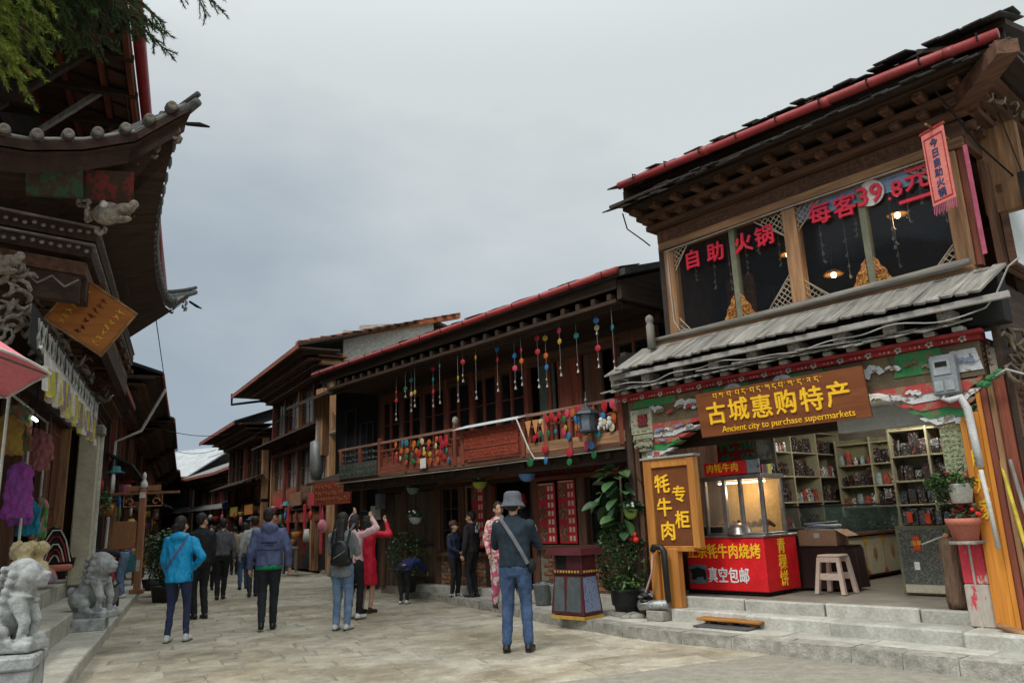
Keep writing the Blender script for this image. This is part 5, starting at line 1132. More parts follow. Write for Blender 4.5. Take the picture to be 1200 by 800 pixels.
def person(label, at, face, H=1.68, female=False, top=None, bottom=None, shoes=None, arms=None, legs=None, lean=0, head=(0, 0), hair='short', coat_len=.0, bulk=1.0, skirt=None, sleeve=1.0, vox=.0135, hand_on=True, group=None, hood=False, vneck=False, z0=0, legl=1.0, hat=None, hem=None, name='person', socks=None, torso_shift=(0, 0), bare=1.0):
    """at: world x, y of the feet; face: azimuth looked at (deg, clockwise from +Y). arms/legs: dict of joint directions"""
    t = thing(name, label, 'person', (at[0], at[1], z0), -R(face), group); k = H/1.7
    V_ = lambda x, y, z: Vector((x, y, z))*k
    hipz = .90; L_ = {}
    bulkx = bulk*(.93 if female else 1)
    lg = legs or {}
    # legs: foot offsets (x, y), lift
    J = {}
    for s_, nm in ((-1, 'l'), (1, 'r')):
        fx, fy, fl = lg.get(nm, (.09, 0, 0))
        hip = V_(s_*.088, 0, hipz); ank = V_(s_*fx, fy-.02, .075+fl)
        mid = (hip+ank)/2; d_ = ank-hip; ln = d_.length; full = .835*k*legl
        bend = math.sqrt(max(0, (full/2)**2-(ln/2)**2)); kn = mid+Vector((s_*.01, 1, .08)).normalized()*min(bend, .25)
        J['hip'+nm], J['kn'+nm], J['an'+nm] = hip, kn, ank
    lx, ly = math.sin(R(lean))*0, math.sin(R(lean))
    T = Matrix.Translation(V_(torso_shift[0], torso_shift[1], hipz)) @ Matrix.Rotation(-R(lean), 4, 'X')
    def tp(x, y, z): return T @ (Vector((x, y, z-hipz))*k)
    shw = .175*bulkx
    sh_ = {'l': tp(-shw, 0, 1.375), 'r': tp(shw, 0, 1.375)}
    ar = arms or {}
    dflt = {'l': ((-.22, .0, -1), (-.08, .18, -1)), 'r': ((.22, .0, -1), (.08, .18, -1))}
    for nm in 'lr':
        u_, f_ = [Vector(q).normalized() for q in ar.get(nm, dflt[nm])]
        J['el'+nm] = sh_[nm]+u_*.285*k; J['wr'+nm] = J['el'+nm]+f_*.245*k; J['fd'+nm] = f_
    neck = tp(0, .01, 1.43); hz = R(head[0]); hp = R(head[1])
    # ---------- body: one continuous skin
    b = B(); lt = .66 if (bottom and skirt is None) else 1; at_ = .8 if top and sleeve > .5 else 1
    sec = [(0, 0, .84, .10, .085), (0, 0, .92, .155, .105), (0, 0, 1.02, .135, .095), (0, .005, 1.15, .14*bulkx, .10), (0, 0, 1.30, .165*bulkx, .10), (0, 0, 1.39, .13*bulkx, .075), (0, 0, 1.44, .06, .055)]
    o_ = B(); sect(o_, sec); o_.v = [tp(*v) for v in o_.v]; b.add(o_.v, o_.f)
    cap(b, tp(0, -.005, 1.40), tp(0, .012, 1.52), .055*k, .05*k)
    HT = T @ Matrix.Translation(Vector((0, .015, 1.50-hipz))*k) @ Matrix.Rotation(hz, 4, 'Z') @ Matrix.Rotation(-hp, 4, 'X') @ Matrix.Diagonal((k, k, k, 1))
    hd = B(); hd.ell((0, -.008, .105), (.077, .093, .098), 14, 10); hd.ell((0, .032, .045), (.056, .060, .060), 12, 8); hd.ell((0, .05, .005), (.035, .035, .028), 10, 6)
    cap(hd, (0, .088, .085), (0, .112, .052), .009, .016, 6); hd.ell((0, .088, .020), (.024, .014, .012), 8, 6)
    for s_ in (-1, 1): hd.ell((s_*.079, -.005, .065), (.012, .022, .034), 8, 6); hd.ell((s_*.034, .080, .045), (.022, .02, .022), 8, 6)
    hd.v = [HT @ Vector(v) for v in hd.v]; b.add(hd.v, hd.f)
    for nm in 'lr':
        s_ = -1 if nm == 'l' else 1
        cap(b, J['hip'+nm], J['kn'+nm], .085*k*lt, .053*k*lt); cap(b, J['kn'+nm], J['an'+nm], .053*k*lt, .036*k); cap(b, J['kn'+nm].lerp(J['an'+nm], .25)+V_(0, -.012, 0), J['kn'+nm].lerp(J['an'+nm], .5), .05*k*lt, .04*k*lt)
        f0 = J['an'+nm]+V_(0, -.03, -.045); f1 = J['an'+nm]+V_(s_*.025, .14, -.055); cap(b, f0, f1, .036*k, .028*k); cap(b, J['an'+nm], f0.lerp(f1, .3), .036*k, .034*k)
        cap(b, sh_[nm], J['el'+nm], .050*k*at_, .038*k*at_); cap(b, J['el'+nm], J['wr'+nm], .038*k*at_, .025*k)
        fd = J['fd'+nm]; side = fd.cross(Vector((0, 1, 0))).normalized() if abs(fd.y) < .9 else Vector((0, 0, 1)); pal = J['wr'+nm]+fd*.05*k
        cap(b, J['wr'+nm], J['wr'+nm]+fd*.075*k, .024*k, .034*k, flat=.5, upv=side.cross(fd))
    body = fuse(b, vox, SKIN, 'body', t, 4)
    # fingers and thumb, rooted in the palm
    if hand_on:
        q = B()
        for nm in 'lr':
            s_ = -1 if nm == 'l' else 1; fd = J['fd'+nm]; wr_ = J['wr'+nm]
            ref = Vector((0, 1, 0)) if abs(fd.y) < .8 else Vector((0, 0, 1)); ac = (ref-fd*ref.dot(fd)).normalized(); inn = fd.cross(ac).normalized()*(s_)
            for i, ln in enumerate((.068, .078, .072, .056)):
                r0_ = wr_+fd*.078*k+ac*(.026-.0175*i)*k; m1 = r0_+(fd*.9+inn*-.25).normalized()*ln*.5*k; m2_ = m1+(fd*.6+inn*-.75).normalized()*ln*.5*k
                q.tube([r0_-fd*.02*k, r0_, m1, m2_], [.010*k, .0098*k, .009*k, .007*k], 6)
            r0_ = wr_+fd*.03*k+ac*.022*k; q.tube([r0_, r0_+(fd*.6+ac*.7).normalized()*.035*k, r0_+(fd*.9+ac*.45).normalized()*.07*k], [.012*k, .011*k, .008*k], 6)
        q.o('fingers', SKIN, body, True)
    # face
    fz = B()
    for s_ in (-1, 1): fz.ell((s_*.031, .090, .070), (.012, .007, .006), 8, 5)
    fz.v = [HT @ Vector(v) for v in fz.v]; 
    for s_ in (-1, 1):
        e_ = B().ell((s_*.031, .089, .070), (.0125, .008, .0065), 8, 5); e_.v = [HT @ Vector(v) for v in e_.v]; e_.o('eye', M('eye_dark', (.03, .02, .016), rough=.2, bump=0), body, True)
        e_ = B().tube([(s_*.016, .096, .089), (s_*.031, .097, .094), (s_*.046, .085, .089)], .0035, 5); e_.v = [HT @ Vector(v) for v in e_.v]; e_.o('eyebrow', HAIR, body)
    e_ = B().tube([(-.022, .094, .019), (0, .103, .020), (.022, .094, .019)], [.003, .006, .003], 6); e_.v = [HT @ Vector(v) for v in e_.v]; e_.o('lips', M('lip', (.36, .12, .10), rough=.5, bump=0), body, True)
    # hair
    h = B(); h.ell((0, -.022, .122), (.086, .096, .096), 14, 10)
    if hair in ('short', 'cap'): h.ell((0, -.05, .075), (.076, .062, .07), 12, 8)
    else: h.ell((0, -.045, .07), (.084, .068, .09), 12, 8)
    if hair == 'bob': cap(h, (-.065, -.03, .07), (-.06, -.03, -.02), .035, .03); cap(h, (.065, -.03, .07), (.06, -.03, -.02), .035, .03); cap(h, (0, -.07, .08), (0, -.065, -.03), .06, .05)
    if hair == 'pony': h.ell((0, -.125, .085), (.035, .035, .035), 10, 8); cap(h, (0, -.14, .08), (0, -.135, -.06), .034, .028); cap(h, (0, -.135, -.06), (0, -.12, -.15), .028, .012)
    if hair == 'long':
        for x in (-.05, -.02, .02, .05): cap(h, (x, -.07, .06), (x*1.5, -.095, -.22), .045, .04); cap(h, (x*1.5, -.095, -.22), (x*1.2, -.115, -.36), .04, .018)
        for x in (-.068, .068): cap(h, (x, -.01, .08), (x*1.2, -.02, -.12), .03, .02)
    h.v = [HT @ Vector(v) for v in h.v]; ho = fuse(h, .011, HAIR, 'hair', t, 2, wr=.009, wsc=38) if hair != 'none' else None
    # ---------- trousers
    if bottom:
        q = B()
        if skirt is None:
            f_ = bare; w_ = 1.0
            sec = [(0, 0, .80, .13, .10), (0, -.005, .90, .168, .118), (0, 0, 1.0, .150, .108)]; o_ = B(); sect(o_, sec); o_.v = [V_(*v) for v in o_.v]; q.add(o_.v, o_.f)
            for nm in 'lr':
                cap(q, J['hip'+nm]+V_(0, 0, -.01), J['kn'+nm], .098*k, .066*k*bottom[1]); e2 = J['kn'+nm].lerp(J['an'+nm], .93 if bare == 1 else bare); cap(q, J['kn'+nm], e2, .066*k*bottom[1], .052*k*bottom[1])
        fuse(q, .013, bottom[0], 'trousers', t, 4, wr=.011, wsc=13)
    # ---------- jacket
    if top:
        q = B(); cl = coat_len; hm = .90-cl; fl = 1+cl*.35
        sec = [(0, 0, hm, .175*fl*bulkx, .128*fl), (0, 0, hm+.03, .178*fl*bulkx, .13*fl), (0, 0, 1.0, .168*bulkx, .125), (0, .0, 1.12, .168*bulkx, .125), (0, 0, 1.28, .190*bulkx, .13), (0, -.005, 1.375, .185*bulkx, .10), (0, 0, 1.415, .135, .085), (0, 0, 1.445, .09, .075), (0, 0, 1.465, .068, .064)]
        if cl > .12: sec.insert(2, (0, 0, .88, .185*bulkx, .135))
        o_ = B(); sect(o_, sec, 18)
        o_.v = [tp(*v) if v[2] > hipz-.02 else V_(v[0]+torso_shift[0], v[1]+torso_shift[1]+(0), v[2]) for v in o_.v]; q.add(o_.v, o_.f)
        for nm in 'lr':
            e2 = J['el'+nm].lerp(J['wr'+nm], min(1, sleeve)*.97) if sleeve > .5 else None
            cap(q, sh_[nm]+(T.to_3x3() @ Vector((0, 0, -.02*k))), J['el'+nm], .064*k*bulk, .056*k*bulk)
            if e2: cap(q, J['el'+nm], e2, .056*k*bulk, .043*k)
        if hood: 
            o_ = B(); o_.ell((0, -.10, 1.42), (.12, .07, .075), 12, 8); cap(o_, (-.09, -.03, 1.44), (.0, -.11, 1.37), .035, .04); cap(o_, (.09, -.03, 1.44), (.0, -.11, 1.37), .035, .04); o_.v = [tp(*v) for v in o_.v]; q.add(o_.v, o_.f)
        cap(q, tp(-.055, -.01, 1.45), tp(.055, -.01, 1.45), .03*k, .03*k)
        fuse(q, vox, top, 'jacket', t, 7, seed=len(label), wr=.017, wsc=8.5)
        if hem:
            o_ = B(); sect(o_, [(0, 0, hm-.045, .168*bulkx, .122), (0, 0, hm+.02, .172*bulkx, .124)], 18); o_.v = [V_(*v) for v in o_.v]; o_.o('shirt_hem', hem, t, True)
    # ---------- shoes
    if shoes:
        for nm in 'lr':
            s_ = -1 if nm == 'l' else 1; an = J['an'+nm]; q = B(); tilt = 0
            cap(q, an+V_(0, -.035, -.035), an+V_(s_*.02, .135, -.042), .042*k, .036*k, flat=.9); cap(q, an+V_(0, -.01, -.0), an+V_(0, -.005, -.03), .042*k, .045*k)
            fl_ = min(v[2] for v in q.v); zf = max(an.z-.075*k, 0)
            q.v = [(v[0], v[1], max(v[2], zf+.006)) for v in q.v]
            so = fuse(q, .010, shoes, 'shoe', t, 2)
            q = B(); q.tube([an+V_(0, -.07, -.068), an+V_(0, .0, -.068), an+V_(s_*.02, .15, -.068)], [.03*k, .042*k, .036*k], 8, ry=.009); q.o('sole', M('sole_dark', (.05, .045, .04)), so)
    if hat:
        q = B(); m, kind_ = hat
        if kind_ == 'bucket':
            q.lathe([(.0, .225), (.07, .222), (.092, .20), (.098, .15), (.102, .11), (.135, .06), (.142, .045), (.135, .05), (.10, .09), (.0, .1)], y=-.008, n=20)
        else:
            q.lathe([(.0, .215), (.06, .21), (.088, .18), (.094, .12), (.09, .10), (0, .1)], y=-.008, n=18); q.hexa([(-.07, .06, .115), (.07, .06, .115), (.055, .165, .10), (-.055, .165, .10), (-.07, .06, .125), (.07, .06, .125), (.055, .165, .11), (-.055, .165, .11)])
        q.v = [HT @ (Vector((v[0]*1.07, v[1]*1.07, v[2]+.012))) for v in q.v]; q.o('hat', m, t, True)
    t['_'] = 0; del t['_']
    t_info[t.name] = dict(T=T, HT=HT, J=J, k=k, tp=tp, V=V_)
    return t
t_info = {}
wsh = M('shoe_white', (.65, .65, .63), rough=.5, bump=.1); bsh = M('shoe_black', (.018, .017, .016), rough=.4, bump=.1)
jean = cloth('denim', (.060, .10, .19), (.03, .055, .11)); jeanl = cloth('denim_light', (.15, .22, .32), (.09, .14, .22)); jeann = cloth('navy_jeans', (.028, .036, .085), (.018, .022, .055)); blk = cloth('black', (.014, .014, .015)); 
W = lambda x, y: (x, y)
# woman in bright blue jacket
P1 = person('woman in a turquoise hooded jacket and navy jeans standing on the left of the street', (-4.73, 11.03), -5, 1.66, True, cloth('turquoise', (.010, .30, .56), (.005, .22, .46), rough=.5), (jeann, .82), wsh, arms={'r': ((.55, -.12, -1), (-.55, .55, -.55)), 'l': ((-.18, .1, -1), (.1, .6, -.9))}, legs={'l': (.10, -.02, 0), 'r': (.13, .05, 0)}, head=(-20, -4), hair='pony', coat_len=.10, bulk=1.08, hood=True)
P2 = person('man all in black on the left turning his smiling face to the right', (-5.55, 13.8), -50, 1.76, False, blk, (blk, 1), bsh, head=(-75, 0), hair='short', legs={'l': (.06, .04, 0), 'r': (.08, -.04, 0)}, arms={'r': ((.1, -.1, -1), (0, .25, -1))}, coat_len=.02)
P3 = person('man in a grey knit vest over a white collar walking away up the street', (-6.61, 17.59), -18, 1.72, False, cloth('grey_knit', (.10, .10, .11), (.07, .07, .075)), (blk, 1), bsh, hair='short', legs={'l': (.06, -.05, .0), 'r': (.05, .1, 0)}, coat_len=-.02)
c_ = B().tube([(-.06, .02, 1.455), (0, -.065, 1.475), (.06, .02, 1.455)], .018, 6); c_.o('collar', whitep(), P3, True)
P4 = person('man in a pale grey shirt walking away, half hidden by the man in slate blue', (-6.01, 17.92), -20, 1.74, False, cloth('pale_grey', (.40, .41, .39), (.32, .33, .32)), (cloth('dark_trouser', (.03, .035, .04)), 1), bsh, hair='short', legs={'l': (.07, -.1, .02), 'r': (.06, .12, 0)}, arms={'l': ((-.35, -.1, -1), (-.1, .3, -1))})
P5 = person('man in a slate blue jacket over a green hem walking away in mid street', (-3.77, 11.92), -14, 1.75, False, cloth('slate_blue', (.085, .10, .19), (.06, .07, .14), rough=.6), (cloth('charcoal', (.016, .018, .022)), 1), bsh, hair='short', legs={'l': (.07, -.12, .03), 'r': (.07, .10, 0)}, arms={'l': ((-.22, -.1, -1), (-.05, .3, -1)), 'r': ((.25, -.12, -1), (.1, .35, -1))}, coat_len=.02, bulk=1.08, hood=True, hem=cloth('green_hem', (.01, .22, .08)), head=(-35, 0))
T5 = t_info[P5.name]
q = B()
for i in range(9): q.bx(-.115+.026*i, -.096+.026*i, -.153, -.149, 1.235-.004*(i % 2), 1.262, c=0)
q.bx(-.06, .07, -.153, -.149, 1.205, 1.213, c=0); q.o('back_print', M('navy_print', (.01, .015, .04), bump=0), P5, kind='stuff')
B().tube([(.17, -.09, 1.15), (.08, -.152, 1.14), (-.08, -.152, 1.145), (-.17, -.09, 1.14)], .006, 5).o('yoke_seam', M('navy_print'), P5, True)
P6 = person('long haired woman in a grey checked coat and blue jeans taking a picture', (-2.6, 11.59), 12, 1.63, True, cloth('grey_check', (.20, .21, .21), (.11, .12, .125)), (jeanl, 1.05), wsh, arms={'l': ((-.12, .25, -1), (.3, .9, .2)), 'r': ((.14, .3, -.9), (-.4, .8, .4))}, legs={'l': (.08, 0, 0), 'r': (.09, .02, 0)}, head=(-14, 10), hair='long', coat_len=.14, bulk=1.02)
P7 = person('woman in a pale pink jacket and black trousers holding her phone up high', (-2.70, 12.87), 25, 1.62, True, cloth('pale_pink', (.55, .36, .36), (.48, .30, .30)), (blk, 1), wsh, arms={'l': ((-.4, .6, .25), (.25, .3, .9)), 'r': ((.85, .35, .30), (-.75, .35, .75))}, head=(0, 15), hair='bob', legs={'l': (.08, 0, 0), 'r': (.09, .05, 0)})
P8 = person('woman in a long crimson coat raising both hands to take a photo', (-2.64, 13.67), 25, 1.62, True, cloth('crimson', (.52, .008, .030), (.42, .006, .025), rough=.6), None, M('shoe_brown', (.05, .02, .015)), arms={'l': ((-.4, .6, -.3), (.35, .3, .85)), 'r': ((.85, .35, -.12), (-.5, .2, .85))}, head=(0, 12), hair='bob', coat_len=.42, bulk=1.0)
P9 = person('man in a dark vest, jeans and grey bucket hat with his back to us', (-.07, 9.1), 10, 1.72, False, cloth('dark_teal_tee', (.018, .030, .042), (.012, .02, .03)), (jean, 1.08), bsh, arms={'l': ((-.22, .45, -.85), (.2, .85, .5)), 'r': ((.24, .45, -.85), (-.2, .85, .5))}, legs={'l': (.12, .0, 0), 'r': (.12, .04, 0)}, head=(0, 4), hair='short', coat_len=.0, bulk=1.05, sleeve=.0, hat=(cloth('slate_hat', (.10, .105, .12), (.07, .075, .085)), 'bucket'))
P10 = person('smiling woman in floral pink and white facing us beside the man in the bucket hat', (-.33, 12.5), 165, 1.60, True, M('cloth_coral_floral', (.48, .10, .14), (.52, .48, .40), sc_=16, cut=.5, rough=.9, bump=.3, var=.04), (M('cloth_floral_trouser', (.45, .08, .14), (.5, .46, .40), sc_=12, cut=.5, rough=.9, var=.04), 1.2), bsh, arms={'r': ((.25, .1, -1), (-.1, .4, -.9)), 'l': ((-.25, .1, -1), (.1, .4, -.9))}, head=(0, 4), hair='bob', z0=.12, coat_len=.12)
P15 = person('person in a red sun hat and dark clothes standing in the open doorway', N.w(7.5, -.98)[:2], 175, 1.62, True, blk, (blk, 1), bsh, hair='bob', z0=.24, hat=(cloth('red_hat', (.50, .02, .03)), 'bucket'))
P11 = person('child in a dark navy coat and brown cap standing by the brick skirting', N.w(8.88, -.55)[:2], 130, 1.34, False, cloth('navy_coat', (.02, .025, .05)), (blk, 1), M('sneaker_mixed', (.4, .4, .4), (.05, .05, .05), cut=.5, sc_=20), head=(20, -10), hair='short', z0=.12, coat_len=.06, arms={'r': ((.2, .3, -1), (-.4, .7, -.4)), 'l': ((-.2, .2, -1), (.3, .6, -.5))}, hat=(cloth('brown_cap', (.10, .05, .035)), 'cap'))
P12 = person('person in black with a white motif on the back beside the narrow poster', N.w(8.45, -.62)[:2], -60, 1.50, False, cloth('black_red', (.02, .016, .018)), (blk, 1), bsh, head=(10, 0), hair='short', z0=.12, coat_len=.02)
for i in range(5):
    q = B().ell((0, 0, 0), (.03, .006, .035), 8, 6); o = q.o('white_motif', whitep(), P12, True); o.location = (-.06+.05*(i % 3), -.142, 1.15+.06*(i//2))
P13 = person('child in a navy padded jacket bending forward on the kerb behind the woman in crimson', (-2.2, 15.0), 20, 1.18, False, cloth('navy_puffer', (.012, .02, .09), (.008, .014, .06)), (blk, 1), wsh, lean=70, hair='short', arms={'l': ((-.1, .7, -.7), (0, .8, -.5)), 'r': ((.1, .7, -.7), (0, .8, -.5))}, head=(0, 20), coat_len=.05, bulk=1.25)
P14 = person('woman in a dark top and light blue jeans bending over on the left steps', (-8.6, 17.2), 250, 1.62, True, cloth('black_knit', (.02, .018, .018)), (jeanl, 1.1), wsh, lean=80, arms={'l': ((-.1, .35, -.9), (0, .3, -1)), 'r': ((.1, .35, -.9), (0, .3, -1))}, head=(0, 10), hair='bob', z0=.14, hat=(cloth('white_hat', (.55, .55, .53)), 'bucket'))

# carried things
def strap(pts, w_, m, lbl, name='shoulder_strap', cat='strap'): pass
bg_ = thing('backpack', 'black leather backpack with a silver zip on the woman in the grey checked coat', 'backpack', P6.location, P6.rotation_euler.z)
q = B(); q.ell((.08, -.23, 1.06), (.15, .075, .19), 14, 10); cap(q, (-.02, -.2, .95), (.18, -.2, .95), .07, .07); fuse(q, .014, M('black_leather', (.012, .012, .013), rough=.35, bump=.15), 'bag', bg_, 4)
B().tube([(.0, -.30, 1.0), (.08, -.312, 1.04), (.17, -.29, 1.1)], .006, 5).o('zip', M('steel', (.5, .5, .5), metal=.8, rough=.3, bump=0), bg_)
for s_ in (-.05, .17): B().tube([(s_, -.19, 1.2), (s_*1.1, -.14, 1.38), (s_*1.1, .0, 1.47), (s_*1.1, .12, 1.36)], [.02]*4, 6, ry=.008).o('strap', MATS['black_leather'], bg_)
sb_ = thing('shoulder_strap', 'grey shoulder strap across the back of the man in the bucket hat', 'strap', P9.location, P9.rotation_euler.z)
B().tube([(-.13, -.03, 1.49), (-.11, -.115, 1.43), (0, -.152, 1.27), (.11, -.150, 1.08), (.17, -.12, .95)], [.022]*5, 6, ry=.006).o('strap', cloth('strap_grey', (.14, .14, .15)), sb_); q = B(); q.ell((.2, -.02, .92), (.05, .1, .08), 10, 8); q.o('pouch', blk, sb_, True)
sb_ = thing('shoulder_strap', 'thin pink shoulder strap across the back of the turquoise jacket', 'strap', P1.location, P1.rotation_euler.z)
B().tube([(.12, -.08, 1.40), (.05, -.158, 1.25), (-.07, -.158, 1.08), (-.19, -.06, .93)], [.012]*4, 6, ry=.005).o('strap', cloth('strap_pink', (.30, .06, .09)), sb_)
def phone(P, lbl, pos, rot):
    o = B().bx(-.038, .038, -.004, .004, -.075, .075).bx(-.03, -.012, .004, .006, .04, .065, c=0).o('smartphone', M('phone_black', (.01, .01, .012), rough=.2, bump=0)); tag(o, lbl, 'phone')
    o.matrix_world = Matrix.Translation(P.location) @ Matrix.Rotation(P.rotation_euler.z, 4, 'Z') @ Matrix.Translation(pos) @ Matrix.Rotation(R(rot), 4, 'Y')
for P, lbl in ((P7, 'black phone held high above the woman in pale pink'), (P8, 'black phone raised by the woman in the crimson coat'), (P9, 'phone held up by the man in the bucket hat')):
    J = t_info[P.name]['J']; m = (J['wrl']+J['wrr'])/2; phone(P, lbl, m+Vector((0, .05, .06)), 90)

# the crowd further up, each one a figure
tops = [('white', (.55, .54, .52)), ('black', (.015, .015, .016)), ('maroon', (.12, .02, .03)), ('beige', (.36, .30, .22)), ('navy', (.02, .03, .08)), ('pink', (.45, .18, .2)), ('grey', (.16, .16, .17)), ('red', (.36, .03, .03)), ('dark green', (.03, .06, .035)), ('cream', (.45, .42, .34))]
spots = [(-8.05, 20.6, 'navy', 'with a dark bag'), (-7.1, 20.4, 'beige', 'just behind the grey vest'), (-9.3, 24.5, 'white', ''), (-10.2, 25.6, 'black', ''), (-9.9, 27.5, 'pink', ''), (-11.0, 28.5, 'grey', ''), (-11.6, 30.5, 'white', ''), (-12.4, 31, 'maroon', ''), (-10.9, 31.5, 'black', ''), (-12.9, 33.5, 'cream', ''), (-13.8, 34.5, 'dark green', ''), (-12.2, 35, 'navy', ''), (-13.2, 37.5, 'red', ''), (-14.8, 38.5, 'white', ''), (-15.5, 41, 'grey', ''), (-14.3, 42, 'black', ''), (-7.95, 26.5, 'black', 'near the right kerb'), (-16.5, 45, 'pink', ''), (-15.8, 48, 'maroon', ''), (-18.2, 50, 'cream', '')]
wh = ['between the shop fronts', 'by the left kerb', 'in mid street', 'in the middle of the crowd', 'towards the right shops']
for i, (x, y, c_, ex) in enumerate(spots):
    dist = ['twenty', 'twenty-five', 'thirty', 'thirty-five', 'forty', 'forty-five'][min(5, int((y-18)/5))]
    person('distant figure in a %s top %s, about %s metres away' % (c_, ex or wh[i % 5], dist), (x, y), -23 if i % 3 else 160, 1.6+.04*(i % 4), i % 2 == 0, cloth('crowd_'+c_, dict(tops)[c_]), ((blk, jean, cloth('charcoal', (.016, .018, .022)))[i % 2], 1), bsh, hair=('short', 'bob', 'short', 'pony')[i % 4], vox=.028, hand_on=False, legs={'l': (.08, -.08*(i % 3), 0), 'r': (.08, .08, 0)}, group='people further up the street')

# ================================================================ STONE LIONS
lm = M('lion_stone', (.44, .45, .435), (.17, .175, .165), (.34, .35, .34), sc_=8, bump=.6, fine=60, var=.05)
def lion(label, s_, d_, z, H, face, mirror=1):
    t = thing('stone_lion', label, 'statue', S.w(s_, d_, z), S.rz+R(face), 'stone lions on the left steps')
    k = H/.78; b = B()   # sits facing +x, head turned a little
    V_ = lambda x, y, zz: (x*k, y*k*mirror, zz*k)
    for (p, r_) in (((-.17, 0, .17), (.17, .16, .17)), ((-.08, 0, .28), (.15, .14, .18)), ((.03, 0, .40), (.135, .135, .16)), ((.06, 0, .55), (.14, .14, .13)), ((.10, 0, .60), (.145, .135, .13)), ((.05, 0, .66), (.13, .13, .10))): b.ell(V_(*p), tuple(q*k for q in r_), 14, 10)
    b.ell(V_(.20, 0, .57), (.085*k, .085*k, .06*k), 12, 8); b.ell(V_(.23, 0, .60), (.055*k, .06*k, .045*k), 10, 8); b.ell(V_(.20, 0, .515), (.07*k, .06*k, .025*k), 10, 6)     # muzzle and open jaw
    b.ell(V_(.275, 0, .615), (.02*k, .035*k, .018*k), 8, 6)
    for sg in (-1, 1):
        b.ell(V_(.18, sg*.05, .655), (.035*k, .03*k, .028*k), 8, 6); b.ell(V_(.03, sg*.125, .68), (.035*k, .022*k, .05*k), 8, 6)
        cap(b, V_(.07, sg*.09, .38), V_(.15, sg*.10, .20), .075*k, .05*k); cap(b, V_(.15, sg*.10, .20), V_(.13, sg*.10, .05), .045*k, .04*k); cap(b, V_(.13, sg*.10, .03), V_(.21, sg*.105, .03), .042*k, .045*k)
        cap(b, V_(-.16, sg*.13, .17), V_(-.02, sg*.16, .12), .10*k, .07*k); cap(b, V_(-.04, sg*.16, .06), V_(.06, sg*.16, .03), .05*k, .042*k)
        for j in range(4): a = .0+j*.5; b.ell(V_(.02-.02*j, sg*(.135+.0*j), .62-.075*j), (.045*k, .03*k, .04*k), 8, 6)   # mane curls
    for j in range(6):
        for i in range(3): b.ell(V_(-.09-.012*j, (i-1)*.07, .66-.07*j), (.035*k, .035*k, .036*k), 8, 6)
    b.tube([V_(.09, a, .43-.02) if 0 else V_(.05+.13*math.cos(t_), .145*math.sin(t_), .44-.03*math.cos(t_)) for t_ in np.linspace(-2.4, 2.4, 14) for a in (0,)], .014*k, 6)  # collar
    b.ell(V_(.19, 0, .38), (.03*k, .03*k, .035*k), 8, 6); cap(b, V_(-.30, .0, .1), V_(-.33, .02, .28), .04*k, .05*k)
    b.bx(*[q*k for q in (-.36, .26)], *[q*k for q in (-.19, .19)], -.06*k, .025*k, c=.01)
    fuse(b, .0105, lm, 'lion', t, 2, wr=.0035, wsc=22)
    return t
lion('weathered grey stone lion with an open mouth sitting on the nearest pedestal at lower left', 7.0, -.29, .62, .68, 72)
lion('weathered grey stone lion farther up the left steps, in front of the bending woman', 1.35, -.22, .36, .88, 58, -1)
t = thing('lion_pedestal', 'squared stone pedestal under the nearest lion', 'pedestal', S.w(7.0, -.32), S.rz)
B().bx(-.30, .34, -.42, .24, .14, .46, c=.015).o('block', lm, t); B().bx(-.32, .36, -.44, .26, .46, .56, c=.015).o('cap_stone', lm, t)
t = thing('lion_pedestal', 'low stone block under the farther lion on the first step', 'pedestal', S.w(1.35, -.26), S.rz)
B().bx(-.42, .42, -.24, .22, .14, .31, c=.015).o('block', lm, t)
# ================================================================ IN AND AROUND THE SHOP
def NT(name, label, cat, x, y, z=0, rz=0, group=None): return thing(name, label, cat, N.w(x, y, z), N.rz+R(rz), group)
# --- free standing orange sign frame
t = NT('wooden_sign', 'tall orange wooden sign frame with yellow characters standing left of the snack cart', 'sign', 3.42, .05)
ogm = M('varnished_pine', (.46, .20, .045), (.34, .13, .03), sc_=9, st=GZ, rough=.4, bump=.25)
for a, b_, z0, z1 in ((.26, .39, .27, 2.14), (-.42, -.32, 1.0, 2.14), (-.06, .10, .27, 1.0)): B().bx(a, b_, -.06, .06, z0, z1, c=.01).o('frame_post', ogm, t)
B().bx(-.32, .26, -.05, .05, 2.03, 2.14).o('frame_rail', ogm, t); B().bx(-.32, .26, -.05, .05, .96, 1.03).o('frame_rail', ogm, t)
B().bx(-.32, .26, -.01, .02, 1.03, 2.03).o('board', M('sign_umber', (.17, .055, .02), (.12, .04, .015), rough=.4, bump=.1), t)
B().bx(-.45, .42, -.08, .08, 2.14, 2.17).o('cap_strip', M('grey_paint'), t)
B().bx(.10, .26, -.03, .0, .35, .96).o('lower_board', ogm, t)
for ch, x, z, s_ in (('牦', .11, 1.80, .25), ('牛', .10, 1.50, .25), ('肉', .07, 1.20, .25), ('专', -.15, 1.66, .22), ('柜', -.17, 1.34, .23)): txt(ch, yl, t, x, .028, z, s_, 'lettering', .006)
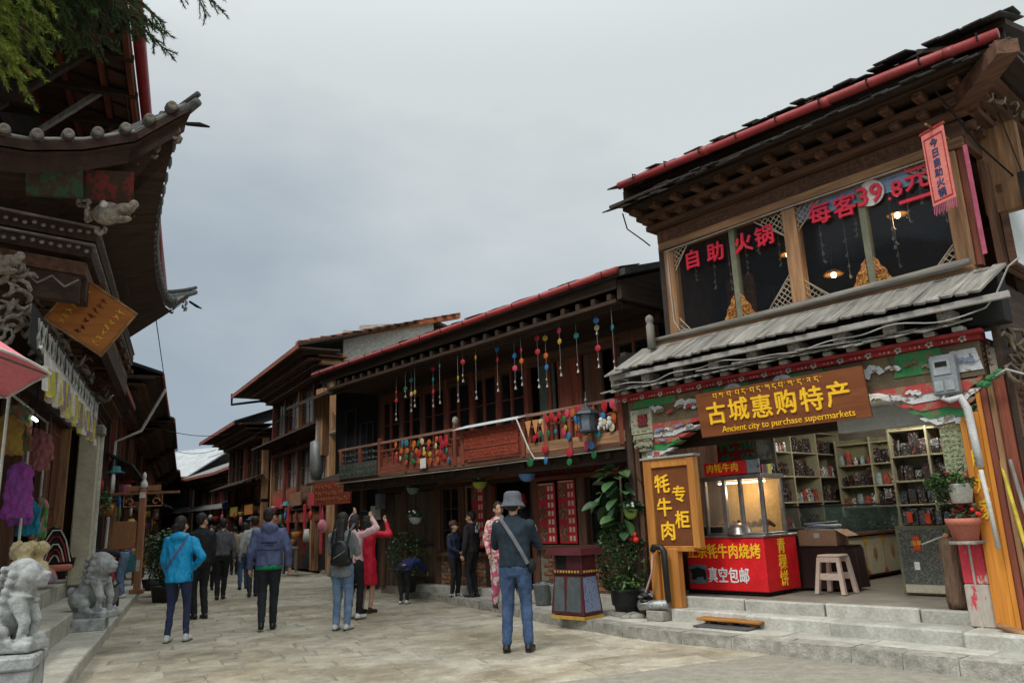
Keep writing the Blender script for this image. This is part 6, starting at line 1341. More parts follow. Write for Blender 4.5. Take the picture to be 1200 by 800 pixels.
# black and silver waste pipes at its foot
t = NT('waste_pipe', 'black downpipe joining a fat silver foil pipe on the pavement beside the orange sign frame', 'pipe', 3.62, .20)
bp = M('black_pipe', (.02, .02, .02), rough=.35, bump=0); sp_ = M('foil_pipe', (.45, .45, .44), (.25, .25, .25), rough=.35, metal=.6, bump=.8, sc_=20)
B().tube([(.05, .0, .98), (.02, .02, 1.02), (-.10, .02, 1.02), (-.14, .02, .98), (-.15, .02, .36)], .04, 10).o('downpipe', bp, t, True)
B().tube([(.05, .0, .98), (.08, .02, .7), (.2, .05, .42), (.3, .06, .34)], .014, 6).o('hose', M('pink_hose', (.5, .3, .25), bump=0), t, True)
B().tube([(-.15, .03, .33), (.05, .05, .31), (.28, .06, .30)], .06, 12).o('foil_pipe', sp_, t, True)
q = B(); r = random.Random(1)
for i in range(7): q.ell((.22+.05*math.cos(i*2.2), .02+.05*math.sin(i*2), .33+.025*i), (.075, .06, .035), 10, 6)
q.o('pipe_bundle', bp, t, True); B().tube([(.2+.09*math.cos(a), .03+.08*math.sin(a), .30+.015*a) for a in np.linspace(0, 11, 30)], .016, 6).o('coiled_hose', sp_, t, True)
B().bx(-.12, .14, -.06, .12, .13, .25).o('support_stone', stone(), t)

# --- snack cart
t = NT('snack_cart', 'red bannered snack cart with yellow and white characters in the shop opening', 'cart', 3.10, -.52, .40)
rb = M('banner_red', (.66, .016, .02), (.52, .012, .016), rough=.35, bump=.05, var=.02)
B().bx(-.60, .57, -.80, .0, .04, .70, c=.01).o('body', rb, t)
B().bx(-.62, .59, -.82, .02, .70, .73).o('counter_top', M('steel_top', (.35, .34, .33), metal=.7, rough=.35, bump=.1), t)
B().bx(-.56, .62, -.76, -.04, .0, .04).o('plinth', black(), t)
wl = M('sign_white', (.80, .80, .78), var=.03, bump=0, rough=.4)
for i, ch in enumerate('正宗牦牛肉烧烤'): txt(ch, yl, t, .475-.158*i, .006, .52, .195, 'lettering', .003, 0, sx=.8)
for i, ch in enumerate('真空包邮'): txt(ch, wl, t, .18-.155*i, .006, .22, .20, 'lettering', .003, 0, sx=.75)
for i, ch in enumerate('青稞饼'):
    o = txt(ch, yl, t, 0, 0, 0, .20, 'lettering', .003); o.matrix_basis = TR(-.606, -.22, .58-.2*i, rz=90) @ TR(rx=90, rz=0) @ TR(rz=0) @ Matrix.Identity(4)
    o.matrix_basis = Matrix.Translation((-.606, -.40, .57-.2*i)) @ Matrix(((0, 0, -1, 0), (-1, 0, 0, 0), (0, 1, 0, 0), (0, 0, 0, 1)))
B().bx(.28, .54, .002, .008, .12, .36).o('picture', M('slate_picture', (.10, .15, .17), (.06, .09, .10), bump=0), t)
yk = [(.58, .17), (.57, .25), (.60, .27), (.59, .30), (.54, .31), (.48, .33), (.42, .31), (.37, .30), (.35, .26), (.36, .17), (.39, .17), (.40, .21), (.50, .20), (.52, .17)]
B().prism([(a-.07, b) for a, b in yk], 'y', .008, .012).o('yak_silhouette', black(), t)
# oven cabinet standing on the cart
t = NT('warming_cabinet', 'steel framed glass food warmer glowing warm yellow on top of the snack cart', 'cabinet', 2.92, -.85, 1.13)
stl = M('brushed_steel', (.30, .29, .28), (.18, .17, .17), metal=.7, rough=.35, bump=.1)
for x in (-.42, -.12, .12, .42):
    B().bx(x-.025, x+.025, .22, .27, .0, .72).o('post', stl, t)
    if abs(x) > .4: B().bx(x-.025, x+.025, -.25, -.20, .0, .72).o('post', stl, t)
B().bx(-.46, .46, -.27, .29, .70, .76).o('top', stl, t); B().bx(-.44, .44, -.26, .28, -.0, .03).o('base', stl, t)
B().bx(-.44, .44, -.25, -.23, .03, .70).o('back_panel', M('warm_panel', (.50, .36, .17), (.36, .24, .10), rough=.4), t)
for a, b_ in ((-.395, -.145), (-.095, .095), (.145, .395)): B().bx(a, b_, .24, .246, .03, .70, c=0).o('glass_pane', glass('cab_glass', (.6, .5, .35), .12, .05), t)
B().bx(-.35, .35, .0, .04, .66, .685).o('lamp_tube', lamp_mat('warm_tube', (1, .72, .40), 5), t)
l = bpy.data.lights.new('warmer_light', 'POINT'); l.energy = 5; l.color = (1, .7, .38); l.shadow_soft_size = .08; lo = bpy.data.objects.new('warmer_light', l); COL.objects.link(lo); lo.parent = t; lo.location = (0, .05, .55)
r = random.Random(6)
for i in range(8): B().tube([(-.35+.1*i, -.1, .1), (-.33+.1*i, .02, .12+.05*r.random()), (-.31+.1*i, .1, .1)], [.02, .035, .015], 6).o('meat_skewer', M('roast_meat', (.13, .05, .02), (.08, .03, .015)), t, True)
t = NT('cabinet_sign', 'small red lettered sign with yellow characters on top of the food warmer', 'sign', 2.98, -.55, 1.90)
B().bx(-.34, .30, -.03, .02, .0, .17).o('board', rb, t); B().bx(-.52, -.345, -.03, .015, .0, .17).o('photo_panel', M('photo_panel', (.04, .05, .07), (.25, .27, .3), cut=.6, sc_=14, bump=0), t)
for i, ch in enumerate('肉牦牛肉'): txt(ch, yl, t, .20-.125*i, .026, .085, .12, 'lettering', .003)
t = NT('steel_bowl_lid', 'domed steel lid lying on the counter edge of the snack cart', 'lid', 2.88, -.62, 1.13)
B().lathe([(.0, .165), (.03, .16), (.09, .14), (.14, .09), (.16, .03), (.17, .02), (.17, .0), (0, .0)], n=20).o('dome', M('dull_steel', (.30, .28, .27), metal=.8, rough=.3, bump=.1), t, True); B().lathe([(.02, .16), (.022, .185), (.0, .19)], n=8).o('knob', black(), t)
t = NT('grill_tray', 'long black grill tray on the snack cart beside the steel lid', 'tray', 3.38, -.72, 1.13); B().bx(-.26, .26, -.16, .12, .0, .11, c=.012).o('tray', black(), t)
for i in range(8): B().tube([(-.24+.06*i, -.14, .115), (-.24+.06*i, .10, .115)], .005, 4).o('grill_bar', stl, t)
# red board with green characters and framed picture behind
t = NT('vertical_signboard', 'dark red board with green Chinese characters hanging behind the snack cart', 'sign', 3.12, -1.17)
B().bx(-.34, .34, -.02, .02, 1.2, 2.62).o('board', M('maroon_board', (.30, .025, .03), (.22, .02, .02), rough=.5), t)
gm_ = M('green_letters', (.02, .22, .10), (.015, .17, .08), bump=0)
for ch, x, z in (('牦', .18, 2.36), ('牛', .17, 2.06), ('肉', .15, 1.76), ('批', -.14, 2.36), ('发', -.15, 2.06)): txt(ch, gm_, t, x, .028, z, .28, 'lettering', .006)
t = NT('framed_picture', 'grey framed picture leaning high between the red board and the shelf', 'picture', 2.56, -.9)
B().bx(-.15, .15, -.02, .02, 2.02, 2.42).o('frame', M('khaki_frame', (.14, .12, .09)), t); B().bx(-.10, .10, .02, .026, 2.08, 2.36).o('picture', M('grey_picture', (.10, .11, .10), (.22, .22, .2), cut=.55, bump=0), t)
B().tube([(0, 0, 2.42), (0, -.05, 2.9)], .006, 4).o('cord', black(), t)

# --- shelving with goods
shw = M('shelf_wood', (.34, .31, .21), (.26, .235, .15), sc_=6)
shb = M('shelf_back', (.24, .22, .12), (.17, .155, .09), bump=.05)
pk = [M('packet_dark%d' % i, c, c2, cut=.58, sc_=38, rough=.22, bump=.4, spec=.7, var=.4) for i, (c, c2) in enumerate((((.26, .26, .26), (.018, .016, .016)), ((.28, .26, .24), (.03, .015, .013)), ((.24, .05, .04), (.02, .015, .014))))]
pme = []
for i in range(6):
    r = random.Random(i); q = B(); w_, h_, d_ = .055, .085+.01*(i % 3), .022
    q.v = [(-w_, -.004, 0), (w_, -.004, 0), (w_, .004, 0), (-w_, .004, 0), (-w_*.9, -d_, h_*.8), (w_*.9, -d_, h_*.8), (w_*.9, d_, h_*.8), (-w_*.9, d_, h_*.8), (-w_, -.003, h_*2), (w_, -.003, h_*2), (w_, .003, h_*2), (-w_, .003, h_*2)]
    q.f = [(3, 2, 1, 0), (8, 9, 10, 11)]+[(a+i_, a+(i_+1) % 4, a+4+(i_+1) % 4, a+4+i_) for a in (0, 4) for i_ in range(4)]
    pme.append(mesh(q, 'packet', pk[i % 3]))
jar = [mesh(B().lathe([(.0, .0), (.04, .0), (.042, .01), (.042, .10), (.03, .115), (.034, .118), (.034, .14), (0, .14)], n=10), 'jar', M('jar_'+n_, c, c2, cut=.5, sc_=40, rough=.2, bump=0)) for n_, c, c2 in (('white', (.55, .55, .52), (.10, .06, .04)), ('red', (.5, .05, .04), (.10, .08, .06)), ('teal', (.1, .25, .28), (.4, .4, .36)))]
n_goods = 0
def goods(fr, x, y, z, rz, kind, where, i):
    o = bpy.data.objects.new('meat_packet' if kind == 'p' else 'goods_jar', (pme if kind == 'p' else jar)[i % (6 if kind == 'p' else 3)]); COL.objects.link(o)
    o.location = N.w(x, y, z); o.rotation_euler = (0, 0, N.rz+R(rz+rnd.uniform(-14, 14))); f_ = rnd.uniform(.8, 1.25); o.scale = (f_, f_, f_*rnd.uniform(.9, 1.25))
    o_, b_, t_, c_ = where; nm = 'dark meat packet' if kind == 'p' else 'small filled jar'
    tag(o, '%s %s on the %s board of %s, %s column' % (o_, nm, b_, t_, c_), 'packet' if kind == 'p' else 'jar', ('meat packets on ' if kind == 'p' else 'jars on ')+t_)
def shelf_unit(label, x, y, rz, w_, zs, cols_, dep, ztop, zb=.40, tagw='the left shelf', kinds='pp'):
    t = NT('shelf_unit', label, 'shelf', x, y, 0, rz)
    B().bx(0, w_, -dep, -dep+.02, zb, ztop).o('back_panel', shb, t)
    for i in range(cols_+1): xx = w_*i/cols_; B().bx(xx-.015, xx+.015, -dep+.02, 0, zb, ztop).o('upright', shw, t)
    rr = ['lowest', 'second', 'third', 'fourth', 'fifth', 'top']
    T = Matrix.Rotation(R(rz), 4, 'Z')
    for k, z in enumerate(zs):
        for i in range(cols_): B().bx(w_*i/cols_+.016, w_*(i+1)/cols_-.016, -dep+.021, -.003, z-.012, z+.012).o('shelf', shw, t)
        if k < len(zs)-1:
            for i in range(cols_):
                n_ = int(w_/cols_/.105); kd = kinds[(k+i) % len(kinds)]
                for j in range(n_):
                    p = T @ Vector((w_*i/cols_+.07+j*(w_/cols_-.12)/max(1, n_-1), -.10, 0)); goods(None, x+p.x, y+p.y, z+.012, rz, kd, (ORD[j].lower(), rr[k], tagw, 'left middle right'.split()[i]), j+k*2+i)
    return t
shelf_unit('tall three column shelf of meat packets running back along the left wall of the shop', 3.42, -4.85, 90, 2.5, (.42, .75, 1.14, 1.53, 1.93, 2.31, 2.66), 3, .40, 2.70, tagw='the left wall shelf', kinds='pjp')
shelf_unit('tall yellowish shelf of dark packets at the right rear of the shop, behind the glass case', 1.50, -2.25, 0, .01, (.42,), 1, .01, .44) if 0 else None
shelf_unit('tall pale shelf of dark packets at the right rear of the shop', .08, -2.2, 0, 1.42, (.42, 1.12, 1.42, 1.72, 2.04, 2.38), 3, .38, 2.5, tagw='the right rear shelf', kinds='p')
shelf_unit('brown shelf of small jars in the far back corner of the shop', 1.6, -4.5, 0, 1.75, (.42, 1.1, 1.42, 1.75, 2.1, 2.45), 3, .35, 2.55, tagw='the far back shelf', kinds='jp')
t = NT('photo_post', 'green yellow shelf end covered with small food pictures beside the cabinet', 'display', 3.0, -2.2)
B().bx(.3, .42, -.1, .0, .4, 2.6).o('post', M('yellow_green', (.36, .36, .10), (.3, .3, .08), bump=0), t)
for i in range(4): B().bx(.315, .405, .0, .006, 1.3+.3*i, 1.5+.3*i).o('picture', M('photo_panel'), t)
# counter with painted cream panels and glass top
t = NT('shop_counter', 'long counter with cream panels painted with gold ornaments, glass case on top', 'counter', 2.45, -2.0)
B().bx(.03, .6, -2.4, .0, .42, 1.02).o('carcass', dk('y'), t)
crm = M('cream_panel', (.50, .46, .34), (.42, .38, .27), rough=.5, bump=.1)
for i in range(4):
    y0 = -2.38+.6*i; B().bx(.0, .03, y0+.01, y0+.59, .46, 1.0).o('cream_panel', crm, t)
    q = B(); cy = y0+.3
    for (dy, z0, z1) in ((0, .62, .88), (.04, .67, .83), (-.04, .67, .83)): q.ell((-.004, cy+dy, (z0+z1)/2), (.006, .022, (z1-z0)/2), 8, 6)
    q.o('painted_flower', M('umber_paint', (.24, .11, .04), (.36, .20, .07), cut=.5, sc_=60), t)
    B().prism([(y0-.09, 1.0), (y0+.09, 1.0), (y0+.01, .85), (y0-.01, .85)], 'x', -.006, .0).o('gold_corner', gold(), t); B().bx(-.005, .0, y0-.005, y0+.005, .55, .86, c=0).o('gold_line', gold(), t)
    B().prism([(y0-.08, .46), (y0+.08, .46), (y0, .56)], 'x', -.006, .0).o('rust_corner', M('rust_paint', (.40, .14, .06)), t)
B().bx(-.04, .64, -2.45, .05, 1.02, 1.07).o('top_board', br('y'), t)
gc = glass('case_glass', (.12, .20, .18), .30, .05)
B().bx(-.02, .60, -2.4, .0, 1.07, 1.45, c=0).o('glass_case', gc, t); B().bx(-.03, .62, -2.42, .02, 1.45, 1.47).o('case_frame', black(), t)
for i in range(12): rep('case_packet', pme[i % 6], t, TR(.1+.1*(i % 3), -2.2+.18*i, 1.07, rz=90))
# table with dark cloth, boxes, stool
t = NT('side_table', 'small table under a dark maroon cloth inside the shop opening', 'table', 2.28, -1.65, .40)
B().bx(-.33, .33, -.32, .18, .50, .53).o('table_top', dk(), t)
q = B(); pts = []
for i in range(28):
    a = 2*math.pi*i/28; cx, cy = .36*max(-1, min(1, 1.35*math.cos(a))), .27*max(-1, min(1, 1.35*math.sin(a))); wv = 1+.05*math.sin(a*9); pts.append((cx, cy-.07, wv))
q.v = [(x*.95, y*.95, .545) for x, y, w_ in pts]+[(x*w_, y*w_, .50) for x, y, w_ in pts]+[(x*w_*1.06, y*w_*1.06, .02) for x, y, w_ in pts]
q.f = [tuple(range(28))]+[(i+28*k, (i+1) % 28+28*k, (i+1) % 28+28*(k+1), i+28*(k+1)) for k in (0, 1) for i in range(28)]
q.o('cloth', cloth('dark_maroon', (.035, .014, .012)), t, True)
cbx = M('cardboard', (.33, .20, .12), (.26, .15, .09), sc_=4, bump=.2, var=.15)
t = NT('cardboard_box', 'open brown cardboard box with folded papers on the dark clothed table', 'box', 2.28, -1.62, .95)
q = B().bx(-.26, .26, -.17, .17, 0, .01).bx(-.26, .26, .155, .165, .01, .20).bx(-.26, .26, -.165, -.155, .01, .20).bx(-.26, -.25, -.155, .155, .01, .20).bx(.25, .26, -.155, .155, .01, .20); q.o('carton', cbx, t)
B().hexa([(-.26, -.16, .20), (-.25, -.16, .20), (-.25, .16, .20), (-.26, .16, .20), (-.40, -.16, .12), (-.39, -.16, .12), (-.39, .16, .12), (-.40, .16, .12)]).o('flap', cbx, t)
B().bx(-.04, .04, .166, .170, .10, .16).o('box_label', whitep(), t)
r = random.Random(4)
for i in range(6): B().bx(-.2, .16, -.12, .12, 0, .018).o('paper', (cloth('paper_blue', (.20, .26, .38)), whitep(), cloth('paper_grey', (.3, .3, .32)))[i % 3], t).matrix_basis = TR(.0+r.uniform(-.03, .03), 0, .17+.022*i, rz=r.uniform(-12, 12), ry=r.uniform(-6, 6))
t = NT('plastic_stool', 'beige pink plastic stool with splayed legs standing at the shop threshold', 'stool', 1.98, -1.22, .40)
stm = M('stool_plastic', (.50, .38, .31), (.46, .35, .28), rough=.45, bump=.05)
B().bx(-.14, .14, -.14, .14, .43, .46, c=.012).o('seat', stm, t)
for sx in (-1, 1):
    for sy in (-1, 1):
        a = (sx*.12, sy*.12); c_ = (sx*.17, sy*.16); w_ = .022
        B().hexa([(c_[0]-w_*1.2, c_[1]-w_*1.2, 0), (c_[0]+w_*1.2, c_[1]-w_*1.2, 0), (c_[0]+w_*1.2, c_[1]+w_*1.2, 0), (c_[0]-w_*1.2, c_[1]+w_*1.2, 0), (a[0]-w_, a[1]-w_, .43), (a[0]+w_, a[1]-w_, .43), (a[0]+w_, a[1]+w_, .43), (a[0]-w_, a[1]+w_, .43)]).o('leg', stm, t)
for y in (.14, -.14): B().bx(-.125, .125, y-.008, y+.008, .16, .24).bx(-.115, .115, y*.93-.008, y*.93+.008, .37, .43).o('apron', stm, t)
# leaning glass display case and log
t = NT('display_case', 'upright glass fronted display case full of dark caterpillar fungus beside the log', 'case', .95, -1.38, .40)
B().bx(-.30, .30, -.22, -.02, .0, .78).o('case_body', M('olive_frame', (.16, .15, .08), (.12, .11, .06)), t)
B().bx(-.26, .26, -.018, .0, .12, .74).o('contents', M('dried_goods', (.16, .15, .11), (.03, .03, .025), sc_=45, bump=1, cut=.55), t)
B().bx(-.26, .26, -.018, .002, .02, .115).o('lower_panel', M('cream_panel'), t); B().bx(-.27, .27, .005, .010, .11, .75, c=0).o('glass_front', glass('cab2', (.3, .32, .28), .12), t)
B().bx(.02, .10, .012, .018, .50, .66).o('red_label', M('orange_label', (.70, .08, .03), var=.02, bump=0), t); txt('虫草', yl, t, .06, .02, .58, .06, 'lettering', .001); B().bx(.06, .12, .012, .016, .28, .37).o('price_card', wl, t)
for i in range(5):
    q = B().bx(-.045, .045, -.03, .03, 0, .17+.03*(i % 2), c=.012); o = q.o('gift_bag', (pk[0], pk[1], pk[2])[i % 3]); o.location = N.w(.75+.09*i, -1.48, 1.18); o.rotation_euler = (0, 0, N.rz); tag(o, ['small dark gift bag', 'silvery gift bag', 'reddish gift bag', 'plump dark gift bag', 'right end gift bag'][i]+' standing on top of the upright display case', 'bag', 'gift bags on the display case')
for i, x in enumerate((.85, 1.05)):
    q = B().bx(-.03, .03, 0, .012, 0, .12); o = q.o('price_tag', M('orange_label')); o.location = N.w(x, -1.40, 1.20+.02*i); o.rotation_euler = (0, 0, N.rz); tag(o, ('right' if i == 0 else 'left')+' orange price tag in front of the gift bags on the display case', 'tag')
t = NT('log_post', 'rough bark covered log standing upright beside the peeling red pillar', 'log', .27, -.30, .40)
r = random.Random(2); lg_ = []
q = B()
for i in range(9): lg_.append((.0+.006*math.sin(i*1.3), .0, .085*i+.0))
q.tube(lg_, [.095, .098, .094, .097, .092, .095, .091, .093, .090], 14); 
for i, v in enumerate(q.v): q.v[i] = (v[0]+r.uniform(-.005, .005), v[1]+r.uniform(-.005, .005), v[2])
q.o('trunk', M('bark', (.19, .12, .075), (.08, .045, .028), sc_=10, st=(1, 1, .25), bump=1.2), t, True); B().tube([(.02, .08, .70), (.22, .12, .62)], [.008, .012], 6).o('wooden_peg', gr('x'), t); B().ell((.0, .06, .70), (.03, .03, .03), 8, 6).o('knot', oc(), t, True)
# lit ceiling lamps in the shop
for x, y, z, w_ in ((1.55, -2.6, 2.62, 26), (.95, -1.9, 2.68, 16), (2.1, -3.2, 2.70, 22), (2.3, -1.2, 2.72, 12)):
    t = NT('ceiling_lamp', 'small round lit ceiling lamp inside the shop, %s' % {1.55: 'above the counter end', .95: 'nearest the right pillar', 2.1: 'at the back', 2.3: 'behind the signboard'}[x], 'lamp', x, y, z, 0, 'round ceiling lamps inside the shop')
    B().lathe([(.0, -.02), (.06, -.015), (.075, .0), (.075, .02), (0, .02)], n=16).o('diffuser', lamp_mat('lamp_white', (.95, 1, .98), 6), t, True); B().tube([(0, 0, .02), (0, 0, 3.02-z)], .01, 5).o('rod', stl, t)
    l = bpy.data.lights.new('lamp_light', 'POINT'); l.energy = w_; l.color = (1, .95, .85); l.shadow_soft_size = .08; lo = bpy.data.objects.new('lamp_light', l); COL.objects.link(lo); lo.parent = t; lo.location = (0, 0, -.08)

# --- plants
leafm = [M('leaf_%d' % i, c, tuple(x*.55 for x in c), sc_=12, rough=.45, bump=.2, var=.5, spec=.4) for i, c in enumerate(((.045, .105, .035), (.065, .13, .04), (.03, .075, .03), (.11, .18, .045)))]
def leaf_me(L_, w_, m, bend=.25, name='leaf'):
    q = B(); ns = 5; vs = []
    for i in range(ns+1):
        t = i/ns; ww = w_*math.sin(math.pi*min(.97, t*.92+.06))**.7; z = -bend*L_*t*t
        vs += [(-ww, t*L_, z+ww*.25), (0, t*L_, z), (ww, t*L_, z+ww*.25)]
    q.v = vs; q.f = [(3*i+a, 3*i+a+1, 3*i+a+4, 3*i+a+3) for i in range(ns) for a in (0, 1)]
    return mesh(q, name, m)
def leaves(t, n, c, rad, size, seed, mi=(0, 1, 2), name='foliage', hollow=.35, kind='stuff', mats=None):
    """many small bent leaves spread through an uneven volume, joined"""
    r = random.Random(seed)
    for m_i in mi:
        q = B()
        for i in range(n//len(mi)):
            while True:
                p = Vector((r.uniform(-1, 1), r.uniform(-1, 1), r.uniform(-1, 1)))
                if p.length < 1 and p.length > hollow and noise.noise(p*2.3+Vector((seed, 0, m_i*.4))) > -.18: break
            P = Vector(c)+Vector((p.x*rad[0], p.y*rad[1], p.z*rad[2])); s_ = size*r.uniform(.6, 1.3)
            a = r.uniform(0, 6.3); e = r.uniform(-.9, .6); d = Vector((math.cos(a)*math.cos(e), math.sin(a)*math.cos(e), math.sin(e))); sd = d.cross(Vector((r.uniform(-.4, .4), r.uniform(-.4, .4), 1))).normalized()*s_*.32
            o_ = len(q.v); q.v += [tuple(P-d*s_*.5), tuple(P+sd), tuple(P+d*s_*.5-Vector((0, 0, s_*.15))), tuple(P-sd)]; q.f.append((o_, o_+1, o_+2, o_+3))
        q.o(name, leafm[m_i], t, kind=kind)
t = NT('potted_plant', 'big leaved rubber plant in a black tub in front of the dark window', 'plant', 4.35, -.05, .13)
tub = M('tub_black', (.03, .032, .033), (.02, .02, .02), rough=.5, bump=.3)
B().lathe([(.0, .0), (.17, .0), (.20, .12), (.225, .13), (.24, .30), (.26, .31), (.26, .35), (.235, .35), (.23, .30), (0, .30)], n=24).o('tub', tub, t, True)
B().tube([(0, 0, .3), (.02, 0, .9), (-.02, .02, 1.4), (.0, 0, 1.85)], [.03, .025, .02, .012], 8).o('stem', M('stem_brown', (.12, .09, .05)), t, True)
bl = [leaf_me(.27, .085, leafm[0]), leaf_me(.23, .075, leafm[2]), leaf_me(.25, .08, leafm[1])]
r = random.Random(9)
for i in range(64):
    z = 1.05+.95*(i/64)**.8; a = i*2.4+r.uniform(-.4, .4); rr_ = .05+.27*math.sin(math.pi*min(1, (z-.7)/1.5))*r.uniform(.3, 1)
    rep('leaf', bl[i % 3], t, TR(rr_*math.cos(a), rr_*math.sin(a), z, rz=math.degrees(a)-90+r.uniform(-20, 20)) @ Matrix.Rotation(R(r.uniform(-50, 20)), 4, 'X') @ Matrix.Rotation(R(r.uniform(-25, 25)), 4, 'Y'))
leaves(t, 2600, (.0, .05, .72), (.42, .38, .50), .055, 3, (0, 1, 2)); leaves(t, 500, (-.05, .1, .42), (.36, .30, .14), .06, 5, (1, 3), 'ground_leaves')
q = B(); r = random.Random(5)
for i in range(26):
    a = r.uniform(0, 6.3); q.tube([(0, 0, .32), (.12*math.cos(a), .12*math.sin(a), .6), (.34*math.cos(a), .3*math.sin(a), .75+.35*r.random())], [.008, .006, .003], 5)
q.o('branches', M('stem_brown'), t, kind='stuff')
for i, (x, z) in enumerate(((-.30, 1.05), (-.33, .98), (-.25, 1.0), (.25, .55))):
    B().ell((x, .15, z), (.045, .045, .04), 8, 6).o('red_flower', M('flower_red', (.55, .03, .02), rough=.6), t, True)
t = NT('potted_shrub', 'dark round shrub by the boarded doors at the far end of the balcony house', 'plant', 10.55, -.62, .13)
B().lathe([(.0, .0), (.16, .0), (.22, .28), (.24, .30), (.22, .30), (0, .27)], n=16).o('tub', tub, t, True); leaves(t, 1500, (0, 0, .72), (.48, .4, .48), .06, 7, (0, 2)); leaves(t, 120, (-.35, .2, .45), (.2, .15, .15), .05, 8, (1,), 'flowers')
q = B(); r = random.Random(3)
for i in range(14): q.ell((-.38+r.uniform(-.12, .12), .25+r.uniform(-.1, .1), .45+r.uniform(-.12, .12)), .022, 6, 5)
q.o('white_flowers', whitep(), t, True, kind='stuff')
for i, (x, c_, r_) in enumerate(((6.0, 'bucket_white', .13), (6.35, 'bucket_grey', .15))):
    t = NT('bucket', ['white plastic bucket behind the litter bin', 'grey bucket with rags beside the photographer'][i], 'bucket', x, -.35, .13)
    m = M(c_, (.45, .45, .44) if i == 0 else (.24, .27, .28), rough=.4, bump=.05); B().lathe([(.0, .0), (r_*.8, .0), (r_, .30), (r_+.012, .305), (r_, .31), (r_*.95, .31), (r_*.78, .02), (0, .02)], n=18).o('tub', m, t, True)
    B().tube([(-r_, 0, .29), (-.06, .1, .33), (.06, .1, .33), (r_, 0, .29)], .005, 5).o('handle', stl, t)
    q = B(); r = random.Random(i); [q.ell((r.uniform(-.08, .08), r.uniform(-.08, .08), .29+r.uniform(0, .04)), (.06, .05, .025), 8, 5) for _ in range(5)]; q.o('rags', cloth('rag', (.18, .22, .22)), t, True, kind='stuff')
# --- hanging bowls with plants
def hang_bowl(x, y, z, c_, lbl, r_=.13, ztop=2.35):
    t = NT('hanging_planter', lbl, 'planter', x, y, z, 0, 'bowl planters hung along the balcony house'); m = M('bowl_'+c_, {'yellow': (.36, .38, .05), 'blue': (.13, .26, .52), 'sage': (.17, .22, .20), 'lime': (.34, .40, .08), 'white': (.42, .46, .44)}[c_], rough=.4, bump=.1)
    B().lathe([(.0, -.12), (.05, -.115), (r_*.8, -.07), (r_, .0), (r_+.01, .01), (r_*.94, .01), (r_*.9, -.02), (0, -.03)], n=18).o('bowl', m, t, True)
    for a in (0, 2.1, 4.2): B().tube([(r_*math.cos(a), r_*math.sin(a), 0), (0, 0, .26), (0, 0, ztop-z)], .004, 4).o('hanger', black(), t)
    leaves(t, 160, (0, 0, .06), (.17, .15, .09), .05, int(x*10), (2, 0)); q = B(); r = random.Random(int(x*7))
    for i in range(4): q.ell((r.uniform(-.15, .15), .08, .08+r.uniform(-.04, .06)), .02, 6, 5)
    q.o('flowers', whitep(), t, True, kind='stuff')
hang_bowl(7.9, -.4, 2.10, 'yellow', 'yellow green bowl planter hanging left of the open doorway'); hang_bowl(6.66, -.4, 2.16, 'blue', 'blue bowl planter hanging above the man in the bucket hat', .14)
hang_bowl(9.98, -.4, 2.12, 'sage', 'sage green bowl planter hanging at the far left under the balcony'); hang_bowl(9.91, -.4, 1.55, 'white', 'pale bowl planter hung low beneath the sage green one'); hang_bowl(4.12, .05, 1.50, 'lime', 'lime bowl planter hung low beside the orange sign frame', .10)
for x, z, lb in ((11.9, 1.95, 'grey speaker box under the far end of the balcony'), (12.1, 1.7, 'small white box lamp under the far end of the balcony')):
    o = B().bx(-.08, .08, -.08, .08, -.16, .16).o('wall_box', M('box_grey', (.18, .2, .21)) if x < 12 else whitep()); o.location = N.w(x, -.85, z); o.rotation_euler = (0, 0, N.rz); tag(o, lb, 'box')
# pots on the right pillar
t = NT('hanging_pot', 'white hanging pot with trailing green leaves on the peeling right pillar', 'planter', -.08, .18, 1.42)
B().lathe([(.0, .0), (.085, .0), (.115, .17), (.125, .18), (.11, .18), (0, .15)], n=18).o('pot', whitep(), t, True); leaves(t, 500, (0.08, .02, .20), (.24, .14, .10), .06, 4, (1, 3, 0)); leaves(t, 140, (.17, .02, .10), (.08, .08, .14), .05, 6, (1, 0), 'trailing_leaves'); B().tube([(0, -.18, .35), (0, 0, .3), (0, .0, .2)], .006, 5).o('hook', black(), t)
t = NT('terracotta_pot', 'terracotta pot with red flowers on a bracket on the right pillar, below the white pot', 'planter', -.05, .16, 1.07)
B().lathe([(.0, .0), (.105, .0), (.14, .15), (.15, .15), (.155, .21), (.14, .21), (.13, .17), (0, .16)], n=20).o('pot', M('terracotta', (.46, .15, .10), (.38, .12, .08), rough=.7), t, True); leaves(t, 180, (-.02, 0, .28), (.16, .12, .10), .05, 8, (0, 2)); B().bx(-.12, .12, -.15, .12, -.03, .0).o('bracket', gr('y'), t)
q = B(); r = random.Random(8); [q.ell((r.uniform(-.22, .0), .04+r.uniform(-.08, .08), .26+r.uniform(-.03, .12)), .02, 6, 5) for _ in range(7)]; q.o('flowers', M('flower_red'), t, True, kind='stuff')
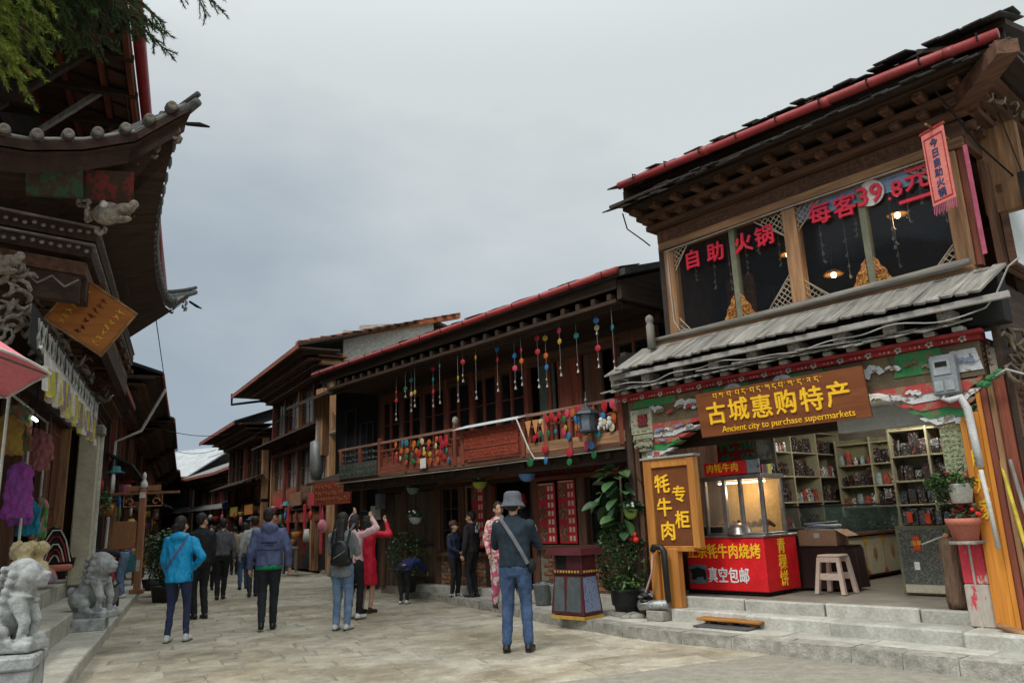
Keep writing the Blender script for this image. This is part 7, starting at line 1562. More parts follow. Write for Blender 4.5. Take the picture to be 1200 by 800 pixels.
# planks, loose board, scraps
t = NT('loose_board', 'orange brown board laid over a grille on the step in front of the snack cart', 'board', 2.57, .20, .13)
B().bx(-.42, .42, -.12, .14, .055, .085).o('board', og(), t); B().bx(-.36, .36, .0, .30, .0, .02).o('drain_grille', M('grille', (.10, .10, .10)), t)
for i in range(3): B().bx(-.35+.3*i, -.28+.3*i, -.1, .1, .0, .055).o('brick', bk, t)
o = B().tube([(-.1, .12, .30), (-.3, .16, .25), (-.6, .2, .18), (-.9, .25, .16)], [.03, .035, .03, .025], 8).o('driftwood_stick', oc(), None, True); o.location = N.w(-.1, .05, .02); o.rotation_euler = (0, 0, N.rz); tag(o, 'rounded brown stick lying on the step at the foot of the orange post', 'stick')
t = NT('folding_stand', 'white folding wire stand leaning at the lower right corner', 'stand', -.62, .28, .14); B().tube([(-.12, 0, .0), (.10, 0, .42), (.02, 0, .62), (-.15, .0, .42), (.05, .0, .0)], .012, 6).o('wire_frame', whitep(), t, True)
for i, m in enumerate((M('yellow_pole', (.55, .42, .05)), gr('z'))): o = B().tube([(0, 0, .0), (.22, -.25, 1.5)], .018, 7).o('pole', m); o.location = N.w(-.62-.08*i, .22, .3); o.rotation_euler = (0, 0, N.rz); tag(o, ('yellow', 'grey wooden')[i]+' pole leaning against the carved doors at the right edge', 'pole')
r = random.Random(19)
for i in range(9):
    o = B().ell((0, 0, 0), (r.uniform(.06, .14), r.uniform(.05, .1), r.uniform(.03, .06)), 8, 6).o('kerb_rock', stone(), None, True); p = N.w(4.1+r.uniform(-.1, .5), .25+r.uniform(-.3, .25), .14); o.location = p; tag(o, 'flat rough stone at the foot of the black plant tub', 'stone', 'flat stones beside the plant tub')

# --- litter bin
t = NT('litter_bin', 'dark red roofed litter bin with grey and blue panels on the kerb', 'bin', 4.74, .56, .13, 3)
dr = M('bin_maroon', (.085, .018, .022), (.055, .012, .016), rough=.4, bump=.1)
def frus(q, x0, x1, y0, y1, z0, z1, k): q.hexa([(x0, y0, z0), (x1, y0, z0), (x1, y1, z0), (x0, y1, z0), (x0+k, y0+k, z1), (x1-k, y0+k, z1), (x1-k, y1-k, z1), (x0+k, y1-k, z1)]); return q
frus(B(), -.31, .31, -.21, .21, .06, .60, .05).o('body', dr, t)
frus(B(), -.32, .32, -.22, .22, .0, .045, .0).o('base_trim', M('bin_yellow', (.60, .36, .06)), t)
B().bx(-.29, .29, -.19, .19, .60, .66).o('collar', dr, t); B().bx(-.25, .25, -.15, .15, .66, .86).o('opening', black(), t)
for x in (-.25, .23, -.02): B().bx(x, x+.03, .12, .16, .66, .86).o('mullion', dr, t)
B().bx(-.27, .02, -.16, .165, .66, .87).o('hood_side', dr, t); frus(B(), -.36, .36, -.26, .26, .86, .95, .03).o('roof', dr, t); t.scale = (.93, .93, .95)
def slant(x0, x1, z0, z1, y, m, nm, k=.0): # panel on the sloping front face
    f_ = lambda z: .21-(z-.06)/.54*.05; B().hexa([(x0, f_(z0)-.01, z0), (x1, f_(z0)-.01, z0), (x1, f_(z0)+.006, z0), (x0, f_(z0)+.006, z0), (x0+k, f_(z1)-.01, z1), (x1-k, f_(z1)-.01, z1), (x1-k, f_(z1)+.006, z1), (x0+k, f_(z1)+.006, z1)]).o(nm, m, t)
slant(-.26, .02, .10, .56, 0, M('bin_grey', (.085, .10, .10), rough=.6), 'grey_panel', .02); slant(.05, .26, .10, .56, 0, M('bin_grey'), 'grey_panel', .02)
f_ = lambda z: -.31+(z-.06)/.54*.05
B().hexa([(f_(.1)-.006, -.17, .10), (f_(.1)+.01, -.17, .10), (f_(.1)+.01, .17, .10), (f_(.1)-.006, .17, .10), (f_(.56)-.006, -.14, .56), (f_(.56)+.01, -.14, .56), (f_(.56)+.01, .14, .56), (f_(.56)-.006, .14, .56)]).o('blue_panel', M('bin_blue', (.06, .085, .19), (.20, .23, .32), cut=.55, sc_=40), t)
for i in range(9):
    B().bx(-.24+i*.055, -.215+i*.055, .19, .20, .62, .65, c=0).o('yellow_dot', M('bin_yellow'), t)
for i in range(6): B().bx(-.30, -.29, -.15+i*.055, -.125+i*.055, .62, .65, c=0).o('yellow_dot', M('bin_yellow'), t); B().bx(-.27+i*.05, -.25+i*.05, .235, .245, .87, .90, c=0).o('yellow_dot', M('bin_yellow'), t)
# ================================================================ LEFT SIDE THINGS (frame S)
def ST_(name, label, cat, x, y, z=0, rz=0, group=None): return thing(name, label, cat, S.w(x, y, z), S.rz+R(rz), group)
# carved beast heads under the portico eave
cwd = M('carved_bone', (.34, .31, .25), (.13, .11, .085), sc_=18, bump=1)
def beast(x, y, z, k, lbl, rz=60):
    t = link('carved_head', None, PH, (x, y, z), (0, 0, R(rz)), label=lbl)
    b = B(); b.ell((0, 0, 0), (.13*k, .09*k, .10*k), 12, 8); b.ell((.15*k, 0, .02*k), (.11*k, .06*k, .05*k), 12, 8); b.ell((.14*k, 0, -.07*k), (.10*k, .05*k, .025*k), 10, 6); b.ell((.25*k, 0, .05*k), (.04*k, .04*k, .04*k), 8, 6)
    r = random.Random(int(x*9))
    for i in range(14):
        a = r.uniform(0, 6.3); c = (-.12+r.uniform(-.12, .1), r.uniform(-.1, .1), r.uniform(-.14, .12)); s_ = .05*k
        b.tube([(c[0]*k+s_*math.cos(a+u_)*(1-.15*u_), c[1]*k+s_*.5*math.sin(u_), c[2]*k+s_*math.sin(a+u_)*(1-.15*u_)) for u_ in (0, .8, 1.6, 2.4, 3.2)], [.012*k, .022*k, .026*k, .02*k, .008*k], 6)
    for i in range(5): b.tube([(.08*k+.035*k*i, .05*k, -.02*k), (.08*k+.035*k*i, .05*k, -.05*k)], [.010*k, .003*k], 5)
    fuse(b, .012, cwd, 'head', t, 2, kind='stuff')
    for sg in (-1, 1): B().lathe([(.0, .0), (.03*k, .0), (.03*k, .03*k), (0, .035*k)], n=10, T=TR(.04*k, sg*.08*k, .04*k, rx=-90*sg)).o('eye', whitep(), t, True)
    return t
beast(sk(6.0, .0), .02, 4.72, 1.25, 'carved beast head jutting from the eave corner', 55)
beast(sk(5.5, -1.0)+.05, -.95, 4.10, 1.2, 'carved beast head beside the white scroll', 55)
o = B().tube([(.16*(1-u_*.11)*math.cos(u_), 0, .16*(1-u_*.11)*math.sin(u_)) for u_ in np.linspace(0, 8, 34)], [.045-.03*i/33 for i in range(34)], 8).o('carved_spiral', M('scroll_grey'), PH, True); o.location = (sk(5.6, -1.5), -1.5, 4.02); o.rotation_euler = (0, 0, R(70))
r = random.Random(3); q = B()
for i in range(80):
    y = r.uniform(-1.7, -.62); z = r.uniform(3.40, 4.12); a = r.uniform(0, 6); s_ = r.uniform(.04, .09); x = sk(5.5, y)
    q.tube([(x+.03*u_, y+s_*math.cos(a+u_), z+s_*math.sin(a+u_)) for u_ in (0, .8, 1.6, 2.4, 3.2)], [.012, .024, .028, .02, .008], 6)
q.o('carved_foliage', cwd, PH, True, kind='stuff')
for i in range(7): # blue-grey brackets in the dark of the far eave
    B().bx(-1.1+i*.9, -.95+i*.9, -1.2, -.1, 4.35, 4.42).o('bracket_arm', br('y'), PH)
# orange hanging board
t = thing('hanging_board', 'orange wooden board with carved dark script hanging aslant under the portico eave', 'sign', S.w(5.0, -.16, 3.86), S.rz+R(-90))
T = TR(0, 0, 0, rx=-12) @ Matrix.Rotation(R(-34), 4, 'Y')
B().bx(-.42, .42, -.025, .025, -.36, .36, T=T).o('board', M('board_orange', (.40, .15, .035), (.28, .09, .02), sc_=7, st=GX, bump=.2), t)
q = B().bx(-.45, .45, -.035, .035, .36, .39, T=T).bx(-.45, .45, -.035, .035, -.39, -.36, T=T).bx(-.45, -.42, -.035, .035, -.36, .36, T=T).bx(.42, .45, -.035, .035, -.36, .36, T=T); q.o('frame', oc(), t)
q1, q2 = B(), B(); r = random.Random(44)
for i in range(3):
    for j in range(7):
        x = .26-.26*i; z = .27-.09*j; s_ = .035
        for k in range(4): a = r.uniform(0, 3.1); cx, cz = x+r.uniform(-.03, .03), z+r.uniform(-.015, .015); (q2 if i == 1 else q1).tube([(cx-s_*math.cos(a), .03, cz-s_*.7*math.sin(a)), (cx+s_*math.cos(a), .03, cz+s_*.7*math.sin(a))], .006, 4)
for q, m in ((q1, gold()), (q2, M('script_maroon', (.12, .02, .015), bump=0))): q.v = [tuple(T @ Vector(v)) for v in q.v]; q.o('script', m, t, kind='stuff')
for x in (-.35, .35): B().tube([tuple(T @ Vector((x, 0, .38))), (x, -.1, .75)], .008, 5).o('chain', black(), t)
t.scale = (.8, .8, .8)
# black sign strip with pale Tibetan glyphs, fringed awning
t = ST_('sign_strip', 'long black fabric sign strip with white Tibetan patterns above the fringed awning', 'sign', 0, -.50)
B().bx(.2, 6.3, -.02, .0, 3.22, 3.62).o('cloth', M('cloth_strip_black', (.02, .022, .025), rough=.8), t)
r = random.Random(8); q = B()
for i in range(9):
    x = .55+i*.66
    q.bx(x-.33, x-.32, .0, .008, 3.24, 3.60, c=0)
    for k in range(2):
        cx = x-.13+.26*k
        q.tube([(cx-.08, .006, 3.54), (cx, .006, 3.42), (cx+.08, .006, 3.54)], .014, 5); q.tube([(cx, .006, 3.42), (cx-.07, .006, 3.34), (cx, .006, 3.26), (cx+.07, .006, 3.34), (cx, .006, 3.42)], .014, 5)
q.o('pattern', M('bone_print', (.50, .50, .46), bump=0), t, kind='stuff')
t = ST_('fringed_awning', 'pleated yellow, white and lilac fabric valance hanging along the left shop front', 'awning', 0, -.36)
vm = [M('valance_'+n_, c, rough=.9, bump=.3) for n_, c in (('yellow', (.50, .43, .09)), ('white', (.52, .50, .46)), ('lilac', (.26, .20, .22)), ('lime', (.40, .38, .08)))]
q = B(); top_ = [(x, .10*math.sin(x*.9)*0-.03, 3.17+.0*x) for x in np.linspace(1.9, 6.2, 60)]
q.v = [(x, -.04, 3.20) for x, y, z in top_]+[(x, .03*math.sin(x*9), 3.02+.02*math.sin(x*5)) for x, y, z in top_]; q.f = [(i, i+1, 61+i, 60+i) for i in range(59)]; q.o('upper_band', vm[1], t, True)
for i in range(72):
    x = 1.9+i*.06; z0 = 3.03+.02*math.sin(x*5); l_ = .26+.05*math.sin(i*1.3); dd = .02*math.sin(i*2.1)
    q = B(); q.v = [(x, .03*math.sin(x*9)-.005, z0+.02), (x+.03, .035+.03*math.sin(x*9), z0+.02), (x+.062, .03*math.sin(x*9)-.005, z0+.02), (x-.005, dd, z0-l_), (x+.03, dd+.05, z0-l_-.01), (x+.065, dd, z0-l_)]; q.f = [(0, 1, 4, 3), (1, 2, 5, 4)]
    q.o('pleat', vm[(0, 1, 0, 2, 3, 0, 2)[i % 7] if x > 3.4 else (2, 1, 2, 0)[i % 4]], t)
B().tube([(1.8, -.05, 3.2), (6.3, -.05, 3.2)], .018, 6).o('rod', whitep(), t)
# pink umbrella
t = ST_('parasol', 'pink parasol with a white rim at the left edge of the street', 'umbrella', 9.75, -1.0, -.05)
q = B(); n_ = 8; rings = ((0, 2.82), (.48, 2.73), (.90, 2.57), (1.21, 2.36))
q.v = [(0, 0, 2.80)]
for r_, z in rings[1:]:
    for j in range(n_*4): a = 2*math.pi*j/(n_*4); w_ = 1-.05*abs(math.sin(a*n_/2)) ; q.v.append((r_*w_*math.cos(a), r_*w_*math.sin(a), z+.03*abs(math.sin(a*n_/2))*(r_/1.21)))
m_ = n_*4
for j in range(m_): q.f.append((0, 1+j, 1+(j+1) % m_))
for k in range(2):
    for j in range(m_): a, b_ = 1+k*m_+j, 1+k*m_+(j+1) % m_; q.f.append((a, a+m_, b_+m_, b_))
q.o('canopy', M('canopy_pink', (.74, .20, .24), (.66, .16, .20), rough=.7, bump=.15, sc_=3), t, True)
B().tube([(1.215*(1-.05*abs(math.sin(a*n_/2)))*math.cos(a), 1.215*(1-.05*abs(math.sin(a*n_/2)))*math.sin(a), 2.355+.03*abs(math.sin(a*n_/2))) for a in np.linspace(0, 2*math.pi, 65)], .008, 5).o('rim', whitep(), t)
for j in range(n_): a = 2*math.pi*j/n_; B().tube([(0, 0, 2.74), (.5*math.cos(a), .5*math.sin(a), 2.62), (1.2*math.cos(a), 1.2*math.sin(a), 2.35)], .006, 4).o('rib', stl, t)
B().tube([(0, 0, .5), (0, 0, 2.8)], .018, 8).o('pole', stl, t); B().lathe([(0, .15), (.22, .15), (.2, .25), (.04, .3), (.03, .5), (0, .5)], n=14).o('base', stone(), t, True); B().ell((.9, 0, 2.35), .02, 6, 5).o('rib_tip', whitep(), t)
# clothes and hats in the shop
def garment(x, y, z, w_, h_, m, lbl, sleeves=True, seed=0, rz=75, cat='jacket', lay=None):
    t = ST_('hanging_garment', lbl, cat, x, y, z, rz, 'clothes hung outside the left shop')
    q = B(); sect(q, [(0, 0, -h_, w_*.54, .035), (0, 0, -h_*.5, w_*.46, .03), (0, 0, -.12, w_*.46, .035), (0, 0, -.05, w_*.34, .03), (0, 0, .0, w_*.14, .025)], 16)
    if sleeves:
        for s_ in (-1, 1): cap(q, (s_*w_*.40, 0, -.10), (s_*w_*.56, .02, -h_*.72), .038, .032)
    fuse(q, .014, m, 'fabric', t, 2, seed=seed, wr=.03, wsc=11); B().tube([(-w_*.35, 0, -.05), (0, 0, .01), (w_*.35, 0, -.05)], .008, 5).o('hanger', stl, t); B().tube([(0, 0, .0), (.02, 0, .06), (0, 0, .10), (0, 0, .3)], .004, 4).o('hook', stl, t)
    return t
garment(1.75, -1.12, 2.98, .46, .60, M('knit_rose', (.42, .17, .17), (.34, .13, .13), sc_=20, rough=.9), 'dusty pink knitted jacket hanging highest beside the maroon door', seed=1)
garment(2.1, -1.16, 2.25, .36, .62, M('dress_magenta', (.34, .03, .20), (.20, .10, .34), sc_=9, cut=.5, rough=.8), 'magenta and violet dress hanging below the pink jacket', False, 2, cat='dress')
garment(1.9, -1.08, 1.95, .36, .46, M('dress_teal', (.02, .28, .38), (.02, .20, .32), rough=.8), 'bright teal skirt hanging in front of the magenta dress', False, 3, cat='skirt')
garment(2.9, -1.05, 2.4, .36, .7, M('dress_violet', (.22, .07, .30), (.30, .05, .25)), 'violet patterned dress at the left end of the clothes rail', False, 4, cat='dress')
garment(3.2, -1.1, 3.1, .4, .6, M('cloth_green_mix', (.07, .12, .05), (.22, .08, .05), cut=.5, sc_=14), 'green and brown woven top hanging at the far left', False, 5, cat='top')
garment(1.55, -1.0, 2.0, .26, .55, M('cloth_greenpink', (.1, .25, .08), (.5, .15, .2), cut=.5, sc_=9), 'narrow green and pink scarf hanging beside the maroon door', False, 6, cat='scarf')
garment(3.4, -1.15, 2.95, .40, .5, M('cloth_goldtop', (.38, .25, .04), (.2, .1, .03)), 'golden yellow top hanging under the fringed valance', False, 7, cat='top')
t = ST_('clothes_rail', 'white metal clothes rail in front of the left shop', 'rack', 0, -1.02)
B().tube([(1.4, 0, 3.1), (4.3, 0, 3.1)], .016, 6).o('bar', whitep(), t)
for x in (1.45, 2.7, 4.2): B().tube([(x, 0, .92), (x, 0, 3.12)], .018, 6).o('upright', whitep(), t)
t = ST_('tube_lamp', 'short lit tube lamp under the fringed valance', 'lamp', 3.2, -.9, 2.92); B().tube([(-.14, 0, 0), (.14, 0, 0)], .018, 8).o('tube', lamp_mat('lamp_white', (1,1,1), 1), t)
B().tube([(0, 0, .018), (0, 0, .5)], .006, 4).o('wire', black(), t)
t = ST_('fur_hat_stand', 'cream furry hat and blue plaid shawl piled at the left edge', 'goods', 3.55, -.75, 1.02)
q = B(); r = random.Random(2)
for i in range(22): a = r.uniform(0, 6.3); q.ell((.14*math.cos(a), .14*math.sin(a), .12+r.uniform(-.08, .2)), .08, 8, 6)
fuse(q, .02, M('cream_fur', (.60, .50, .30), (.48, .38, .2), sc_=30, rough=.95, bump=1), 'fur', t, 1, wr=.02, wsc=20)
q = B(); sect(q, [(-.32, .05, -.10, .32, .22), (-.30, .05, .02, .26, .18), (-.26, .05, .10, .12, .10)], 14); fuse(q, .02, M('shawl_blue', (.05, .15, .24), (.28, .12, .12), cut=.52, sc_=6), 'shawl', t, 2, wr=.02)
# stupa shaped painted stand with plants, planter, buckets
t = ST_('painted_stand', 'triangular black stand painted with red and white motifs in front of the door', 'stand', -.35, -1.05, .92, 0)
B().lathe([(.0, .0), (.30, .0), (.32, .08), (.28, .10), (0, .10)], n=18).o('pot', M('terracotta'), t, True)
T = TR(0, .0, 0, rz=-65)
B().prism([(-.30, .10), (.30, .10), (.22, .34), (.17, .36), (.12, .60), (.05, .68), (-.05, .68), (-.12, .60), (-.17, .36), (-.22, .34)], 'y', .10, .14, T=T).o('panel', black(), t)
q = B()
for s_ in (1, .62, .32): q.tube([(-.24*s_, .15, .14), (-.15*s_, .15, .40*s_+.08), (-.06*s_, .15, .58*s_+.06), (.06*s_, .15, .58*s_+.06), (.15*s_, .15, .40*s_+.08), (.24*s_, .15, .14)], .012, 5)
q.v = [tuple(T @ Vector(v)) for v in q.v]; q.o('white_outline', whitep(), t, kind='stuff')
q = B()
for s_ in (.82, .47): q.tube([(-.24*s_, .15, .14), (-.15*s_, .15, .40*s_+.08), (-.06*s_, .15, .58*s_+.06), (.06*s_, .15, .58*s_+.06), (.15*s_, .15, .40*s_+.08), (.24*s_, .15, .14)], .012, 5)
q.v = [tuple(T @ Vector(v)) for v in q.v]; q.o('red_outline', redp(), t, kind='stuff'); leaves(t, 500, (-.1, -.1, .42), (.36, .28, .34), .07, 12, (0, 1))
for i, (x, y, z, r_, m, lbl) in enumerate(((-3.0, -.9, .62, .17, whitep(), 'white paint bucket with a printed label behind the farther lion'), (-1.75, -1.0, .92, .15, tub, 'small dark plant bowl at the foot of the cream column'))):
    t = ST_('bucket', lbl, 'bucket', x, y, z); B().lathe([(.0, .0), (r_*.86, .0), (r_, .34 if i == 0 else .16), (r_+.012, .35 if i == 0 else .17), (r_*.95, .35 if i == 0 else .17), (0, .30 if i == 0 else .12)], n=20).o('tub', m, t, True)
    if i == 0: B().bx(-.08, .08, r_*.93, r_*.98+.006, .1, .22).o('bucket_label', M('label_dark', (.2, .2, .2), (.5, .1, .08), cut=.5, sc_=30), t)
t = ST_('potted_shrub', 'dark leafy shrub in a black tub between the wooden signpost and the turquoise jacket', 'plant', -4.6, .62, .0)
B().lathe([(.0, .0), (.25, .0), (.30, .30), (.33, .32), (.30, .33), (0, .30)], n=20).o('tub', tub, t, True); leaves(t, 1800, (0, 0, .95), (.42, .42, .62), .085, 21, (0, 2, 1)); q = B()
for a in range(6): q.tube([(0, 0, .3), (.1*math.cos(a), .1*math.sin(a), .7), (.25*math.cos(a), .25*math.sin(a), 1.2)], [.015, .012, .005], 5)
q.o('stems', M('stem_brown'), t, kind='stuff')
t = ST_('potted_shrub', 'second leafy shrub farther along the left kerb behind the first', 'plant', -6.6, .30, .14); B().lathe([(.0, .0), (.2, .0), (.26, .26), (0, .25)], n=16).o('tub', tub, t, True); leaves(t, 900, (0, 0, .8), (.38, .38, .55), .085, 22, (0, 2))
# wooden signpost
t = ST_('signpost', 'brown wooden cross shaped post with a white lamp head on the left kerb', 'post', -5.7, .0, .14, -8)
pm = M('post_brown', (.34, .16, .085), (.24, .10, .05), sc_=8, st=GZ)
B().bx(-.07, .07, -.07, .07, 0, 2.35, c=.01).o('pole', pm, t)
T = TR(0, 0, 0, rz=90-15)
B().bx(-.85, .85, -.03, .03, 2.22, 2.28, T=T).o('cross_bar', pm, t)
B().bx(-.62, -.08, -.08, .08, 1.0, 1.62, T=T).o('notice_box', M('box_orange', (.42, .20, .09), (.34, .15, .07)), t)
q = B()
for s_ in (-1, 1):
    q.tube([(s_*(.3+.10*(1-u_*.12)*math.cos(u_)), 0, 2.05+.10*(1-u_*.12)*math.sin(u_)) for u_ in np.linspace(0, 5.5, 16)], .018, 5); q.tube([(s_*.05, 0, 1.95), (s_*.45, 0, 1.95), (s_*.45, 0, 2.2)], .016, 4); q.bx(min(s_*.1, s_*.4), max(s_*.1, s_*.4), -.015, .015, 2.3, 2.42)
q.v = [tuple(T @ Vector(v)) for v in q.v]; q.o('scrollwork', pm, t, kind='stuff')
B().lathe([(.05, 2.35), (.10, 2.4), (.07, 2.5), (.03, 2.58), (.05, 2.64), (.03, 2.72), (0, 2.74)], n=12).o('lamp_head', whitep(), t, True)
B().lathe([(.0, 0), (.09, 0), (.09, .01), (0, .01)], n=4, T=TR(.075, 0, 2.2, ry=90)).o('white_plaque', whitep(), t); B().bx(.07, .078, -.04, .04, .5, .75).o('notice', whitep(), t)
B().bx(-.14, .14, -.14, .14, 0, .10).o('foot', pm, t)
t = ST_('low_barrier', 'low black metal barrier with two wheels on the left kerb beside the farther lion', 'barrier', -1.6, -.16, .15)
for z in (.1, .42): B().tube([(-.9, 0, z), (.9, 0, z)], .018, 6).o('rail', black(), t)
for i in range(9): B().tube([(-.85+.21*i, 0, .1), (-.85+.21*i, 0, .42)], .008, 5).o('bar', stl, t)
for x in (-.8, .8): B().lathe([(.06, -.02), (.10, -.02), (.10, .02), (.06, .02)], n=14, T=TR(x, .0, .08, rx=90)).o('wheel', tub, t, True)
# goods hung along the left row beyond the portico: bags, pots, cloths, plants
gcol = [('red', (.42, .04, .04)), ('blue', (.04, .13, .36)), ('white', (.55, .55, .52)), ('green', (.07, .17, .06)), ('orange', (.45, .18, .04)), ('pink', (.48, .16, .2)), ('brown', (.18, .09, .05)), ('yellow', (.48, .38, .08)), ('teal', (.05, .2, .22))]
r = random.Random(60)
for i in range(64):
    side = i % 2; k = i//2; n_, c = gcol[(i*5+k) % 9]
    kind_ = ['bag', 'lantern', 'cloth', 'hat', 'basket'][i % 5]
    if side == 0: fr, x, y, z = S, -3.2-k*.95, -.75+.25*r.random(), (1.5+r.random()*1.7)
    else: fr, x, y, z = F, -.3+k*.62, .15+.3*r.random(), (.9+r.random()*1.8)
    q = B(); s_ = r.uniform(.8, 1.3)
    if kind_ == 'lantern': q.lathe([(.0, -.16), (.06, -.16), (.12, -.06), (.12, .06), (.05, .15), (0, .16)], n=10)
    elif kind_ == 'hat': q.lathe([(.0, .08), (.08, .07), (.10, -.02), (.18, -.05), (.19, -.06), (0, -.05)], n=12)
    elif kind_ == 'cloth': sect(q, [(0, 0, -.35, .18, .03), (0, 0, -.1, .16, .04), (0, 0, .1, .12, .03)], 10)
    elif kind_ == 'basket': q.lathe([(.0, -.12), (.11, -.12), (.15, .08), (.14, .09), (.10, -.08), (0, -.08)], n=10)
    else: q.ell((0, 0, -.05), (.12, .05, .14), 8, 6); q.tube([(-.08, 0, .05), (0, 0, .2), (.08, 0, .05)], .01, 4)
    q.tube([(0, 0, .08), (0, 0, .45)], .004, 4)
    o = q.o('hanging_'+kind_, M('wares_'+n_, c, tuple(v*.5 for v in c), sc_=12, cut=None), None, True)
    o.location = fr.w(x, y, z); o.rotation_euler = (0, 0, fr.rz+r.uniform(-.5, .5)); o.scale = (s_, s_, s_)
    tag(o, '%s %s hung outside the shops, %s of its row up the %s side' % (n_, kind_, ORD[min(k, 26)].lower() if k < 27 else 'last', 'left' if side == 0 else 'right'), kind_, 'wares hung outside the %s shops' % ('left' if side == 0 else 'right'))
for i, (x, y, c, w_, z, lb) in enumerate(((-4.2, -.35, 'red', .9, .85, 'red cloth covered stall behind the bending woman'), (-6.8, -.30, 'blue', .8, .8, 'blue cloth stall beside the wooden signpost'), (-9.6, -.2, 'teal', .9, .8, 'teal clothed stall further along the left kerb'), (-12.8, -.1, 'orange', 1.0, .8, 'orange stall further up the left side'))):
    t = ST_('street_stall', lb, 'stall', x, y-.35, .14, 0, 'small stalls along the left shops'); B().bx(-w_/2, w_/2, -.3, .3, z-.08, z).o('table_top', oc(), t); B().bx(-w_/2-.01, w_/2+.01, -.31, .31, z-.45, z+.01).o('cloth', MATS['wares_'+c], t)
    for sx in (-1, 1):
        for sy in (-1, 1): B().bx(sx*w_*.45-.02, sx*w_*.45+.02, sy*.26-.02, sy*.26+.02, 0, z-.45).o('leg', br('z'), t)
    for j in range(6): B().ell((-w_*.4+j*w_*.16, r.uniform(-.15, .2), z+.06), (.06, .06, .07), 8, 6).o('ware', MATS['wares_'+gcol[(j*2+i) % 9][0]], t, True)
t = ST_('hanging_plant', 'green plant with a red cloth hanging beyond the cream column', 'plant', -3.4, -.7, 2.0); B().lathe([(.0, -.1), (.1, -.08), (.13, .04), (0, .03)], n=12).o('pot', M('terracotta'), t, True); leaves(t, 500, (0, 0, .12), (.30, .25, .25), .09, 31, (0, 1, 3)); B().tube([(0, 0, .1), (0, 0, 1.2)], .006, 4).o('cord', black(), t)
# signs and awnings of the far right shops
for i, (x, z, w_, h_, c, lb) in enumerate(((1.2, 2.35, 1.1, .4, 'red', 'red shop fascia on the three storey house beside the dark link house'), (3.4, 2.45, 1.4, .45, 'brown', 'brown shop fascia at the middle of the three storey house'), (5.8, 2.4, 1.3, .4, 'red', 'red shop fascia at the far end of the three storey house'), (9.5, 2.3, 1.4, .4, 'orange', 'orange fascia on the house with the red edged eave'), (12.5, 2.3, 1.4, .4, 'yellow', 'yellow fascia farthest up the right side'))):
    o = B().bx(-w_/2, w_/2, -.03, .03, -h_/2, h_/2).o('shop_fascia', MATS['wares_'+c]); o.location = F.w(x, .12 if x < 9 else .4, z); o.rotation_euler = (0, 0, F.rz); tag(o, lb, 'sign', 'shop fascias up the right side')
for i, x in enumerate((.45, 2.3, 4.4)):
    o = B().bx(-.14, .14, -.02, .02, -.8, .8).o('door_banner', redp() if i else M('wares_red')); o.location = F.w(x, .1, 1.45); o.rotation_euler = (0, 0, F.rz); tag(o, '%s red door banner on the three storey house, counting from the near end' % ORD[i], 'banner', 'red door banners up the right side')
t = thing('display_bench', 'pale wooden display bench on the right kerb in front of the three storey house', 'bench', F.w(1.6, .9, .12), F.rz)
B().bx(-.6, .6, -.25, .25, .72, .78).o('top', gr(), t)
for sx in (-.55, .55):
    for sy in (-.2, .2): B().bx(sx-.03, sx+.03, sy-.03, sy+.03, 0, .72).o('leg', gr('z'), t)
# street lamps: hanging lit bulbs far up, wires across the street
for i, (a, b_) in enumerate(((S.w(-14, .1, 4.9), F.w(9, 1.2, 5.4)), (S.w(-22, .2, 5.0), F.w(14, 1, 5.2)), (S.w(4, -.1, 7.2), S.w(-30, .3, 5.6)), (F.w(0, 1.0, 5.2), F.w(16, 1.0, 5.0)))):
    a, b_ = Vector(a), Vector(b_); o = B().tube([a.lerp(b_, t_)-Vector((0, 0, 1.2*t_*(1-t_)*.6)) for t_ in np.linspace(0, 1, 14)], .012, 5).o('overhead_wire', black()); tag(o, '%s overhead wire strung %s, thin and black' % (ORD[i], ['across the middle of the street', 'across the far part of the street', 'along the left roofs', 'along the three storey house'][i]), 'wire')
# ================================================================ CONIFER hanging in from the upper left
t = ST_('conifer_tree', 'conifer whose drooping needle branches hang into the picture at the upper left', 'tree', 10.4, -3.6, 0)
B().tube([(0, 0, -.2), (.05, 0, 2), (-.05, .1, 4.5), (0, 0, 7), (0, 0, 10)], [.24, .20, .16, .12, .06], 12).o('trunk', M('bark'), t, True)
nm_ = [M('needle_dark', (.034, .085, .028), (.02, .055, .02), var=.1, bump=0), M('needle_mid', (.075, .15, .035), (.05, .11, .03), var=.1, bump=0), M('needle_sunlit', (.24, .33, .045), (.15, .23, .03), var=.1, bump=0)]  # the last, fresh green is brightened with painted sunlight
r = random.Random(55); NQ = [B(), B(), B()]; tw = B(); OX, OY = 10.4, -3.6
def needles(q, p, d, L_, n_, nl):
    for i in range(n_):
        t_ = i/n_; c = p+d*(L_*t_); a = r.uniform(0, 6.3); sd = d.orthogonal().normalized(); sd = (Matrix.Rotation(a, 3, d) @ sd); e = (sd*.8+d*.75).normalized()*nl*r.uniform(.8, 1.5); w_ = d.cross(e).normalized()*.0055
        o_ = len(q.v); q.v += [tuple(c-w_), tuple(c+w_), tuple(c+e)]; q.f.append((o_, o_+1, o_+2))
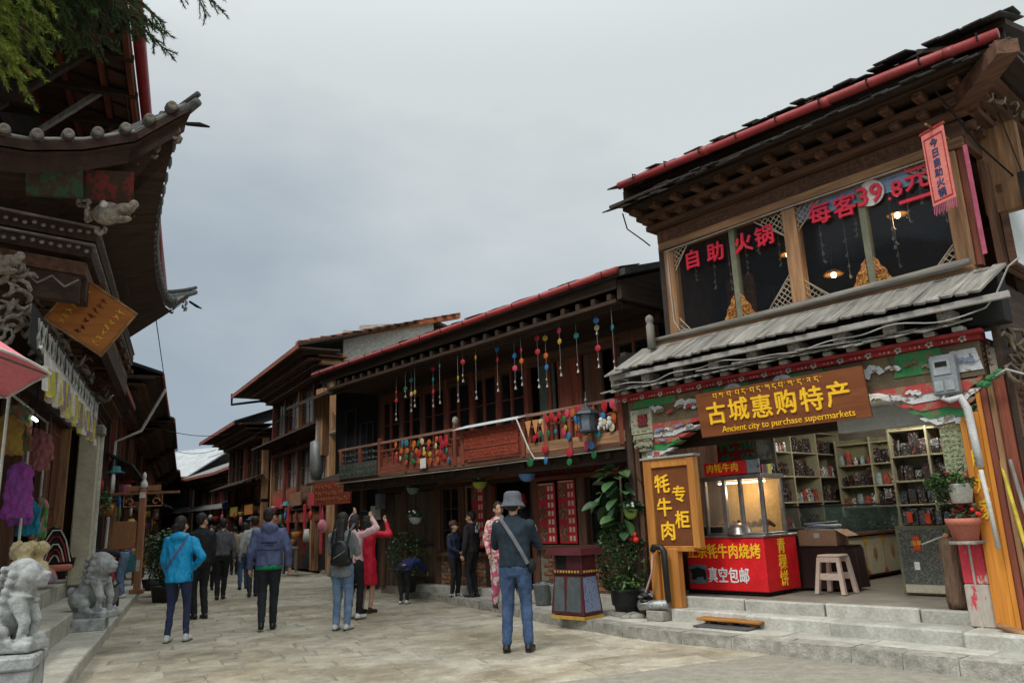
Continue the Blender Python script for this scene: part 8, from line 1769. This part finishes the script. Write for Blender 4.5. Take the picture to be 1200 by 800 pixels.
def bough(tip, start, mi, n_tw, dens=60, droop=.25):
    """a limb from the trunk to tip (both in S coordinates) with hanging twigs set with needles near its outer part"""
    A, Bp = Vector(start)-Vector((OX, OY, 0)), Vector(tip)-Vector((OX, OY, 0)); pts = [A.lerp(Bp, u_)+Vector((0, 0, .35*math.sin(math.pi*u_))) for u_ in np.linspace(0, 1, 9)]
    tw.tube(pts, [.05-.0052*i for i in range(9)], 6)
    dr = (Bp-A).normalized()
    for i in range(n_tw):
        u_ = .30+.70*i/n_tw; c = A.lerp(Bp, u_)+Vector((0, 0, .35*math.sin(math.pi*u_))); sd = dr.cross(Vector((0, 0, 1)))*(1 if i % 2 else -1)
        d = (dr*r.uniform(.5, 1.1)+sd*r.uniform(.15, .9)+Vector((0, 0, -r.uniform(.25, .9)))).normalized(); L_ = r.uniform(.22, .5)*(1.15-.45*u_)
        tw.tube([c, c+d*L_], [.006, .003], 4); needles(NQ[mi], c, d, L_, dens, .035)
        for k in range(4):
            c2 = c+d*L_*(.25+.2*k); d2 = (d+Vector((r.uniform(-.7, .7), r.uniform(-.7, .7), r.uniform(-.7, .1)))).normalized(); l2 = L_*r.uniform(.3, .55); tw.tube([c2, c2+d2*l2], [.004, .002], 4); needles(NQ[mi], c2, d2, l2, dens//2, .032)
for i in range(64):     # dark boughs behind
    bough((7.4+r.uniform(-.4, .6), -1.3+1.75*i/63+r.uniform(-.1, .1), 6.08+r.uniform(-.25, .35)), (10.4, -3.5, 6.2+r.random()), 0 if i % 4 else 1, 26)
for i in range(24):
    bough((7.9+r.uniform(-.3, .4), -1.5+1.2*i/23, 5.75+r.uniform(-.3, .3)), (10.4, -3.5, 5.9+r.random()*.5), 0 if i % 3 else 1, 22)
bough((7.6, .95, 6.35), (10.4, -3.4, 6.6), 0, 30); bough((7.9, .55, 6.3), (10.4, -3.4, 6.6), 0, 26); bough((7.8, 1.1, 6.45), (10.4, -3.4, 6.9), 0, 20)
for i in range(20):      # fresh green boughs nearer to us at the far left, sunlight painted into the needles
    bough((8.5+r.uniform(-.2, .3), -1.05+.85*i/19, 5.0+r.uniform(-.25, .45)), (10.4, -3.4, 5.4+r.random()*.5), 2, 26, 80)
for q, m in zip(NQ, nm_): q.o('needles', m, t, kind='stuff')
tw.o('twigs', M('bark'), t, True, kind='stuff')
